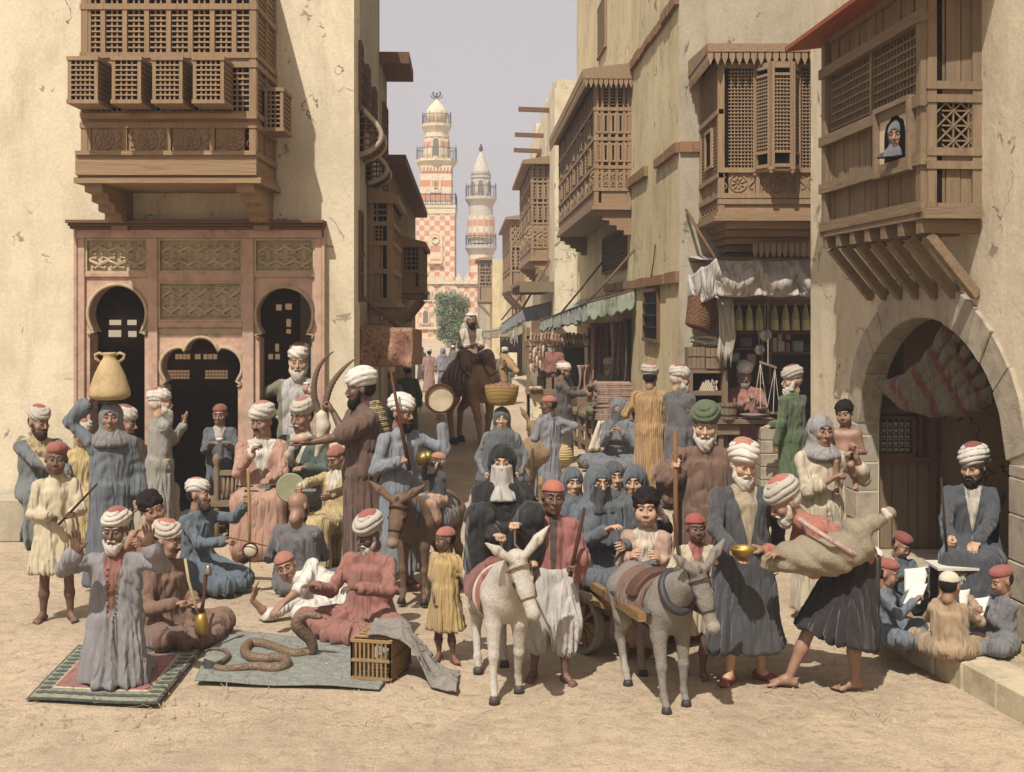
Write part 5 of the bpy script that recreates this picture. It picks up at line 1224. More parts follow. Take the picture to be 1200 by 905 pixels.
mb = MB(); mb.tube([(cx, cy, nz_(175)), (cx, cy, nz_(166))], .08, 6); mb.ball((cx, cy, nz_(172)), .22, 8); mb.ball((cx, cy, nz_(169.5)), .16, 8); wpart(mb, 'finial', mat('metal', '#4a4038'), m2_)
for i in range(7):
    t = R(-90+26*(i-3)); ax_ = Vector((math.cos(t), math.sin(t), 0)); g = Pl(Vector((cx, cy, 0))+ax_*14.3*pn, (-ax_.y, ax_.x, 0), ax_); archwin(m2_, g, 0, nz_(278), nz_(252), .22, LIME, STR, .10)
    g = Pl(Vector((cx, cy, 0))+ax_*11.3*pn, (-ax_.y, ax_.x, 0), ax_)
    if i % 2: archwin(m2_, g, 0, nz_(224), nz_(210), .2, LIME, SHD, .06)
# tree
tr = empty('green_tree', (Xp(530, 62), 62, 0), 0, 'bushy green tree in front of the mosque wall', 'tree'); rng = random.Random(4)
mb = MB(); bx_ = Xp(530, 62); mb.tube([(bx_, 62, 0), (bx_+.05, 62, .9), (bx_-.05, 62, 1.8)], [.16, .12, .08], 8)
for i in range(7): t = rng.random()*6.3; mb.tube([(bx_, 62, .9+.12*i), (bx_+.5*math.cos(t), 62+.5*math.sin(t), 1.6+.2*i), (bx_+.9*math.cos(t), 62+.9*math.sin(t), 2.1+.22*i)], [.06, .04, .015], 5)
wpart(mb, 'trunk', WK['z'], tr)
vs, fs = [], []; cl = [(rng.uniform(-.75, .75), rng.uniform(-.75, .75), rng.uniform(.75, 3.3)) for _ in range(80)]
for k in range(15000):
    c = cl[k % 80]; d = Vector((rng.gauss(0, 1), rng.gauss(0, 1), rng.gauss(0, 1))).normalized()*(.36*rng.random()**.4)
    if (c[0]**2+c[1]**2)/.8+((c[2]-2.0)/1.5)**2 > 1.25: continue
    p = Vector(c)+d+Vector((bx_+.0, 62, .05)); a = Vector((rng.gauss(0, 1), rng.gauss(0, 1), rng.gauss(0, 1))).normalized(); b = a.orthogonal().normalized(); s_ = rng.uniform(.035, .065); o = len(vs)
    vs += [p+a*s_, p+b*s_*.5, p-a*s_, p-b*s_*.5]; fs.append((o, o+1, o+2, o+3))
o = link('crown', npmesh('crown', [tuple(v) for v in vs], fs, smooth=False), mat('leaf', '#757e62'), tr); o.matrix_parent_inverse = Matrix.Translation(tr.location).inverted()
# ---------------- four-legged animals -------------------------------------
def animal(label, cat, u, v, face_, s, kind, m, m2=None, headdir=None, legs=None, hoofc='#2e2620', ears=0, Y=None, belly=1.0, mane='#4a3c30', name=None):
    Yp = Y or GY(v); root = empty(name or cat, (Xp(u, Yp), Yp, 0), R(face_), label, cat); S = Sdf(); q = lambda x, y, z: V3(x, y, z)*s
    lg = legs or [(0, 0), (0, 0), (0, 0), (0, 0)]      # hoof offsets (y, x): front L, front R, hind L, hind R
    hoof = []
    if kind == 'donkey':
        S.cap(q(0, -.30, .80), q(0, .34, .80), .185*s, .195*s, .05*s); S.ell(q(0, .02, .755), (.205*s*belly, .42*s, .205*s*belly), .06*s); S.ell(q(0, .38, .84), (.165*s, .20*s, .19*s), .05*s)
        S.ell(q(0, -.33, .80), (.15*s, .17*s, .23*s), .06*s)
        nx, nz, hx, hz, tx, tz, tilt = headdir or (0, 1.13, 0, 1.17, 0, .88, .62)
        nk = q(nx, -.62, nz); S.cap(q(0, -.34, .92), nk, .145*s, .085*s, .05*s); S.cap(q(0, -.40, .80), nk-V3(0, 0, .05)*s, .11*s, .07*s, .05*s)
        pol = q(hx, -.66, hz); muz = q(tx, -tilt-.36, tz)
        d = nrm(muz-pol); S.cap(pol, pol*.45+muz*.55, .088*s, .066*s, .04*s); S.cap(pol*.45+muz*.55, muz, .062*s, .048*s, .03*s); S.ell(muz, (.052*s, .052*s, .05*s), .03*s)
        side = nrm(V3(1, 0, 0)-d*d[0]); upn = np.cross(d, side)
        jaw = pol*.65+muz*.35-upn*.05*s; S.ell(jaw, (.055*s, .075*s, .065*s), .03*s)
        for sg in (-1, 1):
            ep = pol+upn*.07*s+side*sg*.05*s; et = ep+V3(0, .04, 1)*.27*s*(1-ears*.40)+side*sg*(.05+.20*ears)*s
            S.cap(ep, ep*.45+et*.55, .028*s, .042*s, .02*s); S.cap(ep*.45+et*.55, et, .042*s, .010*s, .01*s)
            em = ep*.5+et*.5-upn*0+d*.028*s*(1)+V3(0, -.024, 0)*s; S.ell(em, (.018*s, .018*s, .07*s), .012*s, sub=True)
            S.ell(pol*.6+muz*.4+side*sg*.066*s+upn*.028*s, (.02*s, .02*s, .018*s), .012*s)
            S.ell(muz+side*sg*.026*s+d*.042*s+upn*.012*s, (.010*s, .010*s, .012*s), .008*s, sub=True)
        for i, sg in enumerate((-1, 1)):
            dy, dx = lg[i]; a = [q(sg*.105, -.34, .78), q(sg*.105, -.36, .58), q(sg*.10+dx*.4, -.36+dy*.4, .34), q(sg*.095+dx*.9, -.35+dy*.85, .12), q(sg*.095+dx, -.38+dy, .055)]
            S.chain(a, [.10*s, .066*s, .040*s, .026*s, .032*s], .025*s); S.ell(a[2], (.043*s, .045*s, .05*s), .015*s); S.ell(a[3], (.034*s, .036*s, .036*s), .012*s); hoof.append(a[4])
            dy, dx = lg[2+i]; a = [q(sg*.10, .40, .80), q(sg*.115, .33, .58), q(sg*.105+dx*.5, .50+dy*.5, .38), q(sg*.10+dx*.9, .46+dy*.9, .12), q(sg*.10+dx, .43+dy, .055)]
            S.chain(a, [.14*s, .085*s, .042*s, .028*s, .033*s], .03*s); S.ell(a[2]+q(0, .02, .02), (.036*s, .045*s, .05*s), .02*s); S.ell(a[3], (.035*s, .038*s, .036*s), .012*s); hoof.append(a[4])
        eyes = [pol*.6+muz*.4+side*sg*.080*s+upn*.028*s for sg in (-1, 1)]
        tail = [q(0, .56, .88), q(0, .66, .70), q(.01, .68, .48), q(.02, .67, .30)]; tr_ = (.022*s, .018*s, .03*s, .010*s)
        back = (q(0, -.30, .80), q(0, .34, .80))
    else:
        S.cap(q(0, -.45, 1.22), q(0, .48, 1.24), .27*s, .25*s, .08*s); S.ell(q(0, 0, 1.15), (.30*s, .55*s, .30*s), .08*s); S.ell(q(0, .08, 1.55), (.17*s, .28*s, .22*s), .12*s); S.ell(q(0, .48, 1.25), (.22*s, .25*s, .26*s), .08*s)
        S.ell(q(0, -.48, 1.12), (.21*s, .25*s, .32*s), .08*s)
        S.chain([q(0, -.58, 1.20), q(0, -.88, 1.02), q(.02, -1.12, 1.22), q(.05, -1.15, 1.55)], [.19*s, .13*s, .10*s, .085*s], .06*s)
        pol = q(.05, -1.17, 1.62); muz = q(.10, -1.48, 1.42); S.cap(pol, pol*.4+muz*.6, .095*s, .07*s, .04*s); S.cap(pol*.4+muz*.6, muz, .07*s, .055*s, .03*s); S.ell(muz+q(0, 0, -.01), (.055*s, .06*s, .06*s), .02*s)
        for sg in (-1, 1): S.cap(pol+q(sg*.06, .03, .05), pol+q(sg*.10, .06, .11), .022*s, .012*s, .01*s)
        for i, sg in enumerate((-1, 1)):
            dy, dx = lg[i]; a = [q(sg*.17, -.45, 1.15), q(sg*.17, -.42, .88), q(sg*.15+dx*.5, -.46+dy*.5, .55), q(sg*.14+dx, -.44+dy, .15), q(sg*.14+dx, -.50+dy, .05)]
            S.chain(a, [.17*s, .105*s, .060*s, .042*s, .062*s], .04*s); S.ell(a[2], (.072*s, .075*s, .08*s), .03*s); hoof.append(a[4])
            dy, dx = lg[2+i]; a = [q(sg*.15, .48, 1.18), q(sg*.17, .38, .85), q(sg*.15+dx*.5, .60+dy*.5, .60), q(sg*.14+dx, .54+dy, .15), q(sg*.14+dx, .48+dy, .05)]
            S.chain(a, [.20*s, .13*s, .062*s, .045*s, .062*s], .04*s); hoof.append(a[4])
        eyes = [pol*.7+muz*.3+V3(sg*.075, -.0, .03)*s for sg in (-1, 1)]; tail = [q(0, .70, 1.2), q(0, .78, .95), q(0, .76, .7)]; tr_ = (.03*s, .02*s, .03*s); d = nrm(muz-pol); side = V3(1, 0, 0); upn = V3(0, 0, 1); nk = q(0, -.9, 1.0)
    h = .0115 if Yp < 11 else (.016 if Yp < 17 else .026)
    v_, f_ = S.grid(h, lambda x, y, z: .003*noise3(x, y, z, 22, s), .01)
    mz = np.linalg.norm(v_-muz, axis=1); low = (v_[:, 2] < .30*s)
    attr_ = {'trim': np.maximum(1.2-mz/(.085*s), 0)+.55*np.clip((v_[:, 2]*-1+.66*s)/(.15*s), 0, 1)*(abs(v_[:, 1]+.02) < .33*s)}
    add_part(root, 'body', (v_, f_), mat('fur', m, m2), attr_)
    for hp_ in hoof:
        mb = MB(); r = (.040 if kind == 'donkey' else .075)*s; mb.lathe([(r*1.12, 0.0), (r*1.02, r*.9), (r*.72, r*1.5)], (hp_[0], hp_[1]-.008*s, 0), 12); mb.build('hoof', mat('plain', hoofc, rough=.5), root, smooth=True)
    for e in eyes: link('eye', _ball(.015*s if kind == 'donkey' else .022*s), mat('plain', '#120c08', rough=.2, spec=.6), root, tuple(e))
    T = Sdf(); T.chain(tail, tr_, .02*s); add_part(root, 'tail', T.grid(h), mat('hair', mane))
    if kind == 'donkey':
        T = Sdf(); T.chain([q(0, -.30, 1.00), nk*.5+q(0, -.34, .92)*.5+q(0, .02, .12), pol+upn*.075*s-d*.02*s], [.015*s, .028*s, .024*s], .02*s); T.cap(pol+upn*.075*s, pol+upn*.06*s+d*.06*s, .022*s, .010*s, .02)
        add_part(root, 'mane', T.grid(.012, lambda x, y, z: .004*np.sin(160*y+60*z), .01), mat('hair', mane))
    return dict(root=root, pol=pol, muz=muz, d=d, side=side, upn=upn, s=s, face=face_, Y=Yp, base=Vector((Xp(u, Yp), Yp, 0)), nk=nk, hoof=hoof)
def _ball(r):
    k = ('ball', round(r, 4))
    if k not in _G: _G[k] = MB().ball((0, 0, 0), r, 10).mesh('ball', True)
    return _G[k]
def saddle_cloth(an, y0, y1, zlow, m, name='saddle_blanket', off=.022, z0=1.0, parent=None, stripes=None, w=1.0):
    s = an['s']; S = Sdf(); q = lambda x, y, z: V3(x, y, z)*s
    S.cap(q(0, -.30, .80), q(0, .34, .80), (.185+off)*s*w, (.195+off)*s*w, .05*s); S.ell(q(0, .02, .755), ((.215+off)*s*w, .44*s, (.215+off)*s), .06*s)
    S.cap(q(0, -.25, .99), q(0, .25, .99), .03*s, k=.04*s)
    cl = lambda X, Y, Z: np.maximum(np.abs(Y-(y0+y1)/2*s)-(y1-y0)/2*s, zlow*s-Z)
    v, f = S.grid(.0115 if an['Y'] < 11 else .018, lambda x, y, z: -.004*np.abs(np.sin(40*y+6*z)), .01, clip=cl)
    o = add_part(parent or an['root'], name, (v, f), m, dict(ang=v[:, 1]/s, trim=np.sin(v[:, 1]*60/s))); return o
def straps(an, items, m, w=.010, name='bridle'):
    mb = MB()
    for pts in items: mb.tube([tuple(p) for p in pts], w, 5)
    o = mb.build(name, m, an['root'], smooth=True, kind='stuff'); return o
def bridle(an, m=None):
    s, pol, muz, d, sd_, up = (an[k] for k in ('s', 'pol', 'muz', 'd', 'side', 'upn')); m = m or mat('plain', '#3a2416', rough=.6)
    def ring(t, r, r2): c = pol+(muz-pol)*t; return [c+(sd_*math.cos(a)*r+up*math.sin(a)*r2)*s for a in np.linspace(0, 2*math.pi, 15)]
    cheek = [[pol+(sd_*sg*.085+up*.05-d*.02)*s, pol+(muz-pol)*.4+(sd_*sg*.083)*s, pol+(muz-pol)*.72+(sd_*sg*.064)*s] for sg in (-1, 1)]
    return straps(an, [ring(.72, .063, .062), ring(.16, .096, .10)]+cheek, m, .008*s)
def smooth_path2(p, r, k=3):
    P_, R_ = [], []
    for i in range(len(p)-1):
        a, b, c, d = p[max(i-1, 0)], p[i], p[i+1], p[min(i+2, len(p)-1)]
        for j in range(k):
            t = j/k; P_.append(.5*((2*b)+(c-a)*t+(2*a-5*b+4*c-d)*t*t+(3*b-a-3*c+d)*t**3)); R_.append(r[i]*(1-t)+r[i+1]*t)
    return P_+[p[-1]], R_+[r[-1]]
# ---------------- stalls, cloths, goods ------------------------------------
def thing(name, label, cat, loc, group=None, rz=0): return empty(name, loc, rz, label, cat, group)
def tb(mb, name, m, label, cat, loc, group=None, smooth=False, kind=None, bevel=0, rz=0):     # one-mesh thing, mesh local to loc
    o = mb.build(name, m, None, loc, rz, kind, smooth, bevel); tag(o, label, cat, group); return o
def awning(key, label, A, B, C, D, c, c2=None, drop=.35, scal=0, side=None, n=26, sag=.05, cat='awning'):
    """A,B wall edge, D,C outer edge (world); valance hangs from D->C, and from A->D when side"""
    A, B, C, D = map(Vector, (A, B, C, D)); r = thing(key, label, cat, A); inv = Matrix.Translation(A).inverted(); m = mat('cloth', c)
    def top(u, v): return A.lerp(B, u).lerp(D.lerp(C, u), v)+Vector((0, 0, -sag*math.sin(math.pi*v)*(1+.5*math.sin(9*u)) - .015*abs(math.sin(u*math.pi*5))))
    def val(P0, P1, N):
        L = (P1-P0).length
        def f(u, v):
            w = .045*math.sin(u*L*9+1.2*math.sin(3*u*L))*v+.02*math.sin(u*L*23)*v; d = drop*(1 if not scal else (.62+.38*abs(math.sin(u*L*math.pi/scal))**.6))*(1+.10*math.sin(4*u*L))
            return P0.lerp(P1, u)+N*w+Vector((0, 0, -d*v-.03*math.sin(math.pi*((u*3) % 1))*v))
        return f
    for nme, f, a, b in (('roof_cloth', top, n, 8), ('valance', val(D, C, ((C-D).cross(Vector((0, 0, 1)))).normalized()), int(n*2.2), 8))+((('side_valance', val(A if side != 'B' else B, D if side != 'B' else C, Vector((0, -1, 0))), 22, 8),) if side else ()):
        o = sheet(nme, f, a, b, mat('cloth', c2) if (c2 and nme != 'roof_cloth') else m, None, .008); o.parent = r; o.matrix_parent_inverse = inv
    mb = MB(); mb.tube([D, C], .018, 6); 
    if side: mb.tube([A, D], .016, 6)
    o = wpart(mb, 'pole', WK['x'], r, kind='stuff'); return r
def pole(label, a, b, r=.02, c=None, cat='pole'):
    a, b = Vector(a), Vector(b); return tb(MB().tube([(0, 0, 0), (b-a)*.5+Vector((0, 0, -.01)), b-a], r, 7), 'support_pole', c or WK['z'], label, cat, a, smooth=True)
# brown patterned curtain on the left
A = Vector((Xp(422, 15.9), 15.9, Zp(384, 14.3)+.05)); Dd = Vector((Xp(422, 14.3), 14.3, Zp(385, 14.3))); Cc = Vector((Xp(483, 14.3), 14.3, Zp(385, 14.3))); Bb = Vector((Xp(494, 15.9), 15.9, Zp(388, 15.9)))
cur = thing('patterned_curtain', 'brown and gold patterned cloth hung as an awning at the left house', 'curtain', Dd); inv = Matrix.Translation(Dd).inverted(); RUG1 = mat('rug', '#8a4030', '#b08c54')
def cf(P0, P1, drop):
    L = (P1-P0).length
    def f(u, v): return P0.lerp(P1, u)+Vector((0, -.05*math.sin(5*u*L/.3+3*v)*v-.03*math.sin(14*u*L-6*v)*v, -drop*v+.0))
    return f
for nme, f in (('front_cloth', cf(Dd, Cc, .46)), ('side_cloth', cf(Cc, Bb, .44)), ('top_cloth', lambda u, v: Dd.lerp(Cc, u).lerp(A.lerp(Bb, u), v)+Vector((0, 0, .004)))):
    o = sheet(nme, f, 34, 10, RUG1, None, .012); o.parent = cur; o.matrix_parent_inverse = inv
pole('thin slanting pole above the patterned curtain', (Xp(421, 13.9), 14.0, Zp(345, 14)), (Xp(468, 15), 15.0, Zp(386, 15)), .016)
pole('second thin slanting pole behind the curtain edge', (Xp(448, 16), 16.0, Zp(368, 16)), (Xp(474, 15.4), 15.4, Zp(386, 15.4)), .014)
# green awning and carpet stall
awning('green_awning', 'faded green awning with scalloped edge over the carpet stall', ps.p(4.0, 2.86, .02), ps.p(14.0, 2.80, .02), (Xp(633, 31.5), 31.5, 2.25), (Xp(688, 20.0), 20.0, Zp(355, 20)), '#99a288', '#8f9a7c', drop=.30, scal=.16, side='A', n=40)
pole('long pole carrying the near corner of the green awning', ps.p(4.2, 3.55, 0), (Xp(688, 20), 20.0, Zp(355, 20)), .022); pole('second long pole of the green awning', ps.p(8.3, 3.6, 0), (Xp(655, 26), 26.0, Zp(370, 26)), .022)
awning('grey_awning', 'blue grey awning further down the street', q2.p(1, 2.75, .02), q2.p(10.5, 2.7, .02), (Xp(588, 43), 43, 2.05), (Xp(612, 32.5), 32.5, Zp(362, 32.5)), '#7b7f88', '#6c7079', drop=.35, side='A', n=30, sag=.12)
pole('pole of the blue grey awning', q2.p(1.5, 3.9, 0), (Xp(612, 32.5), 32.5, Zp(362, 32.5)), .03); pole('second pole of the blue grey awning', q2.p(7, 3.7, 0), (Xp(588, 43), 43, 2.2), .03)
awning('yellow_awning', 'small faded yellow awning at the far stalls', (Xp(613, 46), 46, 1.95), (Xp(598, 62), 62, 1.95), (Xp(565, 62), 62, 1.45), (Xp(575, 46), 46, Zp(388, 46)), '#a59a6c', '#978c60', drop=.30, side='A', n=20)
mb = MB(); YQ = 22.4
def hung(u0, u1, v0, v1, Yq, c, c2, label, fold=1.0, group='carpets hung up in the stall'):
    P0 = P(u0, v0, Yq); P1 = P(u1, v0, Yq+.25); h_ = (v1-v0)*Yq/F; o = sheet('hanging_carpet', lambda u, v: Vector((0, 0, 0)).lerp(P1-P0, u)+Vector((.04*math.sin(v*3+u*5), -.06*math.sin(u*11+1.5*v)*fold-.03*math.sin(23*u), -h_*v)), 26, 14, mat('rug', c, c2), None, .012)
    o.location = P0; tag(o, label, 'carpet', group); return o
hung(692, 712, 379, 465, 21.6, '#b05c46', '#c49c76', 'red brown carpet hanging at the inner side of the carpet stall'); hung(708, 724, 378, 470, 21.3, '#6f5a54', '#94766a', 'dark folded carpet hanging between two red ones')
hung(714, 734, 377, 462, 20.9, '#b56650', '#cba884', 'red carpet hanging behind the carpet seller'); hung(730, 741, 374, 470, 20.5, '#4f4642', '#6d6058', 'narrow dark cloth hanging at the near edge of the stall')
hung(676, 694, 428, 462, 20.6, '#a05d4a', '#b89a7c', 'pinkish carpet held up between buyer and seller')
st = thing('carpet_stall', 'wooden counter of the carpet stall', 'stall', (1.6, 20, 0)); c0 = Vector((1.05, 18.9, 0)); g = Pl((.98, 22.8, 0), Vector((.80, -4.1, 0)), (-.98, -.19, 0))
mb = MB(); g.box(mb, 0, 2.95, .62, .68, -.9, .03); wpart(mb, 'counter_top', WG['y'], st)
for i in range(6): mb = MB(); g.box(mb, .53*i+.05, .53*i+.18, 0, .62, -.08, .0); wpart(mb, 'leg', WG['z'], st)
for z in (.12, .36): mb = MB(); g.box(mb, 0, 2.9, z, z+.08, -.07, -.02); wpart(mb, 'rail', WG['y'], st)
mb = MB(); g.box(mb, 0, 2.95, .0, .6, -.95, -.9); wpart(mb, 'back_board', WG['y'], st)
rng = random.Random(2)
for i in range(17):      # the stack of folded carpets
    z = .69+i*.036; Yk = 20.25; mb = MB(); w, d = .29+rng.uniform(-.02, .02), .30; a = rng.uniform(-.06, .06)
    pts = [(-w+.02*rng.random(), -d), (w, -d), (w, d), (-w, d)]; mb.box(-w, w, -d, d, 0, .031); mb.tube([(-w, -d, .0155), (-w, d, .0155)], .0155, 6)
    o = tb(mb, 'folded_carpet', mat('rug', ('#8a4c3a', '#6f4030', '#9a7355', '#7a4a3c')[i % 4], '#c0a080'), (ORD[16-i]+' folded carpet from the top of the tall stack on the stall'), 'carpet', (Xp(718, Yk)+rng.uniform(-.012, .012), Yk, z), 'folded carpets stacked on the counter', rz=a)
for k, (u0, u1, c) in enumerate(((701, 711, '#cfc3a8'), (711, 717, '#c2a34e'), (717, 724, '#b9ae9a'))):
    P0 = P(u0, 493, 19.85); wq = (u1-u0)*19.85/F; o = sheet('hanging_cloth', lambda u, v: Vector((wq*u-.18*v, -.05*v-.02*math.sin(6*u), -.5*v)), 8, 8, mat('cloth', c), None, .01); o.location = P0; tag(o, ('white', 'yellow', 'grey')[k]+' cloth strip draped over the front of the carpet counter', 'cloth', 'cloth strips over the counter')
hr_ = sheet('rolled_carpet', lambda u, v: Vector((.22*math.cos(u*3.2)*(1-.15*v), -.25+.5*v, .2*math.sin(u*3.2))), 16, 6, mat('rug', '#8a6a48', '#6d5138'), None, .02); hr_.location = P(690, 487, 20.2); tag(hr_, 'brown carpet curled over the counter edge beside the stack', 'carpet')
# shoe stall
ss = thing('shoe_stall', 'pale shoe stall with counter beyond the carpet stall', 'stall', (1.0, 27, 0)); YS = 25.5; gs = Pl((0, YS, 0), (1, 0, 0), (0, -1, 0)); XS = lambda u: Xp(u, YS); ZS = lambda v: Zp(v, YS)
mb = MB(); gs.box(mb, XS(618), XS(662), 0, ZS(462), -.9, 0); wpart(mb, 'counter_front', PLW, ss)
mb = MB(); gs.box(mb, XS(616), XS(664), ZS(462), ZS(457), -.95, .06); wpart(mb, 'counter_top', WG['x'], ss)
for a in (630, 640, 650): mb = MB(); gs.box(mb, XS(a), XS(a+7), ZS(457)+.001, ZS(443), -.6, -.2); wpart(mb, 'crate', WG['x'], ss)
for a in (617, 689): mb = MB(); gs.box(mb, XS(a), XS(a+4), 0, ZS(384), -.1, 0); wpart(mb, 'post', WG['z'], ss)
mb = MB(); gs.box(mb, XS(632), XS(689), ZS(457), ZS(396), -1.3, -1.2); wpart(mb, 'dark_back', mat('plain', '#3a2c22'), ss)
mb = MB(); gs.box(mb, XS(617), XS(692), ZS(397), ZS(394), -.05, .0); gs.box(mb, XS(617), XS(692), ZS(407), ZS(405.5), -.05, .0); wpart(mb, 'hanging_rail', WG['x'], ss)
shm = None
SDS = Sdf(); SDS.cap((0, 0, .11), (0, 0, .03), .035, .042, .02).cap((0, 0, .03), (.0, -.02, -.07), .040, .014, .02); SDS.cap((0, -.03, .14), (0, -.03, .04), .028, .03, .01, True); v_, f_ = SDS.grid(.014); shm = npmesh('slipper', v_, f_); shm.materials.append(mat('plain', '#a8764c', rough=.6))
shm2 = npmesh('slipper', v_, f_); shm2.materials.append(mat('plain', '#c5a680', rough=.6))
for i in range(16):
    o = link('hanging_slipper', shm if i % 3 else shm2, None, None, (XS(623+i*4.1), YS-.05, ZS(399.5)-.02*math.sin(i))); o.rotation_euler = (R(10), R(-12+8*math.sin(i*2.1)), R(60)); o.scale = (1.25,)*3
    tag(o, ORD[i]+' slipper from the left in the row hanging over the shoe stall', 'shoe', 'slippers hung over the shoe stall')
for i in range(14):
    o = link('hanging_slipper', shm2 if i % 3 else shm, None, None, (XS(622+(i % 5)*3.6), YS-.04, ZS(412+(i//5)*9+3*math.sin(i*1.3)))); o.rotation_euler = (R(10), R(30*math.sin(i*2.1)), R(70)); o.scale = (1.1,)*3
    tag(o, ORD[i % 5]+' slipper from the left in the '+('top', 'middle', 'lowest')[i//5]+' row of the bunch beside the shoe seller', 'shoe', 'slippers hung beside the shoe seller')
for i in range(6):
    o = link('slipper', shm if i % 2 else shm2, None, None, (XS(622+i*2.3), YS-.12, ZS(456)+.03)); o.rotation_euler = (R(95), 0, R(40*i)); tag(o, ORD[i]+' slipper from the left lying on the shoe counter', 'shoe', 'slippers lying on the counter')
# far stall goods
fs_ = thing('far_stall', 'small far stall hung with pale goods below the yellow awning', 'stall', (Xp(600, 46), 46, 0)); mb = MB(); mb.box(Xp(588, 46), Xp(606, 46), 46, 46.6, 0, .9); wpart(mb, 'counter', PLW, fs_)
mb = MB(); mb.box(Xp(586, 46.7), Xp(612, 46.7), 46.7, 46.8, 0, 1.9); wpart(mb, 'dark_back', mat('plain', '#4a3a30'), fs_)
rng = random.Random(8)
for i in range(12): mb = MB(); x = Xp(588+1.6*i, 46); h_ = rng.uniform(.25, .7); mb.box(x, x+.035, 46.0, 46.05, 1.75-h_, 1.8); wpart(mb, 'hung_ware', mat('cloth', rng.choice(['#c8b9a0', '#a3917b', '#7f8a94'])), fs_)
# ---------------- spice stall ----------------
YA = 15.05
aw = thing('white_awning', 'off white draped awning over the spice stall', 'awning', (3, YA, 3)); AW = mat('cloth', '#b5aa98')
def gath(P0, P1, drop, pins, amp=.03):
    P0, P1 = Vector(P0), Vector(P1)
    def f(u, v):
        k = min(range(len(pins)-1), key=lambda i: 0 if pins[i] <= u <= pins[i+1] else 9); a, b = pins[k], pins[k+1]; t = (u-a)/(b-a); c = 4*t*(1-t)
        fold = amp*math.sin(13*t*(1-.5*v)+2*k)*(v**.7)*c**.3+.008*math.sin(31*t+3*v)*v
        sw = sum(math.sin(math.pi*j*v*1.0)*0 for j in (1,)); return P0.lerp(P1, u)+Vector((0, -.04-fold-.05*math.sin(math.pi*(v*2.2-.9*c)), -drop*v*(1+.06*c)-.035*c*(1-v)))
    return f
wl_ = Xp(838, YA); o = sheet('front_valance', gath((wl_, YA, Zp(303, YA)), (Xp(962, YA), YA, Zp(303, YA)), .46, [0, .42, .78, 1.0]), 90, 16, AW, None, .008); o.parent = aw; o.matrix_parent_inverse = Matrix.Translation(aw.location).inverted()
o = sheet('side_valance', gath((Xp(806, 15.85), 15.85, Zp(322, 15.85)), (wl_, YA, Zp(303, YA)), .46, [0, .5, 1], .05), 40, 12, AW, None, .008); o.parent = aw; o.matrix_parent_inverse = Matrix.Translation(aw.location).inverted()
o = sheet('roof_cloth', lambda u, v: Vector((wl_, YA, Zp(303, YA))).lerp(Vector((Xp(962, YA), YA, Zp(303, YA))), u).lerp(Vector((Xp(806, 15.95), 15.98, Zp(300, 16))).lerp(Vector((4.1, 15.98, Zp(300, 16))), u), v)+Vector((0, 0, -.03*math.sin(3.1*v))), 20, 6, AW, None, .008); o.parent = aw; o.matrix_parent_inverse = Matrix.Translation(aw.location).inverted()
wpart(MB().tube([(wl_, YA, Zp(302, YA)), (Xp(962, YA), YA, Zp(302, YA))], .016, 6), 'rod', WK['x'], aw)
pole('slanting pole holding the corner of the white awning', (Xp(804, 15.96), 15.96, Zp(246, 15.96)), (wl_, YA, Zp(302, YA)), .02); pole('slanting rod above the middle of the white awning', (Xp(908, 15.9), 15.9, Zp(284, 15.9)), (Xp(921, YA), YA, Zp(303, YA)), .015)
Yc = 15.45; cX = lambda u: Xp(u, Yc); cZ = lambda v: Zp(v, Yc); gc = Pl((0, Yc, 0), (1, 0, 0), (0, -1, 0))
co = thing('spice_counter', 'wooden counter table of the spice stall', 'counter', (cX(880), Yc, 0))
mb = MB(); gc.box(mb, cX(838), cX(908), cZ(496), cZ(491), -.55, .10); wpart(mb, 'counter_top', WG['x'], co)
for a in (842, 898): mb = MB(); gc.box(mb, cX(a), cX(a+6), 0, cZ(496), -.08, .0); wpart(mb, 'leg', WG['z'], co)
mb = MB(); gc.box(mb, cX(838), cX(866), cZ(509), cZ(497), -.04, .04); wpart(mb, 'bracket', WG['x'], co)
rng = random.Random(6); pil = thing('stone_pillar', 'stone block pillar beside the green robed customer', 'pillar', (cX(903), Yc+.0, 0)); z = 0
while z < 1.0: h_ = .17; mb = MB(); w = .16; mb.box(cX(903)-w, cX(903)+w, Yc-.18, Yc+.18, z+.003, z+h_-.003); wpart(mb, 'stone', STO, pil, bevel=.01); z += h_
bs = thing('bookshelf', 'open wooden shelf with leaning books left of the spice seller', 'shelf', (cX(848), 15.75, 0)); gb = Pl((0, 15.55, 0), (1, 0, 0), (0, -1, 0)); bX = lambda u: Xp(u, 15.55); bZ = lambda v: Zp(v, 15.55)
for a, b, c, d in ((806, 812, 433, 600), (846, 853, 433, 600)): mb = MB(); gb.box(mb, bX(a), bX(b), 0, bZ(c), -.34, 0); wpart(mb, 'side_panel', WG['z'], bs)
for v0 in (433, 459, 484, 520): mb = MB(); gb.box(mb, bX(812.2), bX(845.8), bZ(v0+4.5), bZ(v0), -.33, -.005); wpart(mb, 'shelf_board', WG['x'], bs)
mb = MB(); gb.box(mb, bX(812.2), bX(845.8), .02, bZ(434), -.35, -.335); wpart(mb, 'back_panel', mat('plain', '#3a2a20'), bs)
rng = random.Random(1)
for i in range(9):
    mb = MB(); t = .028; h_ = .15+rng.uniform(-.02, .02); mb.box(0, t, -.07, .07, 0, h_); mb.box(.004, t-.004, -.072, -.069, .01, h_-.01, 1)
    o = tb(mb, 'book', [mat('plain', ('#a04c38', '#8a5a40', '#b38a60', '#7d3f32')[i % 4]), mat('plain', '#c9b894')], ORD[i]+' leaning book from the left on the open shelf of the spice stall', 'book', (bX(820+i*2.5), 15.68, bZ(459)+.002), 'books leaning on the shelf'); o.rotation_euler = (0, R(22 if i < 7 else -14), 0)
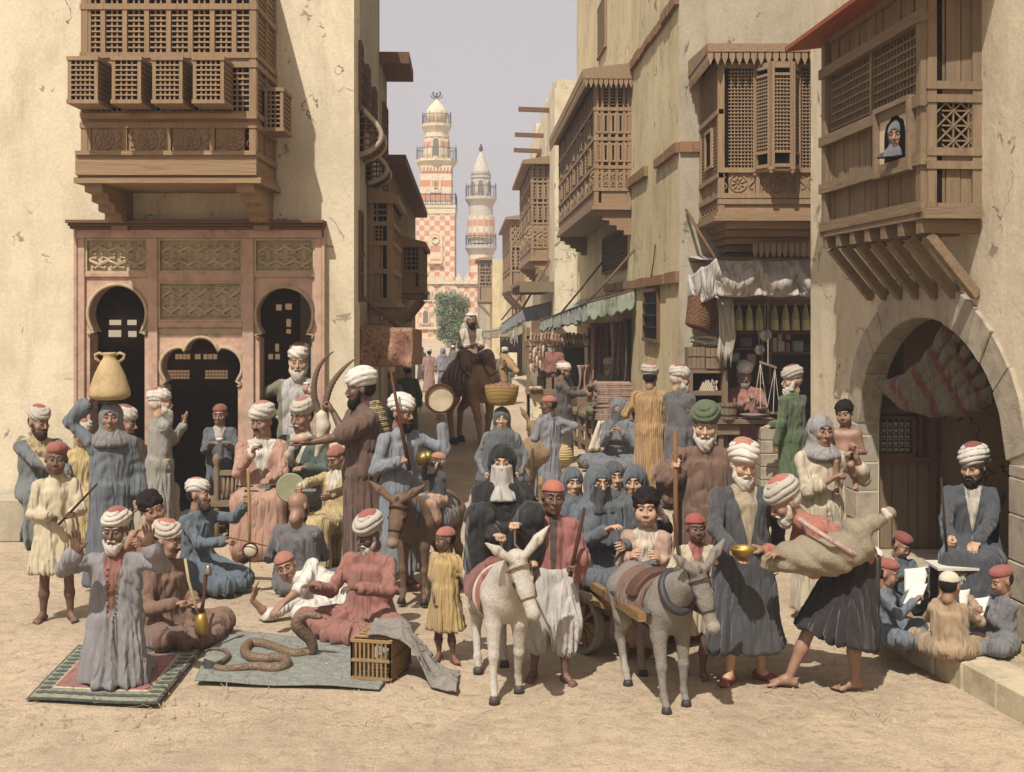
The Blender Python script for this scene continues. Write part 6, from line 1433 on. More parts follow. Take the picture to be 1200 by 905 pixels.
def crate(u0, u1, v0, v1, Yq, dep, label, wd=WG):
    r = thing('crate', label, 'crate', (Xp((u0+u1)/2, Yq), Yq+dep/2, Zp(v1, Yq)), 'crates on the open shelf'); g = Pl((0, Yq, 0), (1, 0, 0), (0, -1, 0)); n = 4
    mb = MB(); g.box(mb, Xp(u0+.3, Yq), Xp(u1-.3, Yq), Zp(v1, Yq), Zp(v0+.5, Yq), -dep, -.02); wpart(mb, 'box_side', wd['z'], r)
    for i in range(n): mb = MB(); a = u0+(u1-u0)*i/n; g.box(mb, Xp(a+.2, Yq), Xp(a+(u1-u0)/n-.2, Yq), Zp(v1, Yq)+.004, Zp(v0, Yq), -.02, .0+.004*(i % 2)); wpart(mb, 'slat', wd['z'], r)
    for v in (v0+(v1-v0)*.35, v1-2): mb = MB(); g.box(mb, Xp(u0, Yq), Xp(u1, Yq), Zp(v+1.5, Yq), Zp(v, Yq), .0045, .014); wpart(mb, 'strap', wd['x'], r)
crate(806, 826, 407, 432.5, 15.57, .3, 'pale slatted crate at the left on the open shelf'); crate(827, 849, 408, 432.5, 15.55, .3, 'strapped wooden crate on the open shelf below the rope skein')
S = Sdf(); rng = random.Random(4)
for k in range(5): S.chain([V3(-.16+.08*i, .05*math.sin(k*2+i), .03+.022*k+.012*math.sin(i*1.7+k)) for i in range(5)], [.02]*5, .01)
v_, f_ = S.grid(.012, lambda x, y, z: -.003*np.sin(120*x+90*z), .006); o = link('rope_bundle', npmesh('rope_bundle', v_, f_), mat('cloth', '#bdb199'), None, (Xp(826, 15.65), 15.68, Zp(406.5, 15.57))); tag(o, 'coiled pale rope lying on top of the crates', 'rope')
# wicker basket hung on the wall
S = Sdf(); S.econe((0, 0, -.20), (0, 0, .20), (.17, .17), (.24, .24), rd=.03); S.econe((0, 0, -.14), (0, 0, .26), (.145, .145), (.215, .215), rd=.02); S.ops[1] = (*S.ops[1][:4], True); v_, f_ = S.grid(.012, lambda x, y, z: -.007*np.sin(np.arctan2(y, x)*22)*np.sign(np.sin(z*130)), .012)
o = link('wicker_basket', npmesh('wicker_basket', v_, f_), mat('weave', '#7a5a3e', s=20), None, (Xp(823, 15.6), 15.62, Zp(368, 15.6))); o.rotation_euler = (R(-6), R(18), 0); tag(o, 'brown wicker basket hung tilted on the grey wall under the white awning', 'basket')
sk_ = thing('rope_skein', 'long pale rope skeins hanging beside the wicker basket', 'rope', (Xp(848, 15.5), 15.5, Zp(345, 15.5)))
for k in range(9):
    x0 = 836+1.2*k; x1 = 843+1.9*k; mb = MB(); mb.tube([P(x0, 352-abs(k-4)*.3, 15.6-.01*k), P(x0+3, 347, 15.5), P(x1-1, 352, 15.42), P(x1+1, 372, 15.40), P(x1+1.5+math.sin(k), 395, 15.41), P(x1-1, 412+2*math.sin(2*k), 15.42), P(x1-2, 425+7*math.sin(k*1.7), 15.43)], [.012, .018, .021, .020, .021, .018, .010], 7); wpart(mb, 'strand', mat('cloth', '#bcae92'), sk_, smooth=True)
# sugar cones in paper
yk = 15.75
for i, u in enumerate((866, 878, 889.5, 907.5, 920.5, 932, 944)):
    mb = MB(); h_ = 31*yk/F; r = 5.6*yk/F; mb.lathe([(r*1.0, 0), (r*1.02, h_*.10), (r*.86, h_*.45), (r*.5, h_*.8), (r*.12, h_), (.002, h_+.01)], n=14)
    o = tb(mb, 'paper_cone', mat('plain', ('#9c9452', '#b0a04c', '#a39a58')[i % 3], rough=.6), ('first', 'second', 'third', 'fourth', 'fifth', 'sixth', 'seventh')[i]+' yellow green paper cone from the left in the hanging row', 'cone', (Xp(u, yk), yk, Zp(387.5, yk)), 'yellow green cones hanging in the stall', smooth=True)
    wpart(MB().lathe([(r*.72, 0), (r*.74, h_*.18), (r*.55, h_*.40)], (Xp(u, yk), yk-.045, Zp(387, yk)), 10), 'pale_filling', mat('plain', '#cdbb68'), o).matrix_parent_inverse = Matrix.Translation(o.location).inverted()
sv = thing('wall_shelves', 'dark shelves with boxes inside the spice stall', 'shelf', (Xp(900, 16), 16, 1.5)); yv = 15.78; gv_ = Pl((0, yv, 0), (1, 0, 0), (0, -1, 0))
for a, b, v in ((858, 893, 408), (903, 952, 413), (858, 953, 389)): mb = MB(); gv_.box(mb, Xp(a, yv), Xp(b, yv), Zp(v+2.2, yv), Zp(v, yv), -.45, 0); wpart(mb, 'shelf_board', WK['x'], sv)
for a in (893, 902): mb = MB(); gv_.box(mb, Xp(a, yv), Xp(a+1.5, yv), Zp(450, yv), Zp(352, yv), -.05, 0); wpart(mb, 'upright', WG['z'], sv)
for i, (a, b, v0, v1, c) in enumerate(((868, 882, 395, 407.6, '#5d564e'), (906, 911, 396, 412.6, '#b39a84'), (912, 920, 400, 412.6, '#a3a6a0'), (912, 917, 391.8, 399.8, '#a8978a'), (921, 927, 392, 398, '#b06048'), (922, 926, 402, 412.6, '#b3684a'), (930, 942, 400, 412.6, '#7f8488'), (943, 950, 404, 412.6, '#3c3a38'), (858, 867, 414, 424, '#8f8a80'), (876, 886, 415, 429, '#a0786a'))):
    mb = MB(); gv_.box(mb, Xp(a, yv), Xp(b, yv), Zp(v1, yv), Zp(v0, yv), -.16, -.02); gv_.box(mb, Xp(a+1, yv), Xp(b-1, yv), Zp(v1-1.2, yv), Zp(v0+1.2, yv), -.02, -.012); o = mb.build('goods_box', mat('plain', c), bevel=.004); tag(o, ('long dark grey', 'narrow pale', 'pale grey framed', 'small pale upper', 'small rust red', 'thin orange', 'wide blue grey', 'black', 'hanging grey', 'hanging framed reddish')[i]+' box among the goods in the spice stall', 'box', 'boxes on the stall shelves')
for i, (u, v, r) in enumerate(((897, 393, .085), (890, 410, .07))):
    mb = MB(); mb.ball((0, 0, 0), (r, r*.4, r), 14); mb.tube([(0, 0, r), (-.01, 0, r+.14), (0, 0, r+.34)], .008, 5); tb(mb, 'hanging_ladle', mat('metal', '#a59c90', rough=.5), ('larger upper' if i == 0 else 'smaller lower')+' round metal ladle hanging on a cord in the stall', 'ladle', P(u, v, 15.55), smooth=True)
mb = MB(); n = 14
for i in range(n): t = 2*math.pi*i/n; r = .12; mb.hexa([(r*math.cos(t-.2), r*math.sin(t-.2), 0), (r*math.cos(t+.2), r*math.sin(t+.2), 0), (r*.8*math.cos(t+.2), r*.8*math.sin(t+.2), 0), (r*.8*math.cos(t-.2), r*.8*math.sin(t-.2), 0), (r*1.08*math.cos(t-.2), r*1.08*math.sin(t-.2), .2), (r*1.08*math.cos(t+.2), r*1.08*math.sin(t+.2), .2), (r*.88*math.cos(t+.2), r*.88*math.sin(t+.2), .2), (r*.88*math.cos(t-.2), r*.88*math.sin(t-.2), .2)])
mb.lathe([(.09, .12), (.09, .15)], n=14); tub = thing('wooden_tub', 'small staved wooden tub on the left end of the spice counter', 'tub', (cX(852), Yc-.02, cZ(491)+.002)); o = mb.build('staves', WG['z'], tub, kind='stuff'); hb = MB(); hb.lathe([(.128, .045), (.130, .065)], n=20, cap=False); hb.lathe([(.131, .15), (.132, .17)], n=20, cap=False); hb.build('hoops', mat('metal', '#5d5144'), tub, kind='stuff')
tb(MB().lathe([(.05, 0), (.13, .035), (.175, .06), (.165, .06), (.12, .035), (.02, .015)], n=24), 'shallow_bowl', mat('plain', '#7c756a', rough=.5), 'wide shallow grey bowl on the spice counter', 'bowl', (cX(882), Yc-.02, cZ(491)+.002), smooth=True)
sc_ = thing('balance_scale', 'large balance scale with two cord hung pans at the spice counter', 'scale', P(905, 430, 15.25)); ysc = 15.25
wpart(MB().beam(P(890, 424, ysc), P(910, 431, ysc), .022, .03), 'beam', WG['x'], sc_); wpart(MB().tube([P(900, 350, ysc+.3), P(900, 427, ysc)], .006, 5), 'hanging_cord', mat('cloth', '#b0a48c'), sc_)
for (ut, vt, ub, vb_) in ((891, 425, 891, 478), (908, 432, 906, 484)):
    mb = MB(); 
    for du, dy in ((-8, 0), (8, 0), (0, -.08), (0, .08)): mb.tube([P(ut, vt, ysc), P(ub+du, vb_, ysc+dy)], .005, 4)
    wpart(mb, 'pan_cords', mat('cloth', '#c4b79c'), sc_, kind='stuff'); wpart(MB().lathe([(.02, 0), (.07, .008), (.095, .03), (.088, .03), (.06, .014)], tuple(P(ub, vb_+2, ysc)), 16), 'pan', mat('metal', '#a08f78'), sc_, smooth=True)
# bench and chair of the coffee drinkers
bn = thing('wooden_settle', 'wooden settle with turned corner post under the coffee drinkers', 'bench', (-2.9, 13.15, 0)); yb = 13.3
mb = MB(); mb.box(Xp(250, yb), Xp(378, yb), 12.85, 13.38, .40, .46); wpart(mb, 'seat', WG['x'], bn)
for u in (254, 376): mb = MB(); x = Xp(u, 12.9); mb.lathe([(.035, 0), (.03, .2), (.042, .4), (.03, .5), (.035, .8), (.028, .84), (.05, .89), (.04, .94), (.001, .97)], (x, 12.9, 0), 12); wpart(mb, 'post', WG['z'], bn, smooth=True)
for i in range(5): mb = MB(); x = Xp(258+5*i, 12.95); mb.lathe([(.012, .46), (.022, .58), (.012, .72)], (x, 12.92, 0), 8); wpart(mb, 'spindle', WG['z'], bn, smooth=True)
mb = MB(); mb.box(Xp(254, 12.9), Xp(282, 12.9), 12.89, 12.95, .73, .78); wpart(mb, 'arm_rail', WG['x'], bn)
mb = MB(); mb.box(-5.9, -4.55, 12.95, 13.45, 0, .46); tb(mb, 'stone_bench', PLG, 'low masonry bench under the men at the left wall', 'bench', (0, 0, 0), bevel=.01)
# mat, rug, cage, snake
def poly_sheet(name, pts, m, label, cat, z=.012, n=30, wav=.006, thick=.008):
    a, b, c, d = [G(*p) for p in pts]; o0 = (a+b+c+d)/4
    return_ = sheet(name, lambda u, v: a.lerp(b, u).lerp(d.lerp(c, u), v)-Vector((o0.x, o0.y, 0))+Vector((0, 0, z+wav*math.sin(11*u+5*v)+wav*math.sin(17*v-6*u))), n, n, m, None, thick); return_.location = (o0.x, o0.y, 0); return_['label'] = label; return_['category'] = cat; return return_
poly_sheet('ground_cloth', [(228, 800), (444, 810), (480, 765), (256, 739)], mat('cloth', '#7e8273'), 'grey green cloth spread on the ground under the snake', 'cloth', .014, 40, .005)
rug = thing('prayer_rug', 'bordered red and green prayer rug under the kneeling man', 'rug', G(130, 792)); ra, rb, rc_, rd_ = [G(*p) for p in ((30, 822), (184, 828), (238, 762), (92, 758))]
def rugp(u, v, z): q = ra.lerp(rb, u).lerp(rd_.lerp(rc_, u), v); return Vector((q.x, q.y, z+.003*math.sin(7*u+3*v)))
def rsheet(nm, u0, u1, v0, v1, z, m): o = sheet(nm, lambda u, v: rugp(u0+(u1-u0)*u, v0+(v1-v0)*v, z), 24, 24, m, None, .006); o.parent = rug; o.matrix_parent_inverse = Matrix.Translation(rug.location).inverted(); return o
rsheet('dark_edge', 0, 1, 0, 1, .012, mat('cloth', '#3f4238')); rsheet('border_band', .02, .98, .03, .97, .017, mat('cloth', '#8d8a66')); rsheet('inner_line', .13, .87, .17, .83, .022, mat('cloth', '#c0ac80')); rsheet('red_field', .145, .855, .19, .81, .027, mat('cloth', '#9b5446'))
mb = MB()
for k in range(44):
    t = k/44*4; e = int(t); f = t-e; u, v = ((.08+.84*f, .10), (.925, .10+.8*f), (.92-.84*f, .90), (.075, .9-.8*f))[e]
    q = rugp(u, v, .0235); mb.ball(tuple(q-Vector(rug.location)), (.045, .030, .002), 8); 
mb.build('border_motifs', mat('cloth', '#43503f'), rug, kind='stuff')
SP = [(120, 630), (150, 622), (185, 625), (205, 645), (180, 670), (158, 685), (185, 695), (240, 692), (300, 686), (360, 692), (400, 687), (412, 670), (385, 655), (330, 658), (280, 650), (262, 628), (280, 603), (320, 603), (370, 618), (430, 640), (478, 636)]
UP = [(503, 610), (495, 575), (470, 545), (452, 518), (460, 496), (488, 484), (512, 488), (534, 494)]
pts = [G(200+x/3.02, 560+y/3.02)+Vector((0, 0, .035)) for x, y in SP]; ys_ = pts[-1].y
pts += [P(200+x/3.02, 560+y/3.02, ys_-.02*i) for i, (x, y) in enumerate(UP)]; n0 = len(SP)
rr = [.006+.030*min(1, i/9) for i in range(n0)]+[.037, .040, .052, .058, .040, .026, .027, .014]
smooth_path = smooth_path2
pp, r2_ = smooth_path(pts, rr, 5); o0 = Vector((pts[10].x, pts[10].y, 0)); mb = MB(); mb.tube([p-o0 for p in pp], r2_, 14)
snk = thing('snake', 'long brown cobra rearing up with coils on the grey green cloth', 'snake', o0); mb.build('body', mat('scale', '#786450'), snk, smooth=True)
hd_ = pts[-2]-o0
for sg in (-1, 1): link('eye', _ball(.006), mat('plain', '#120c08', rough=.2), snk, tuple(hd_+Vector((.01, sg*.02-.004, .012))))
wpart(MB().tube([pts[-1]-o0, pts[-1]-o0+Vector((.04, -.01, -.012))], .003, 4), 'tongue', mat('plain', '#5a2018'), snk).matrix_parent_inverse = Matrix()
cg = thing('slatted_cage', 'wooden slatted snake cage with open bars on the cloth edge', 'cage', G(436, 800)); ca, cb_ = G(412, 797), G(457, 800); cu = (cb_-ca).normalized(); cn = Vector((cu.y, -cu.x, 0)); cl_ = (cb_-ca).length; cd = .42; ch_ = .27; sh_y = Vector((.22, 0, 0))
gC = Pl(ca, cu, cn); back_u = Vector((.25, 1, 0)).normalized(); gS = Pl(ca+cu*cl_, back_u, (1, -.25, 0))
CW = mat('wood', '#a08258', '#86704f', ax='z'); CWx = mat('wood', '#a08258', '#86704f', ax='x')
def cbar(a, b, w=.012, h=None, m=CW, nm='bar'): wpart(MB().beam(a, b, w, h or w), nm, m, cg)
cor = [ca, ca+cu*cl_, ca+cu*cl_+back_u*cd, ca+back_u*cd]
for z in (.02, ch_*.52, ch_): 
    for i in range(4): cbar(cor[i]+Vector((0, 0, z)), cor[(i+1) % 4]+Vector((0, 0, z+.001*i)), .022, .018, CWx, 'frame_rail')
for i in range(4):
    n = 9 if i % 2 == 0 else 12
    for j in range(n+1): a = cor[i].lerp(cor[(i+1) % 4], j/n); cbar(a+Vector((0, 0, .03)), a+Vector((0, 0, ch_-.01)))
for j in range(1, 6): cbar(cor[0].lerp(cor[3], j/6)+Vector((0, 0, ch_+.012)), cor[1].lerp(cor[2], j/6)+Vector((0, 0, ch_+.012)), .026, .010, CWx, 'top_slat')
wpart(MB().hexa([c+Vector((0, 0, .012)) for c in cor]+[c+Vector((0, 0, .03)) for c in cor]), 'floor', mat('wood', '#6d5238'), cg)
cv = cor[2]; mid = cor[1].lerp(cor[2], .5)
def drape(u, v):     # blanket over the back right of the cage, falling to the ground on the right
    x = -.16+.62*v; y = .06+.46*u-.10*v; prof = ch_+.03 if x < .06 else max(.025, (ch_+.03)*(1-((x-.06)/.26)**1.3) if x < .32 else .025)
    w = .022*math.sin(9*v*1.6+4*u)+.018*math.sin(15*u+5*v); return Vector((x, y-.25*v*v, max(.018, prof+w*(.3+v))))
o = sheet('blanket', drape, 34, 40, mat('cloth', '#857b6c'), None, .012); o.location = cor[1]; tag(o, 'grey brown blanket thrown over the snake cage', 'blanket')
# hanging striped cloth in the arch
hc = thing('striped_cloth', 'olive and red striped cloth slung under the school arch', 'cloth', P(1100, 430, 10.4)); 
for k in range(6):
    pts_ = [P(1028+5*k, 448+5*k, 11.2-.1*k), P(1054+7*k, 452+5*k, 10.8-.09*k), P(1084+9*k, 434+8*k, 10.4-.08*k), P(1104+10*k, 406+12*k, 10.15-.08*k), P(1116+11*k, 372+17*k, 9.95-.06*k)]
    pp_, rr_ = smooth_path2(pts_, [.035, .085, .095, .085, .05], 9); rr_ = [r*(1+.10*math.sin(i*.9+k)) for i, r in enumerate(rr_)]
    mb = MB(); mb.tube(pp_, rr_, 12); me = mb.mesh('cloth_roll', True); at = me.attributes.new('ang', 'FLOAT', 'POINT'); at.data.foreach_set('value', [(.03*k+i//12/len(pp_)) for i in range(len(me.vertices))])
    o = link('cloth_roll', me, mat('cloth_stripe', '#6e6240', '#743426', n=30, w=.72), None); o.parent = hc; o.matrix_parent_inverse = Matrix.Translation(hc.location).inverted()
# straw and chaff trodden into the street
rng = random.Random(31); mb = MB()
for _ in range(2000):
    y = 7.2+12*rng.random()**1.4; x = rng.uniform(-.48, .46)*y; t = rng.random()*3.14; l_ = rng.uniform(.02, .06); w_ = .0022; c, q = math.cos(t), math.sin(t); z = .004+rng.random()*.006
    mb.add([(x-c*l_-q*w_, y-q*l_+c*w_, z), (x-c*l_+q*w_, y-q*l_-c*w_, z), (x+c*l_+q*w_, y+q*l_-c*w_, z+.006), (x+c*l_-q*w_, y+q*l_+c*w_, z+.006)], [(0, 1, 2, 3)])
mb.build('straw_litter', mat('plain', '#b89f6a'), kind='stuff')['label'] = 'bits of straw trodden into the sandy street'
# ================= the people and animals ==================================
def stick(label, a, b, r=.012, c='#4a2f1e', cat='stick', r2=None, name='stick'):
    a, b = Vector(a), Vector(b); return tb(MB().tube([(0, 0, 0), (b-a)*.5, b-a], [r, r, r2 or r*.8], 8), name, mat('wood', c, ax='z'), label, cat, a, smooth=True)
def lathe_thing(name, prof, m, label, cat, loc, n=24, rotm=None, group=None):
    o = tb(MB().lathe(prof, n=n), name, m, label, cat, loc, group, smooth=True)
    if rotm: o.rotation_euler = rotm
    return o
# ---- left group
person('p1', 'bearded man in grey green coat and turban seated at the far left', 'man', 48, 634, 477, 'sit', 35, dict(L=(68, 548, -.35, 'relax', 'd'), R=(78, 560, -.25, 'relax', 'd')), (55, 8, 0), beard='short', bc='#3a2a20', c='#66706a', c2='#b59a58', trim=(.15, .35), seed=1)
person('p2', 'boy in cream robe and red cap holding a thin cane', 'boy', 66, 727, 518, 'stand', 22, dict(L=(62, 606, -.2, 'grip', 'd'), R=(82, 602, -.25, 'grip', 'd')), (18, 0, 4), hat='fez', capc='#9c4a30', child=.55, c='#c2b184', hem=.28, flare=.30, belt=-.02, beltc='#bba777', skin='dark', seed=2, feet=[(-.12, .02), (.13, -.04)], footface=(-10, 40))
_p2 = PEOPLE_LAST['p2']; stick('thin dark cane held by the boy in the cream robe', _p2['R']+Vector((-.08, -.02, -.06)), P(114, 567, _p2['R'].y+.02), .011)
person('p3', 'seated figure in yellow robe half hidden behind the boy with the cane', 'man', 96, 628, 494, 'sit', 15, None, (30, 10, 0), c='#bda04e', seed=3, Y=13.1, beard=None, stache=True, bc='#2a1c14')
person('p4', 'turbaned man looking right behind the woman with the jar', 'man', 154, 632, 477, 'sit', 60, None, (80, 8, 0), c='#a4967a', seed=4, Y=13.0, beard='stub', bc='#4a3526')
w = person('jarw', 'woman in blue robe and grey headscarf carrying a clay jar on her head', 'woman', 130, 690, 470, 'stand', 12, dict(L=dict(u=109, v=466, d=-.02, h='flat', n='r', e=(-1, 0, .2)), R=(166, 612, .05, 'relax', 'in')), (14, 0, 0), hat=None, hood='#77736f', hoodz=.10, c='#5d6a74', hem=.03, flare=.27, sleeve=.9, cuff=.085, seed=5, hooda=.8)
jar = lathe_thing('clay_jar', [(.02, 0), (.12, .005), (.172, .03), (.180, .055), (.172, .10), (.135, .22), (.10, .30), (.078, .345), (.060, .37), (.052, .40), (.062, .415), (.062, .428), (.048, .43), (.044, .40)], mat('stone', '#b09970', '#9a8562'), 'tall pale clay water jar balanced on the woman\'s head', 'jar', P(128.5, 469, w['Y']-.0), 28)
jar.scale = (1.02, 1.02, 1.0)
for sg in (-1, 1): MB().tube([(sg*.085, 0, .345), (sg*.125, 0, .375), (sg*.128, 0, .41), (sg*.09, 0, .425), (sg*.058, 0, .405)], .014, 7).build('handle', mat('stone', '#b09970', '#9a8562'), jar, smooth=True)
MB().lathe([(.07, -.03), (.095, -.018), (.095, -.005), (.07, .004)], n=20).build('head_ring', mat('cloth', '#4a4540'), jar, smooth=True)
person('p5', 'old storyteller in pale grey robe seen from behind raising both hands', 'man', 187, 640, 455, 'stand', 125, dict(R=dict(u=219, v=494, d=.05, h='open', n='l', dir=(.25, .1, 1)), L=dict(u=214, v=500, d=.35, h='open', n='l', dir=(.2, .1, 1))), (108, -4, 8), hat='bigturban', beard='long', bc='#b8b0a3', c='#8f897a', belt=.03, beltc='#a8966c', hem=.04, flare=.27, seed=6, skin='tan')
cs = person('p6', 'coffee boy in slate robe and brown cap carrying a small tray', 'boy', 258, 622, 473, 'stand', 0, dict(L=(248, 523, -.35, 'flat', 'u'), R=(266, 524, -.35, 'flat', 'u')), (0, 8, 0), hat='cap', capc='#8a4a30', child=.25, c='#596069', c2='#b0a48e', trim=(.25, .35), hem=.06, seed=7, skin='brown')
def cup(loc, label, s=1, saucer=False, tray=False):
    r = lathe_thing('coffee_cup', [(.012, 0), (.020, .004), (.036, .03), (.040, .048), (.035, .048), (.03, .02), (.004, .01)], mat('plain', '#cfc8b8', rough=.35), label, 'cup', loc, 18); r.scale = (s,)*3; return r
trp = (cs['L']+cs['R'])/2+Vector((0, 0, .012)); lathe_thing('serving_tray', [(.01, 0), (.12, .004), (.135, .016), (.128, .016), (.11, .008)], mat('metal', '#b5a890'), 'small round tray held by the coffee boy', 'tray', trp, 24); cup(trp+Vector((0, 0, .010)), 'small white coffee cup standing on the coffee boy\'s tray')
c7 = person('p7', 'seated man in peach robe and red white turban raising a cup', 'man', 306, 645, 473, 'sit', 8, dict(L=(298, 524, -.25, 'hold', 'r'), R=(313, 562, -.38, 'relax', 'd')), (-22, 6, -4), hat='bigturban', beard=None, stache=True, bc='#2d1e16', c='#b58260', c2='#c9bda6', trim=(.18, .4), girth=1.12, shoes='#4a2a1c', seed=8, skin='brown')
cup(c7['L']+Vector((0, -.02, .0)), 'small coffee cup in the raised hand of the man in peach')
person('p8', 'seated man with grey moustache in green robe beside the man in peach', 'man', 349, 640, 469, 'sit', -14, dict(L=(350, 516, -.3, 'relax', 'd'), R=(353, 548, -.38, 'relax', 'd')), (-30, 8, 0), beard=None, stache=True, bc='#b5b0a6', c='#4d6650', c2='#c0b59c', trim=(.2, .35), girth=1.05, shoes='#3c2418', seed=9, skin='brown')
c9 = person('p9', 'old man in olive coat standing in the right doorway with a cup', 'man', 350, 622, 404, 'stand', 5, dict(L=dict(u=328, v=493, d=.1, h='relax', n='in', e=(-1, .2, 0)), R=(358, 458, -.28, 'hold', 'u')), (5, 6, 0), beard='full', c='#7d7850', c2='#a8a296', trim=(-3, .045), hem=.05, flare=.25, seed=10, hatc='#d0c4ac', skin='tan')
cup(c9['R']+Vector((0, -.02, .02)), 'small coffee cup held by the old man in the doorway')
# horn seller
hs_ = person('horn', 'dark bearded man in brown cloak offering a shell and a horned skull', 'man', 424, 682, 431, 'stand', -62, dict(L=dict(u=386, v=474, d=.0, h='grip', n='l', e=(.6, -.2, -1)), R=dict(u=352, v=521, d=-.35, h='flat', n='u', e=(.6, 0, -1))), (-78, 3, 0), hat='bigturban', hatc='#d6ccb8', capc='#cfc5b0', beard='short', bc='#1b1310', c='#6a4b36', c2=None, hem=.03, flare=.25, sleeve=.42, cuff=.10, seed=11, skin='dark', girth=1.1)
hc0 = hs_['L']; sk2 = thing('horned_skull', 'horned antelope skull with long ridged horns held upright', 'skull', hc0)
Yh = hc0.y; S = Sdf(); q0 = [A3(P(*p, Yh)-hc0) for p in ((377, 487), (379, 500), (376, 520), (371, 534))]
S.chain(q0, [.055, .062, .042, .022], .03)
v_, f_ = S.grid(.010); link('skull', npmesh('skull', v_, f_), mat('stone', '#cfc5b0', '#9a8f7c'), sk2)
for pl_, nm in (([(374, 484), (369, 470), (368, 452), (372, 434), (381, 420), (391, 412)], 0), ([(381, 482), (383, 466), (389, 450), (399, 436), (409, 426), (419, 419)], 1)):
    pp_, rr_ = smooth_path([P(*p, Yh)-hc0 for p in pl_], [.030, .029, .026, .021, .013, .004], 7); rr_ = [r*(1+(.16 if i % 2 else -.06)) for i, r in enumerate(rr_)]
    MB().tube(pp_, rr_, 10).build('horn', mat('stone', '#6a5846', '#4a3c30'), sk2, smooth=True)
lathe_thing('sea_shell', [(.004, -.10), (.02, -.07), (.045, -.01), (.05, .03), (.035, .07), (.012, .10), (.002, .12)], mat('plain', '#b58a64', rough=.4), 'spiral shell lying on the horn seller\'s outstretched hand', 'shell', hs_['R']+Vector((0, 0, .02)), 14, (0, R(80), 0))
b0 = P(441, 500, 11.05); S = Sdf(); S.econe((0, 0, -.20), (0, 0, .17), (.125, .10), (.085, .08), rd=.04); S.econe((0, 0, .16), (0, 0, .24), (.07, .07), (.055, .055), rd=.02); v_, f_ = S.grid(.012, lambda x, y, z: -.006*np.sign(np.sin(z*120))*np.abs(np.sin(np.arctan2(y, x)*14)), .01)
o = link('back_basket', npmesh('back_basket', v_, f_), mat('weave', '#9c8a64', s=18), None, b0); tag(o, 'tall straw basket slung on the back of the horn seller', 'basket'); o.rotation_euler = (0, R(-6), 0)
wpart(MB().tube([b0+Vector((0, -.06, .24)), P(436, 470, 10.98), P(443, 478, 11.0), P(446, 490, 10.98)], .007, 5), 'strap', mat('cloth', '#b8ac8c'), o).matrix_parent_inverse = (Matrix.Translation(b0) @ Euler((0, R(-6), 0)).to_matrix().to_4x4()).inverted()
# barber and customer
br = person('barber', 'young barber in yellow coat and cap shaving the bald customer', 'man', 388, 668, 523, 'sit', -30, dict(L=dict(u=346, v=574, d=-.4, h='grip', n='d', e=(-1, 0, -.1)), R=dict(u=382, v=584, d=-.55, h='relax', n='l', e=(1, 0, -.5))), (-35, 22, 0), hat='cap', capc='#a05334', c='#b89c50', c2='#c9bda2', trim=(.15, .28), beard=None, girth=.95, seed=12, skin='brown', Y=11.75)
tb(MB().box(-.05, .07, -.004, .004, -.012, .012), 'razor', mat('metal', '#c0b8a8', rough=.3), 'open razor held over the bald customer\'s head', 'razor', br['L']+Vector((.10, 0, .01)))
lathe_thing('round_dish', [(.02, 0), (.13, .008), (.145, .02), (.13, .018), (.02, .01)], mat('plain', '#8c8858', rough=.45), 'round yellow green dish behind the barber\'s hand', 'dish', P(341, 572, br['Y']-.15), 26, (R(82), 0, 0))
person('cust', 'bald man in grey robe sitting with his back turned to the street', 'man', 356, 694, 576, 'ground', 160, dict(L=(378, 640, .3, 'relax', 'd'), R=(340, 640, .3)), (150, 26, 10), hat=None, beard='stub', bc='#2a1d15', c='#65605f', girth=1.22, seed=13, skin='brown')
# musician
mu = person('music', 'kneeling musician in blue robe playing a spike fiddle', 'man', 250, 692, 563, 'seiza', 62, dict(L=dict(u=270, v=634, d=-.2, h='grip', n='d'), R=dict(u=291, v=588, d=-.02, h='hold', n='l')), (80, -6, 8), beard='short', bc='#4a4038', c='#4a6676', seed=14, skin='brown')
fy = mu['base'].y-.12; fl = thing('spike_fiddle', 'long necked spike fiddle with round body and side pegs', 'fiddle', P(292, 664, fy)); fo = Vector(fl.location)
wpart(MB().tube([P(292.5, 655, fy), P(292, 600, fy), P(291, 553, fy), P(290.5, 549, fy)], [.014, .013, .016, .010], 8), 'neck', mat('wood', '#a3875c', ax='z'), fl, smooth=True)
wpart(MB().tube([P(293, 655, fy), P(293, 674, fy)], .006, 6), 'spike', mat('metal', '#4a4038'), fl)
MB().ball((P(293.5, 645, fy)-fo), (.062, .028, .062), 16).build('sound_box', mat('plain', '#c3ae86', rough=.5), fl, smooth=True)
MB().tube([Vector((P(293.5, 645, fy)-fo))+Vector((.066*math.cos(t), -.01, .066*math.sin(t))) for t in [R(20*i) for i in range(19)]], .007, 6).build('rim', mat('plain', '#2c1d14'), fl, smooth=True)
for v, a, b in ((570, 277, 297), (575.5, 287, 303)): wpart(MB().tube([P(a, v, fy), P(a+3, v, fy), P(b, v, fy)], [.015, .006, .006], 7), 'tuning_peg', mat('plain', '#2c1d14'), fl, smooth=True)
stick('thin fiddle bow held across the fiddle strings', P(256, 627, fy-.05), P(313, 640, fy-.06), .006, '#6a4a30', 'bow', name='fiddle_bow')
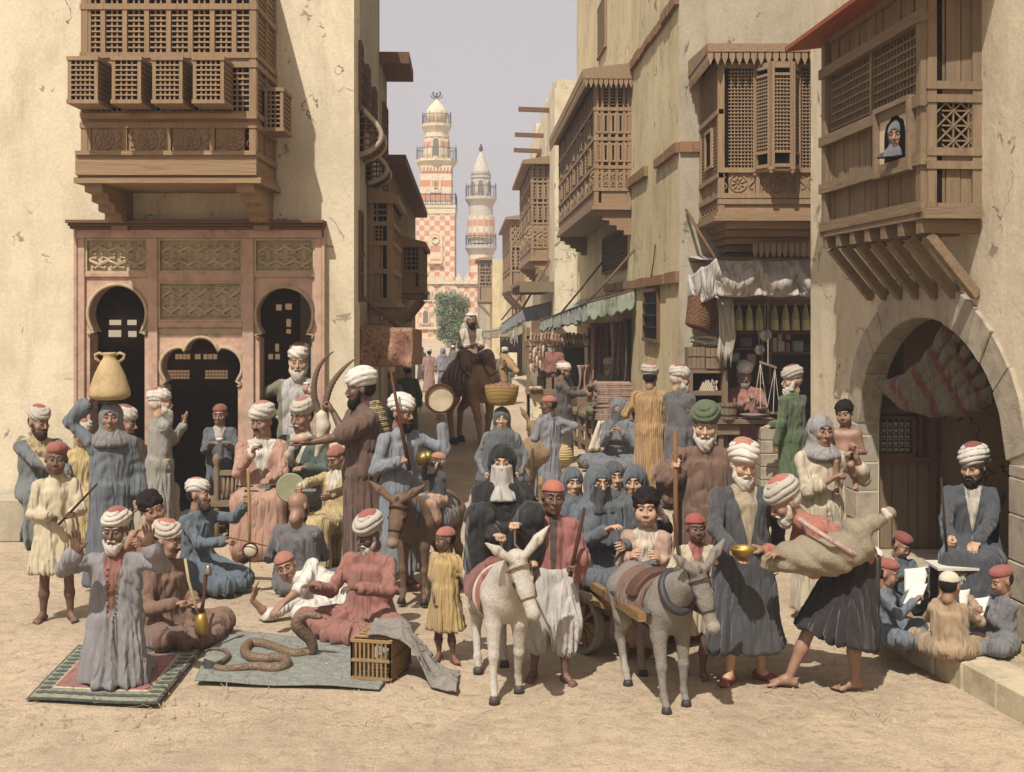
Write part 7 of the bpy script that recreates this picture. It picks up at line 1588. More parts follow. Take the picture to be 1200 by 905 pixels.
# naked boy and others
person('nude', 'bare chested curly haired boy peeking out from behind the praying man', 'boy', 176, 712, 577, 'seiza', 12, dict(L=(160, 622, -.1), R=(165, 636, -.3, 'relax')), (32, 6, -14), hat=None, hair='curly', child=.5, c=None, bare=True, seed=15, skin='brown', Y=9.9)
pr = person('pray', 'kneeling praying man in grey robe raising both palms', 'man', 133, 806, 600, 'kneel', 2, dict(L=dict(u=95, v=640, d=-.30, h='open', n='c', dir=(-.02, -.25, 1), e=(-1, .1, -.8)), R=dict(u=170, v=632, d=-.26, h='open', n='c', dir=(.05, -.25, 1), e=(1, .1, -.8))), (0, 0, 0), hat='flatturban', beard='short', bc='#b8b0a3', c='#827e7e', c2='#8d5440', trim=(.02, .17), cuff=.075, sleeve=.88, girth=1.02, seed=16, skin='dark', flare=.28)
mb = MB(); Rb = pr['root']; s_ = pr['s']
for i in range(8): mb = MB(); mb.ball((0, -.150*s_, (.50+.42-.045*i)*s_), .010*s_, 8); mb.build('button', mat('plain', '#3a1e16', rough=.4), Rb, smooth=True)
hk = person('hook', 'moustached man in brown robe smoking a water pipe', 'man', 205, 752, 612, 'ground', 62, dict(L=dict(u=214, v=706, d=-.28, h='grip', n='d'), R=dict(u=228, v=702, d=.05, h='grip', n='d')), (78, 6, 0), beard=None, stache=True, bc='#1c130e', capc='#b55a38', c='#7d593f', seed=17, skin='brown', girth=1.05)
yk = hk['base'].y-.30; hp = thing('water_pipe', 'brass water pipe with red stem and clay bowl', 'water pipe', P(236, 744, yk)); ho = Vector(hp.location)
MB().lathe([(.03, 0), (.045, .01), (.052, .05), (.050, .10), (.035, .145), (.018, .16)], n=18).build('base', mat('metal', '#a88c4c', rough=.4), hp, smooth=True)
wpart(MB().tube([P(236, 718, yk), P(239, 700, yk), P(241, 676, yk), P(243.5, 668, yk)], [.016, .012, .015, .011], 8), 'stem', mat('plain', '#6d2c1e', rough=.4), hp, smooth=True)
MB().lathe([(.028, 0), (.030, .02), (.018, .06), (.010, .075)], tuple(P(244, 674, yk)-ho), 14).build('bowl', mat('metal', '#8f8878'), hp, smooth=True)
wpart(MB().tube([P(233, 722, yk), P(228, 706, yk-.02), P(221, 680, yk), P(217, 655, yk+.08)], .011, 7), 'mouth_tube', mat('plain', '#a8915c'), hp, smooth=True)
person('recl', 'young man in white shirt and rust cap lying with his head on his hand', 'man', 405, 733, 672, 'ground', -6, dict(L=dict(u=289, v=697, d=-.05, h='flat', n='r', e=(-.6, -.1, -1), dir=(.2, .1, 1)), R=dict(u=316, v=724, d=-.38, h='relax', n='d', e=(1, 0, -.2))), (4, 6, -20), hat='cap', capc='#a8623f', c='#cfc7b4', side=-66, sc=.90, seed=18, skin='brown', pelz=.14, Y=9.62, sleeve=.55, cuff=.07)
person('charm', 'old bearded snake charmer in rust robe sitting before the snake', 'man', 426, 744, 602, 'ground', -22, dict(L=dict(u=364, v=687, d=-.20, h='flat', n='d', e=(-.2, .3, -1)), R=dict(u=412, v=689, d=-.34, h='relax', n='d', e=(1, 0, -.6))), (-40, 20, 4), hat='bigturban', beard='short', bc='#b8b0a3', c='#9b5a45', spread=.08, girth=1.12, seed=19, skin='dark')
# tambourine man, donkey with monkey
tm = person('tamb', 'man in blue grey robe holding up a tambourine and a long stick', 'man', 470, 690, 462, 'stand', 38, dict(L=dict(u=475, v=538, d=-.25, h='grip', n='r'), R=dict(u=517, v=489, d=.15, h='grip', n='c', e=(1, 0, -1))), (58, 4, 0), hat='bigturban', hatc='#cfc6b6', capc='#c9c0ae', beard='short', bc='#1f1611', c='#76808a', hem=.10, flare=.25, belt=.0, beltc='#6c7680', shoes='#8a4028', seed=20, skin='brown', girth=1.08)
yt = tm['R'].y-.03; tc_ = P(515.5, 467, yt); tm_ = thing('tambourine', 'round tambourine with dark rim held up by the man in blue grey', 'tambourine', tc_)
MB().lathe([(.001, -.004), (.118, -.004), (.118, .004), (.001, .004)], n=36).build('skin_head', mat('stone', '#b5a88c', '#8a7c64'), tm_); MB().lathe([(.118, -.03), (.136, -.03), (.136, .03), (.118, .03), (.118, -.03)], n=36, cap=False).build('rim', mat('wood', '#5a3826', ax='x'), tm_, smooth=True); tm_.rotation_euler = (R(84), 0, R(12))
stick('long tapering stick held by the man with the tambourine', P(480, 552, tm['L'].y-.02), P(458, 436, tm['L'].y+.0), .018, '#5d3a26', r2=.010)
bd = animal('small brown donkey with long ears carrying the monkey', 'donkey', 502, 697, -20, .87, 'donkey', '#76604c', '#a8957c', headdir=(0, 1.04, 0, 1.04, 0, .68, .46), ears=.95, legs=[(0, -.02), (.03, .02), (0, 0), (.1, 0)], Y=10.5)
saddle_cloth(bd, -.12, .30, .70, mat('cloth', '#5a6068'), off=.03); saddle_cloth(bd, -.08, .26, .735, mat('cloth', '#77706a'), 'saddle_pad', .045); bridle(bd)
s_ = bd['s']; straps(bd, [[V3(.14*math.cos(a), -.50-.05*math.sin(a), .90+.17*math.sin(a))*s_ for a in np.linspace(0, 6.28, 18)]], mat('cloth', '#4c5560'), .024, 'collar')
mk_ = person('monkey', 'small monkey in dark jacket and orange cap playing brass cymbals on the donkey', 'monkey', 513, 705, 503, 'ride', -50, dict(L=dict(u=499, v=543, d=-.12, h='grip'), R=dict(u=504, v=533, d=.02, h='grip')), (-72, -4, 0), hat='cap', capc='#b06a40', beard='full', bc='#a39686', c='#3f4448', child=.8, seed=21, skin='#5e4636', top=True, skirt=dict(c='#b0805c', hem=.3), Y=10.45, name='small_monkey', sc=.50, pelz=1.72, sleeve=.95)
for i, (u, v) in enumerate(((493, 537), (498, 536))): lathe_thing('cymbal', [(.004, .012), (.02, .010), (.028, .002), (.062, -.004), (.062, -.008), (.01, -.002)], mat('metal', '#75663f', rough=.45), ('outer' if i == 0 else 'inner')+' brass cymbal in the monkey\'s hands', 'cymbal', P(u, v, 10.28+.05*i), 22, (R(80), 0, R(-30)))
person('yboy', 'small boy in yellow robe and rust cap seen in profile', 'boy', 522, 775, 617, 'stand', -32, dict(L=(509, 705, -.05, 'relax', 'in'), R=(541, 690, .05, 'relax')), (-62, 6, 0), hat='cap', capc='#a8573a', child=.60, c='#b8933f', hem=.24, flare=.29, sleeve=.42, cuff=.075, skin='dark', shoes='#8f4a30', seed=22, footface=(-20, 30), mk='cloth_stripe', c2='#9b7830', stripe=(24, .85))
bw = person('bask', 'woman in grey blue cloak carrying a basket on her head', 'woman', 588, 640, 476, 'stand', 0, dict(L=(570, 560, -.12), R=(606, 560, -.12)), (0, 2, 0), hat=None, hood='#555d60', hoodz=.62, c='#6f7576', hem=.03, flare=.28, seed=23, skin='tan', hooda=1.05, Y=12.6)
by = bw['Y']; bk_ = lathe_thing('head_basket', [(.05, 0), (.125, .01), (.150, .04), (.172, .12), (.182, .20), (.176, .215), (.160, .205), (.12, .05), (.02, .03)], mat('weave', '#a0854a', s=22), 'round straw basket of reddish fruit carried on the head', 'basket', P(588, 475.5, by), 30)
rng = random.Random(3)
for i in range(22): a = rng.random()*6.28; q = .13*rng.random()**.5; tb(MB().ball((0, 0, 0), (.034, .034, .028), 8), 'fruit', mat('plain', '#8a5242', rough=.5), 'reddish fruit heaped in the basket on the woman\'s head', 'fruit', P(588, 475.5, by)+Vector((q*math.cos(a), q*math.sin(a), .195+.03*(1-q/.13)+.005*rng.random())), 'fruit in the head basket', smooth=True)
# white donkey and lady
wd = animal('white donkey with bridle carrying the veiled lady', 'donkey', 584, 800, 11, .82, 'donkey', '#c9c1b2', '#aaa294', headdir=(.01, 1.08, .02, 1.14, .12, .76, .46), ears=.80, legs=[(-.12, -.03), (.10, .02), (-.14, -.02), (.0, .03)], mane='#b8b0a2', hoofc='#4a4038')
saddle_cloth(wd, -.22, .28, .56, mat('cloth_stripe', '#a05a48', '#c9b99c', n=60, w=.2), off=.03); saddle_cloth(wd, -.14, .22, .72, mat('cloth', '#8a4c3c'), 'saddle_pad', .05); bridle(wd, mat('plain', '#7a5c3c', rough=.6))
ld = person('lady', 'lady in black cloak and white face veil riding the white donkey', 'woman', 588, 797, 519, 'ride', 6, dict(L=dict(u=586, v=628, d=-.32, h='grip', n='d'), R=dict(u=604, v=614, d=-.30, h='grip', n='d')), (0, 2, 0), hat=None, hood='#22211f', hoodz=.30, c='#2a2a2b', seed=24, skin='light', veil=(.27, '#a9a295'), Y=8.20, pelz=.99, hooda=1.1, knees=[(562, 606, -.20), (622, 604, -.20), (560, 668, -.08), (622, 650, -.1)], girth=1.0)
mb = MB(); wpart(MB().tube([ld['L'], ld['L']+Vector((.03, -.05, -.12)), P(606, 660, ld['Y']-.55), P(612, 690, ld['Y']-.75)], .008, 6), 'rein', mat('plain', '#6a4c30'), wd['root'])
wpart(MB().tube([ld['R'], ld['R']+Vector((.0, -.05, -.10)), P(622, 660, ld['Y']-.55), P(626, 688, ld['Y']-.72)], .008, 6), 'rein', mat('plain', '#6a4c30'), wd['root'])
bs_ = person('sboy', 'boy in red embroidered jacket and white baggy trousers holding a stick', 'boy', 648, 795, 562, 'stand', 0, dict(L=(622, 660, .05), R=dict(u=670, v=664, d=-.22, h='grip', n='d')), (6, 2, 4), hat='cap', capc='#b0532f', child=.35, c='#9c5448', c2='#4f3f3c', trim=(-.5, .038), top=True, skirt=dict(c='#b0a9a0', pants=True), belt=-.03, beltc='#6c7f8c', seed=25, skin='dark', feet=[(-.17, -.02), (.10, -.14)], footface=(-20, 35), sleeve=.72, cuff=.11)
stick('brown stick held upright by the boy in the red jacket', P(668, 676, bs_['R'].y-.01), P(685, 595, bs_['R'].y+.05), .014)
# cart
Hd, Td = Vector((.57, -.82, 0)), Vector((.82, .57, 0)); wc = Vector((Xp(682, 8.75), 8.75, 0)); wr = .225
ct = thing('two_wheeled_cart', 'low two wheeled cart of planks carrying the veiled women', 'cart', wc+Td*.42); cM = wc+Td*.42
CWD = {a: mat('wood', '#8f6f48', '#75603f', ax=a) for a in 'xyz'}
for sg in (0, 1):
    c = wc+Td*(.84*sg)+Vector((0, 0, wr)); ring = []; n = 30
    mb = MB(); ro, ri, hw = wr, wr*.84, .030
    v = []
    for i in range(n):
        t = 2*math.pi*i/n; d = Hd*math.cos(t)+Vector((0, 0, math.sin(t))); v += [c+d*ri-Td*hw, c+d*ro-Td*hw, c+d*ro+Td*hw, c+d*ri+Td*hw]
    mb.add(v, [(4*i+k, 4*i+(k+1) % 4, 4*((i+1) % n)+(k+1) % 4, 4*((i+1) % n)+k) for i in range(n) for k in range(4)]); wh = wpart(mb, 'wheel', mat('stone', '#8f8878', '#6f675a'), ct)
    for i in range(10): t = 2*math.pi*i/10; d = Hd*math.cos(t)+Vector((0, 0, math.sin(t))); wpart(MB().beam(c+d*.03, c+d*(ri+.004), .024, .020, up=Td), 'spoke', CWD['z'], wh)
    wpart(MB().tube([c-Td*.07, c-Td*.03, c+Td*.03, c+Td*.07], [.030, .045, .045, .030], 12), 'hub', CWD['y'], wh, smooth=True)
ax0 = wc+Vector((0, 0, wr)); wpart(MB().beam(ax0+Td*.03, ax0+Td*.81, .05), 'axle', CWD['x'], ct)
zp = .40; B0 = wc-Hd*.62+Td*.02; 
for i in range(7): a = B0+Td*(.12*i)+Vector((0, 0, zp)); wpart(MB().beam(a, a+Hd*1.12, .112, .028), 'plank', CWD['y'], ct)
for t in (.05, .75): a = B0+Td*t+Vector((0, 0, zp-.05)); wpart(MB().beam(a+Hd*.1, a+Hd*1.0, .05, .07), 'side_beam', CWD['y'], ct); wpart(MB().beam(ax0+Td*t, ax0+Td*t+Vector((0, 0, zp-wr-.02)), .05), 'axle_block', CWD['z'], ct)
for a, b in (((.60, 8.85, .47), (.80, 7.34, .62)), ((1.02, 9.0, .47), (1.22, 7.50, .62))): wpart(MB().beam(a, b, .050, .055), 'shaft', CWD['y'], ct)
gd = animal('grey donkey harnessed to the cart with blinkerless bridle', 'donkey', 764, 812, 18, .785, 'donkey', '#8d857b', '#b0a89b', headdir=(.03, 1.08, .07, 1.14, .15, .74, .44), ears=.70, belly=.93, legs=[(-.14, -.02), (-.02, .02), (-.20, -.02), (.02, .02)], mane='#5d564e', hoofc='#3c342c')
saddle_cloth(gd, -.24, .24, .66, mat('cloth', '#7a5436'), off=.03); saddle_cloth(gd, -.20, -.06, .86, mat('plain', '#5a3a28', rough=.5), 'harness_saddle', .075); bridle(gd, mat('plain', '#3f3630', rough=.5))
s_ = gd['s']
ca_ = V3(0, -.47, .95); pp2 = V3(0, .55, .84); MB().tube([tuple((ca_+V3(0.122, 0, 0)*math.cos(a)+pp2*.165*math.sin(a))*s_) for a in np.linspace(0, 6.2832, 30)], .034*s_, 10).build('harness_collar', mat('plain', '#3a3836', rough=.5), gd['root'], smooth=True)
straps(gd, [[V3(.216*math.cos(a), -.13, .79+.222*math.sin(a))*s_ for a in np.linspace(0, 6.28, 22)], [V3(sg*.212, y, .78)*s_ for sg, y in ((-1, -.42), (-1, .3), (-1, .42))], [V3(.212, y, .78)*s_ for y in (-.42, .3, .42)], [V3(.205*math.cos(a), .36+.22*math.sin(a), .80)*s_ for a in np.linspace(0, 3.14, 14)]], mat('plain', '#4a4440', rough=.5), .014, 'harness_strap')
# women in the cart
def wom(key, label, u, vt, Y_, face_, c, hood, seed, **k): return person(key, label, 'woman', u, 690, vt, 'ground', face_, k.pop('arms', None), k.pop('head', (face_, 4, 0)), hat=None, hood=hood, hoodz=.34, c=c, seed=seed, Y=Y_, z0=zp+.02, skin=k.pop('skin', 'tan'), **k)
w1 = wom('w1', 'woman in slate blue wraps and dark face veil sitting at the cart edge', 706, 545, 9.15, 16, '#515e66', '#536068', 31, arms=dict(L=(716, 618, -.25, 'relax', 'd'), R=(730, 640, -.2)), head=(14, 4, 0), veil=(.22, '#3a4042'), girth=1.15, hooda=1.2)
wom('w2', 'woman in dark slate headscarf behind at the left of the cart', 673, 548, 9.75, 10, '#4f5a62', '#4f5a62', 32, head=(14, 2, 0))
wom('w3', 'older woman with banded forehead at the back of the cart', 722, 541, 9.95, 8, '#454f55', '#454f55', 33, head=(12, 2, 0))
w4 = wom('w4', 'woman in dark blue wraps holding the curly haired child', 745, 546, 9.50, -2, '#46555c', '#4d5a60', 34, arms=dict(L=(744, 634, -.32), R=(775, 606, -.36, 'relax', 'l')), head=(-18, 4, 0), spread=.04, skirt=dict(c='#4c5f5c'), top=True)
person('tot', 'curly haired small child in peach shirt on the woman\'s lap', 'child', 756, 655, 572, 'sit', -12, dict(L=(741, 650, -.10), R=(770, 652, -.12)), (-8, 2, 0), hat=None, hair='curly', child=.75, c='#b58c6c', c2='#c9b493', trim=(.1, .3), seed=35, skin='tan', Y=9.02, hem=.3)
# right foreground
pg = person('pilgrim', 'old pilgrim in brown robe and green turban leaning on a staff', 'man', 826, 745, 472, 'stand', -6, dict(L=dict(u=790, v=544, d=-.18, h='grip', n='r', e=(-.5, 0, -1)), R=(852, 610, .0)), (-8, 8, 0), hat='bigturban', hatc='#52603c', capc='#56643f', beard='full', bc='#b8b0a3', c='#74523a', hem=.06, flare=.31, girth=1.22, seed=36, skin='tan', cuff=.12, sleeve=.85)
stick('tall wooden staff in the hand of the brown robed pilgrim', (pg['L'].x-.005, pg['L'].y-.01, .0), P(791, 504, pg['L'].y-.01), .019, '#7a5a3c', 'staff', r2=.017, name='staff')
cbp = person('cartboy', 'dark skinned boy with red cap and cream robe behind the grey donkey', 'boy', 815, 792, 601, 'stand', 5, dict(L=dict(u=795, v=665, d=-.2, h='grip'), R=dict(u=842, v=658, d=-.2, h='relax', e=(1, 0, -.6))), (8, 2, 0), hat='cap', capc='#a13a28', child=.5, c='#bda97e', c2='#a05040', trim=(.2, .3), hem=.27, flare=.25, seed=37, skin='dark', feet=[(-.12, .12), (.06, -.08)])
stick('thin cane leaning on the shoulder of the cart boy', P(800, 690, cbp['Y']-.25), P(789, 602, cbp['Y']-.15), .011)
od = person('elder', 'old bearded man in dark grey coat receiving water in a bowl', 'man', 870, 797, 516, 'stand', 10, dict(L=dict(u=866, v=653, d=-.42, h='flat', n='u', e=(-1, 0, -.8)), R=dict(u=912, v=664, d=.0, h='relax')), (12, 12, 0), beard='full', bc='#b8b0a3', c='#47474a', c2='#a08c64', trim=(.06, .22), hem=.14, flare=.32, girth=1.2, belt=.0, beltc='#3d3d40', shoes='#8a3c26', seed=38, skin='tan', footface=(-35, 40), feet=[(-.12, -.06), (.15, .0)], hat='bigturban')
lathe_thing('brass_bowl', [(.015, 0), (.045, .008), (.078, .045), (.082, .062), (.076, .062), (.07, .045), (.03, .015)], mat('metal', '#a58a44', rough=.4), 'small brass bowl on the old man\'s palm', 'bowl', od['L']+Vector((.01, -.03, -.01)), 24)
wc_ = person('carrier', 'water carrier in rust shirt and black skirt bending under a goatskin', 'man', 1008, 806, 583, 'stand', -88, dict(L=dict(u=884, v=640, d=.05, h='grip', n='d', e=(.3, 0, -1)), R=dict(u=912, v=650, d=-.30, h='relax', n='d', e=(.3, 0, -1))), (-78, 28, 0), lean=58, beard='short', bc='#b8b0a3', capc='#b0583a', c='#b35f3c', top=True, skirt=dict(c='#2f2a2b', hem=.21, flare=.31), feet=[(-.04, -.50), (.04, -.05)], footface=(-98, -80), seed=39, skin='brown', sleeve=.92, hat='bigturban', sc=.93)
gy = wc_['Y']-.22; S = Sdf(); pts = [(900, 650), (922, 640), (960, 637), (990, 634), (1010, 624)]; ctr = wc_['base']; gs0 = Vector((Xp(960, gy), gy, 0))
pl3 = [A3(P(u, v, gy)-gs0) for u, v in ((898, 658), (920, 655), (950, 652), (980, 648), (1006, 640))]
S.chain(pl3, [.033, .080, .112, .118, .088], .05); S.chain([A3(P(u, v, gy+.02)-gs0) for u, v in ((1004, 624), (1022, 614), (1036, 607), (1043, 602))], [.09, .05, .022, .03], .03); S.chain([A3(P(u, v, gy+.02)-gs0) for u, v in ((1000, 640), (1014, 646), (1016, 640))], [.10, .04, .02], .03)
v_, f_ = S.grid(.012, lambda x, y, z: .014*noise3(x, y, z, 16, 2)+-.016*np.abs(np.sin(17*x+30*z+2*np.sin(9*z)))+.006*np.abs(noise3(x, y, z, 45, 1)), .02); gsk = link('goatskin_bag', npmesh('goatskin_bag', v_, f_), mat('fur', '#9c907a', None), None, gs0); tag(gsk, 'full goatskin water bag with tied leg slung on the water carrier', 'water bag')
wpart(MB().tube([P(936, 608, gy-.02), P(950, 618, gy-.10), P(972, 632, gy-.16), P(998, 648, gy-.13), P(1012, 656, gy-.02)], .017, 6), 'pink_strap', mat('cloth', '#b58a80'), gsk, smooth=True).matrix_parent_inverse = Matrix.Translation(gs0).inverted()
S = Sdf(); S.chain([A3(P(1040, 604, gy)-gs0), A3(P(1036, 598, gy)-gs0)], [.028, .014], .01); v_, f_ = S.grid(.009, lambda x, y, z: -.006*np.abs(np.sin(90*x)), .01); link('tied_end', npmesh('tied_end', v_, f_), mat('cloth', '#bfb296'), gsk)
mo = person('mother', 'mother in cream robe and grey headscarf with a naked child on her shoulder', 'woman', 962, 726, 484, 'stand', 8, dict(L=dict(u=985, v=556, d=-.22, h='grip', n='d', e=(-.6, 0, -1)), R=dict(u=1001, v=528, d=-.08, h='hold', n='l', e=(1, 0, -.8), dir=(0, .1, 1))), (10, 2, 0), hat=None, hood='#8d8580', hoodz=.07, c='#bfae86', hem=.05, flare=.28, belt=.02, beltc='#b5a57c', seed=40, skin='brown', cuff=.072, sleeve=.72, hooda=.75, girth=.95)
person('babe', 'naked curly haired child sitting on the mother\'s shoulder', 'child', 989, 600, 457, 'sit', -20, dict(L=(972, 534, -.05, 'relax', 'd'), R=(996, 530, -.1, 'relax', 'd')), (-28, 10, -6), hat=None, hair='curly', child=.85, c=None, bare=True, seed=41, skin='brown', Y=mo['Y']+.05, z0=.97, knees=[(979, 541, -.14), (997, 545, -.12), (980, 572, -.12), (1003, 566, -.02)], pelz=None, sc=.60)
# school
tc_ = person('teacher', 'teacher in dark robe and white turban seated inside the arch with a cane', 'man', 1140, 700, 544, 'sit', -22, dict(L=dict(u=1112, v=638, d=-.30, h='grip', n='r'), R=(1137, 651, -.40, 'relax', 'd')), (-42, 12, 0), beard='short', bc='#241a14', c='#454b50', c2='#b5a88e', trim=(.14, .18), hat='bigturban', capc='#8a4030', seed=42, skin='tan', girth=1.05, Y=9.15, z0=.18, sc=.96)
stick('long thin cane held upright by the teacher', P(1110, 652, tc_['L'].y-.02), P(1103, 560, tc_['L'].y+.02), .009, '#3d2a1c')
mb = MB(); mb.box(-.28, .28, -.22, .22, 0, .30); tb(mb, 'floor_cushion', mat('cloth', '#4a4440'), 'low cushion under the teacher', 'seat', (tc_['base'].x+.02, tc_['base'].y+.12, .19), bevel=.03)
def kid(key, label, u, vb, vt, face_, head_, c, hat_, capc, seed, Y=None, **k): return person(key, label, 'boy', u, vb, vt, 'ground', face_, k.pop('arms', None), head_, hat=hat_, capc=capc, child=.55, c=c, seed=seed, Y=Y, z0=.18, skin='brown', **k)
kid('k1', 'school boy with white cap in tan shirt half hidden behind the blue robed boy', 1032, 735, 641, 60, (70, 12, 0), '#a08254', 'cap', '#cfc8b8', 51)
k2 = kid('k2', 'school boy with dark red fez reading from a large white sheet', 1062, 712, 626, 20, (25, 22, 6), '#4e5c68', 'fez', '#8a3a28', 52, arms=dict(L=(1066, 672, -.25, 'hold', 'd'), R=(1084, 674, -.2, 'hold', 'd')))
k3 = kid('k3', 'school boy in blue robe and red fez holding a small tablet', 1048, 752, 656, 58, (70, 14, 0), '#5a7280', 'fez', '#a04a34', 53, arms=dict(L=(1076, 700, -.12, 'hold', 'd'), R=(1073, 690, .1, 'hold', 'd')))
k4 = kid('k4', 'school boy with cream cap and tan robe seen from behind', 1112, 768, 667, 165, (140, 10, 0), '#a5875c', 'cap', '#c9c0a2', 54, arms=dict(L=(1138, 700, .1, 'hold', 'd'), R=(1100, 700, .2)), girth=1.1)
k5 = kid('k5', 'school boy in grey shirt and red fez at the right reading a sheet', 1166, 762, 664, -72, (-75, 14, 0), '#6c6c6e', 'fez', '#9c4a36', 55, arms=dict(R=(1142, 708, .05, 'hold', 'd'), L=(1146, 712, -.12, 'hold', 'd')))
def paper(label, pts, Y_, m='#cfc9b8'):
    A_, B_, C_, D_ = [P(u, v, Y_+d) for u, v, d in pts]; o = sheet('reading_sheet', lambda a, b: A_.lerp(B_, a).lerp(D_.lerp(C_, a), b)-A_+Vector((0, -.012*math.sin(math.pi*a), 0)), 8, 8, mat('plain', m), None, .006); o.location = A_; tag(o, label, 'paper'); return o
paper('large white sheet held by the boy with the dark red fez', [(1060, 667, 0), (1088, 664, -.05), (1083, 690, -.16), (1060, 694, -.12)], k2['Y']-.25)
paper('small white tablet held by the boy in blue', [(1067, 688, 0), (1087, 684, 0), (1078, 708, -.12), (1058, 708, -.10)], k3['Y']-.02)
paper('white sheet held by the boy in cream cap', [(1124, 692, 0), (1137, 690, .03), (1133, 712, -.05), (1124, 712, -.05)], k4['Y']+.12)
paper('white sheet held by the boy in grey at the right', [(1138, 702, 0), (1160, 699, .02), (1152, 722, -.12), (1140, 720, -.1)], k5['Y']-.03)
ty = 8.75; tl = thing('inlaid_stand', 'low inlaid stand with star openings between teacher and pupils', 'stand', P(1122, 720, ty)); gt = Pl((0, ty, 0), (1, 0, 0), (0, -1, 0)); tX = lambda u: Xp(u, ty); tZ = lambda v: Zp(v, ty)
mb = MB(); gt.box(mb, tX(1098), tX(1146), tZ(668), tZ(665), -.26, .03); wpart(mb, 'table_top', mat('plain', '#c6bda6'), tl)
mb = MB(); gt.box(mb, tX(1102), tX(1143), .19, tZ(668.2), -.22, -.01); wpart(mb, 'stand_body', DARK, tl)
for a in (1101.5, 1121, 1141): mb = MB(); gt.box(mb, tX(a), tX(a+3), .185, tZ(668.2), -.03, .0); wpart(mb, 'post', mat('wood', '#a0713f', ax='z'), tl)
for v in (668.3, 690): mb = MB(); gt.box(mb, tX(1104.6), tX(1140.9), tZ(v+3), tZ(v), -.028, -.002); wpart(mb, 'rail', mat('wood', '#a0713f', ax='x'), tl)
mb = MB(); lattice(mb, gt, tX(1105), tX(1121), tZ(689), tZ(672), -.006, .045, .008, True, True); lattice(mb, gt, tX(1124.5), tX(1140.5), tZ(689), tZ(672), -.006, .045, .008, True, True); wpart(mb, 'inlay', mat('plain', '#c9bf9c'), tl, kind='stuff')
person('win', 'woman in slate headscarf looking out of the balcony hatch', 'woman', 1049, 260, 138, 'ground', -40, None, (-42, 10, 0), hat=None, hood='#5a6068', c='#3d4248', seed=60, skin='brown', Y=9.36, z0=3.27, sc=.78, hoodz=.1, hooda=.6, cutz=3.71)
# ---- mid street
person('gnman', 'old man in long green coat standing at the spice counter', 'man', 929, 603, 429, 'stand', -140, dict(L=dict(u=897, v=500, d=.2, h='relax', n='d')), (-82, 6, 0), beard='long', bc='#b8b0a3', c='#566a3c', hem=.03, flare=.25, seed=61, skin='tan', hat='bigturban')
person('spicer', 'spice seller in salmon robe behind the counter', 'man', 872, 610, 424, 'stand', -8, dict(L=(874, 470, -.30), R=dict(u=884, v=466, d=-.35, h='relax', n='l')), (5, 14, 0), hatc='#d9d2c2', capc='#d0c8b8', beard='full', bc='#8a847a', c='#a3604a', seed=62, skin='brown', Y=15.85, girth=1.2)
person('yel', 'man in yellow striped robe seen from behind before the stalls', 'man', 762, 590, 426, 'stand', 170, dict(L=(772, 500, .3), R=(736, 480, .35)), (160, 4, 0), c='#b98a3a', c2='#8f6630', mk='cloth_stripe', stripe=(44, .35), hem=.03, flare=.27, seed=63, hat='bigturban', fold=.7, girth=1.08)
person('grm', 'bearded man in grey robe looking right beside the yellow striped man', 'man', 796, 596, 428, 'stand', 130, dict(R=dict(u=824, v=500, d=.25), L=(820, 500, .2)), (92, 6, 0), beard='long', bc='#b8b0a3', c='#5f5b5a', hem=.03, flare=.26, seed=64, skin='tan', hat='bigturban', girth=1.08)
person('shopm', 'stooped man in dark brown grey robe buying a carpet', 'man', 660, 542, 424, 'stand', 60, dict(L=dict(u=690, v=462, d=.0), R=dict(u=686, v=458, d=.2)), (80, 6, 0), beard='short', bc='#3a3028', c='#5c534d', hem=.04, flare=.25, seed=65, hatc='#cfc4b0', hat='bigturban')
person('carps', 'carpet seller in olive shirt leaning over the counter', 'man', 708, 470, 419, 'seiza', -35, dict(L=dict(u=687, v=455, d=-.2), R=(704, 462, -.2)), (-70, 8, 0), beard='full', bc='#b8b0a3', c='#767545', seed=66, Y=20.9, z0=.68, capc='#8a4634')
person('shoer', 'shoe seller in rust jacket working at his counter', 'man', 647, 470, 412, 'stand', -5, dict(L=(640, 440, -.3), R=(650, 440, -.3)), (-5, 20, 0), beard='full', bc='#b8b0a3', c='#9a5a45', seed=67, Y=26.2, z0=.0, sc=1.12)
person('veil2', 'veiled woman in blue grey sitting on the ground beside the egg basket', 'woman', 722, 551, 466, 'ground', -25, dict(L=(716, 505, -.3), R=(726, 503, -.3)), (-15, 4, 0), hat=None, hood='#6c7078', c='#6a6e78', seed=68, veil=(.25, '#4f545c'))
eb = lathe_thing('egg_basket', [(.10, 0), (.20, .01), (.24, .08), (.25, .10), (.235, .10), (.19, .03), (.02, .02)], mat('weave', '#8a6a4a', s=22), 'flat wicker basket of pale eggs on the ground', 'basket', G(693, 547), 28)
rng = random.Random(7)
for i in range(20): a = rng.random()*6.28; q = .17*rng.random()**.5; tb(MB().ball((0, 0, 0), (.036, .032, .030), 8), 'egg', mat('plain', '#c4b596', rough=.5), 'pale egg heaped in the flat wicker basket', 'egg', Vector(eb.location)+Vector((q*math.cos(a), q*math.sin(a), .10+.05*(1-q/.17))), 'eggs in the flat basket', smooth=True)
rd = animal('tan donkey with straw panniers seen from behind', 'donkey', 630, 590, 172, .90, 'donkey', '#97805f', '#b5a384', headdir=(.1, 1.05, .15, 1.08, .2, .85, .5), ears=.5, Y=15.3)
saddle_cloth(rd, -.2, .3, .70, mat('cloth', '#a06a58'), off=.03)
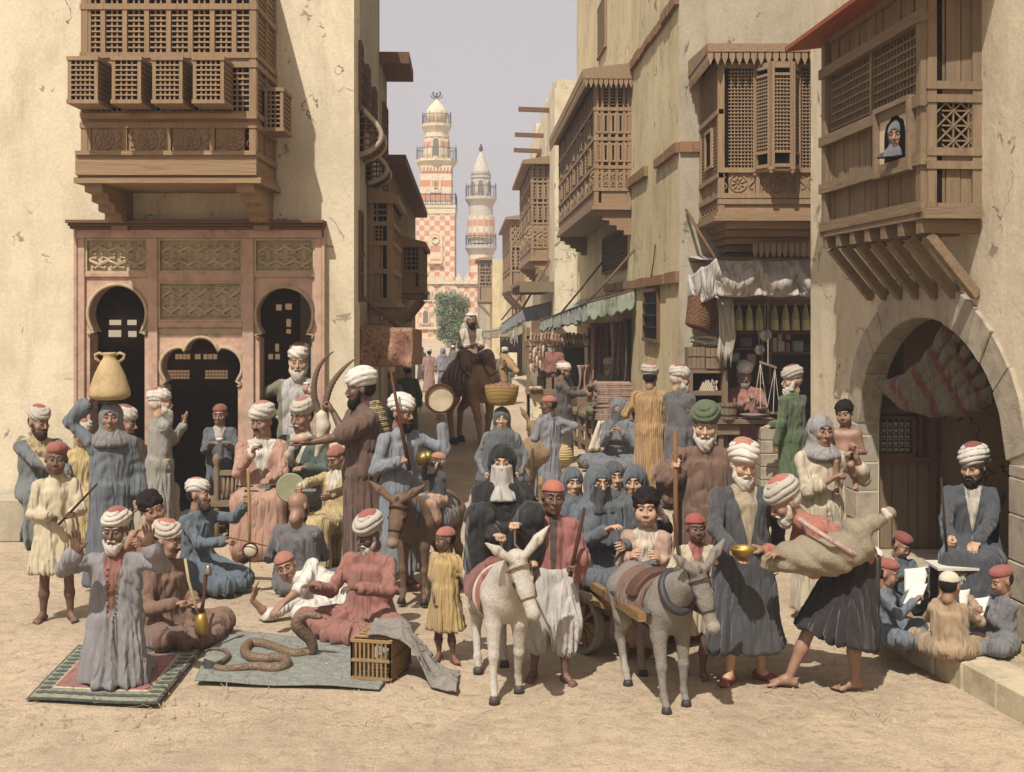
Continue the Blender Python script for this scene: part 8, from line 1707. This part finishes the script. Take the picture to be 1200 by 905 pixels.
for sg, lb in ((1, 'left'), (-1, 'right')):
    S = Sdf(); S.chain([(0, -.12, .02), (0, .18, -.03)], [.14, .155], .03); v_, f_ = S.grid(.016, lambda x, y, z: -.010*np.abs(np.sin(x*0+z*60+12*y)), .015); o = link('straw_pannier', npmesh('straw_pannier', v_, f_), mat('weave', '#b39c6c', s=10), None, rd['base']+Vector((-sg*.30, -.10, .66))); tag(o, 'ribbed straw pannier slung on the '+lb+' flank of the tan donkey', 'basket', 'panniers on the tan donkey')
person('drv', 'donkey boy in lilac grey robe with rust cap walking by the tan donkey', 'boy', 643, 592, 463, 'stand', -150, dict(L=(655, 510, .1), R=(628, 505, .1)), (-80, 6, 0), hat='cap', capc='#a85a38', child=.3, c='#7a7c88', hem=.12, flare=.25, seed=69, skin='dark', Y=15.0)
# camel
cam_ = animal('brown camel walking toward the viewer with its rider', 'camel', 552, 520, 30, 1.02, 'camel', '#a98860', '#b59a70', legs=[(-.18, 0), (.10, 0), (-.05, 0), (.2, 0)], Y=22.3, mane='#5a4430')
sc2 = cam_['s']; S = Sdf(); S.cap(V3(0, -.30, 1.24)*sc2, V3(0, .45, 1.26)*sc2, .31*sc2, .31*sc2, .05); S.ell(V3(0, .08, 1.52)*sc2, (.23*sc2, .34*sc2, .26*sc2), .12)
v_, f_ = S.grid(.028, None, .01, clip=lambda X, Y, Z: np.maximum(.80*sc2-Z+.25*np.abs(X), np.abs(Y-.10)-.38)); add_part(cam_['root'], 'saddle_blanket', (v_, f_), mat('cloth_stripe', '#9a5a48', '#c4b090', n=36, w=.1), dict(ang=v_[:, 1]))
straps(cam_, [[V3(.09*math.cos(a)+.06, -1.32+.03*math.sin(a), 1.50+.09*math.sin(a))*sc2 for a in np.linspace(0, 6.28, 12)], [V3(.0, -1.3, 1.5)*sc2, V3(-.1, -.9, 1.3)*sc2, V3(0, -.3, 1.6)*sc2]], mat('plain', '#3a2618'), .014, 'bridle')
person('cmr', 'camel rider in cream coat with white head cloth', 'man', 552, 520, 361, 'ride', 18, dict(L=(553, 406, -.35), R=(558, 404, -.3)), (10, 6, 0), hat='wrap', hatc='#cfc3a8', beard='short', bc='#1f1611', c='#cdbb96', c2='#6a4f3a', trim=(-.1, .16), Y=22.2, pelz=1.72, sc=.98, seed=70, skin='brown', knees=[(542, 416, -.3), (572, 416, -.3), (548, 436, -.4), (576, 436, -.2)], top=True, skirt=dict(c='#8a6a4a', hem=.3))
# far walkers
def far(key, label, u, vb, vt, c, face_=180, hat_='turban', hc_='#cfc4b0', **k): return person(key, label, k.pop('cat', 'man'), u, vb, vt, 'stand', face_, None, (face_, 0, 0), hat=hat_, hatc=hc_, c=c, hem=.04, seed=80+len(label) % 9, **k)
far('f1', 'man in green coat walking away beneath the patterned curtain', 478, 524, 425, '#4f5f40', 175)
far('f2', 'man in pale blue robe leaning at the left wall under the curtain', 456, 545, 428, '#5f7480', 170)
far('f3', 'man in dark brown robe at the wall behind the horn seller', 432, 545, 428, '#5a4032', 165)
far('f4', 'distant man in faded pink robe walking away', 503, 462, 408, '#a07a6c', 180); far('f5', 'distant cloaked woman in lilac grey near the pink robed man', 519, 460, 407, '#7f7f8a', 180, None, hood='#7f7f8a', cat='woman', hoodz=.6)
far('f6', 'man in grey green robe and red white turban walking away at right', 592, 474, 407, '#79785a', 182); far('f7', 'distant man in dark robe near the mosque wall', 531, 440, 405, '#6f6a66', 180); far('f8', 'distant man in blue robe beneath the green tree', 540, 432, 402, '#6c7680', 175); far('f9', 'distant woman in black cloak by the left houses', 494, 446, 406, '#4c4a4a', 180, None, hood='#4c4a4a', cat='woman', hoodz=.5)
# ---------------- the air: light dust haze -------------------------------
hzm = bpy.data.materials.new('haze'); hzm.use_nodes = True; N = hzm.node_tree.nodes; N.clear(); vo = N.new('ShaderNodeVolumePrincipled'); vo.inputs['Color'].default_value = (.86, .86, .9, 1); vo.inputs['Density'].default_value = .0022; oo = N.new('ShaderNodeOutputMaterial'); hzm.node_tree.links.new(vo.outputs[0], oo.inputs['Volume'])
MB().box(-420, 420, -45, 910, -1.5, 27).build('haze', hzm, kind='stuff')
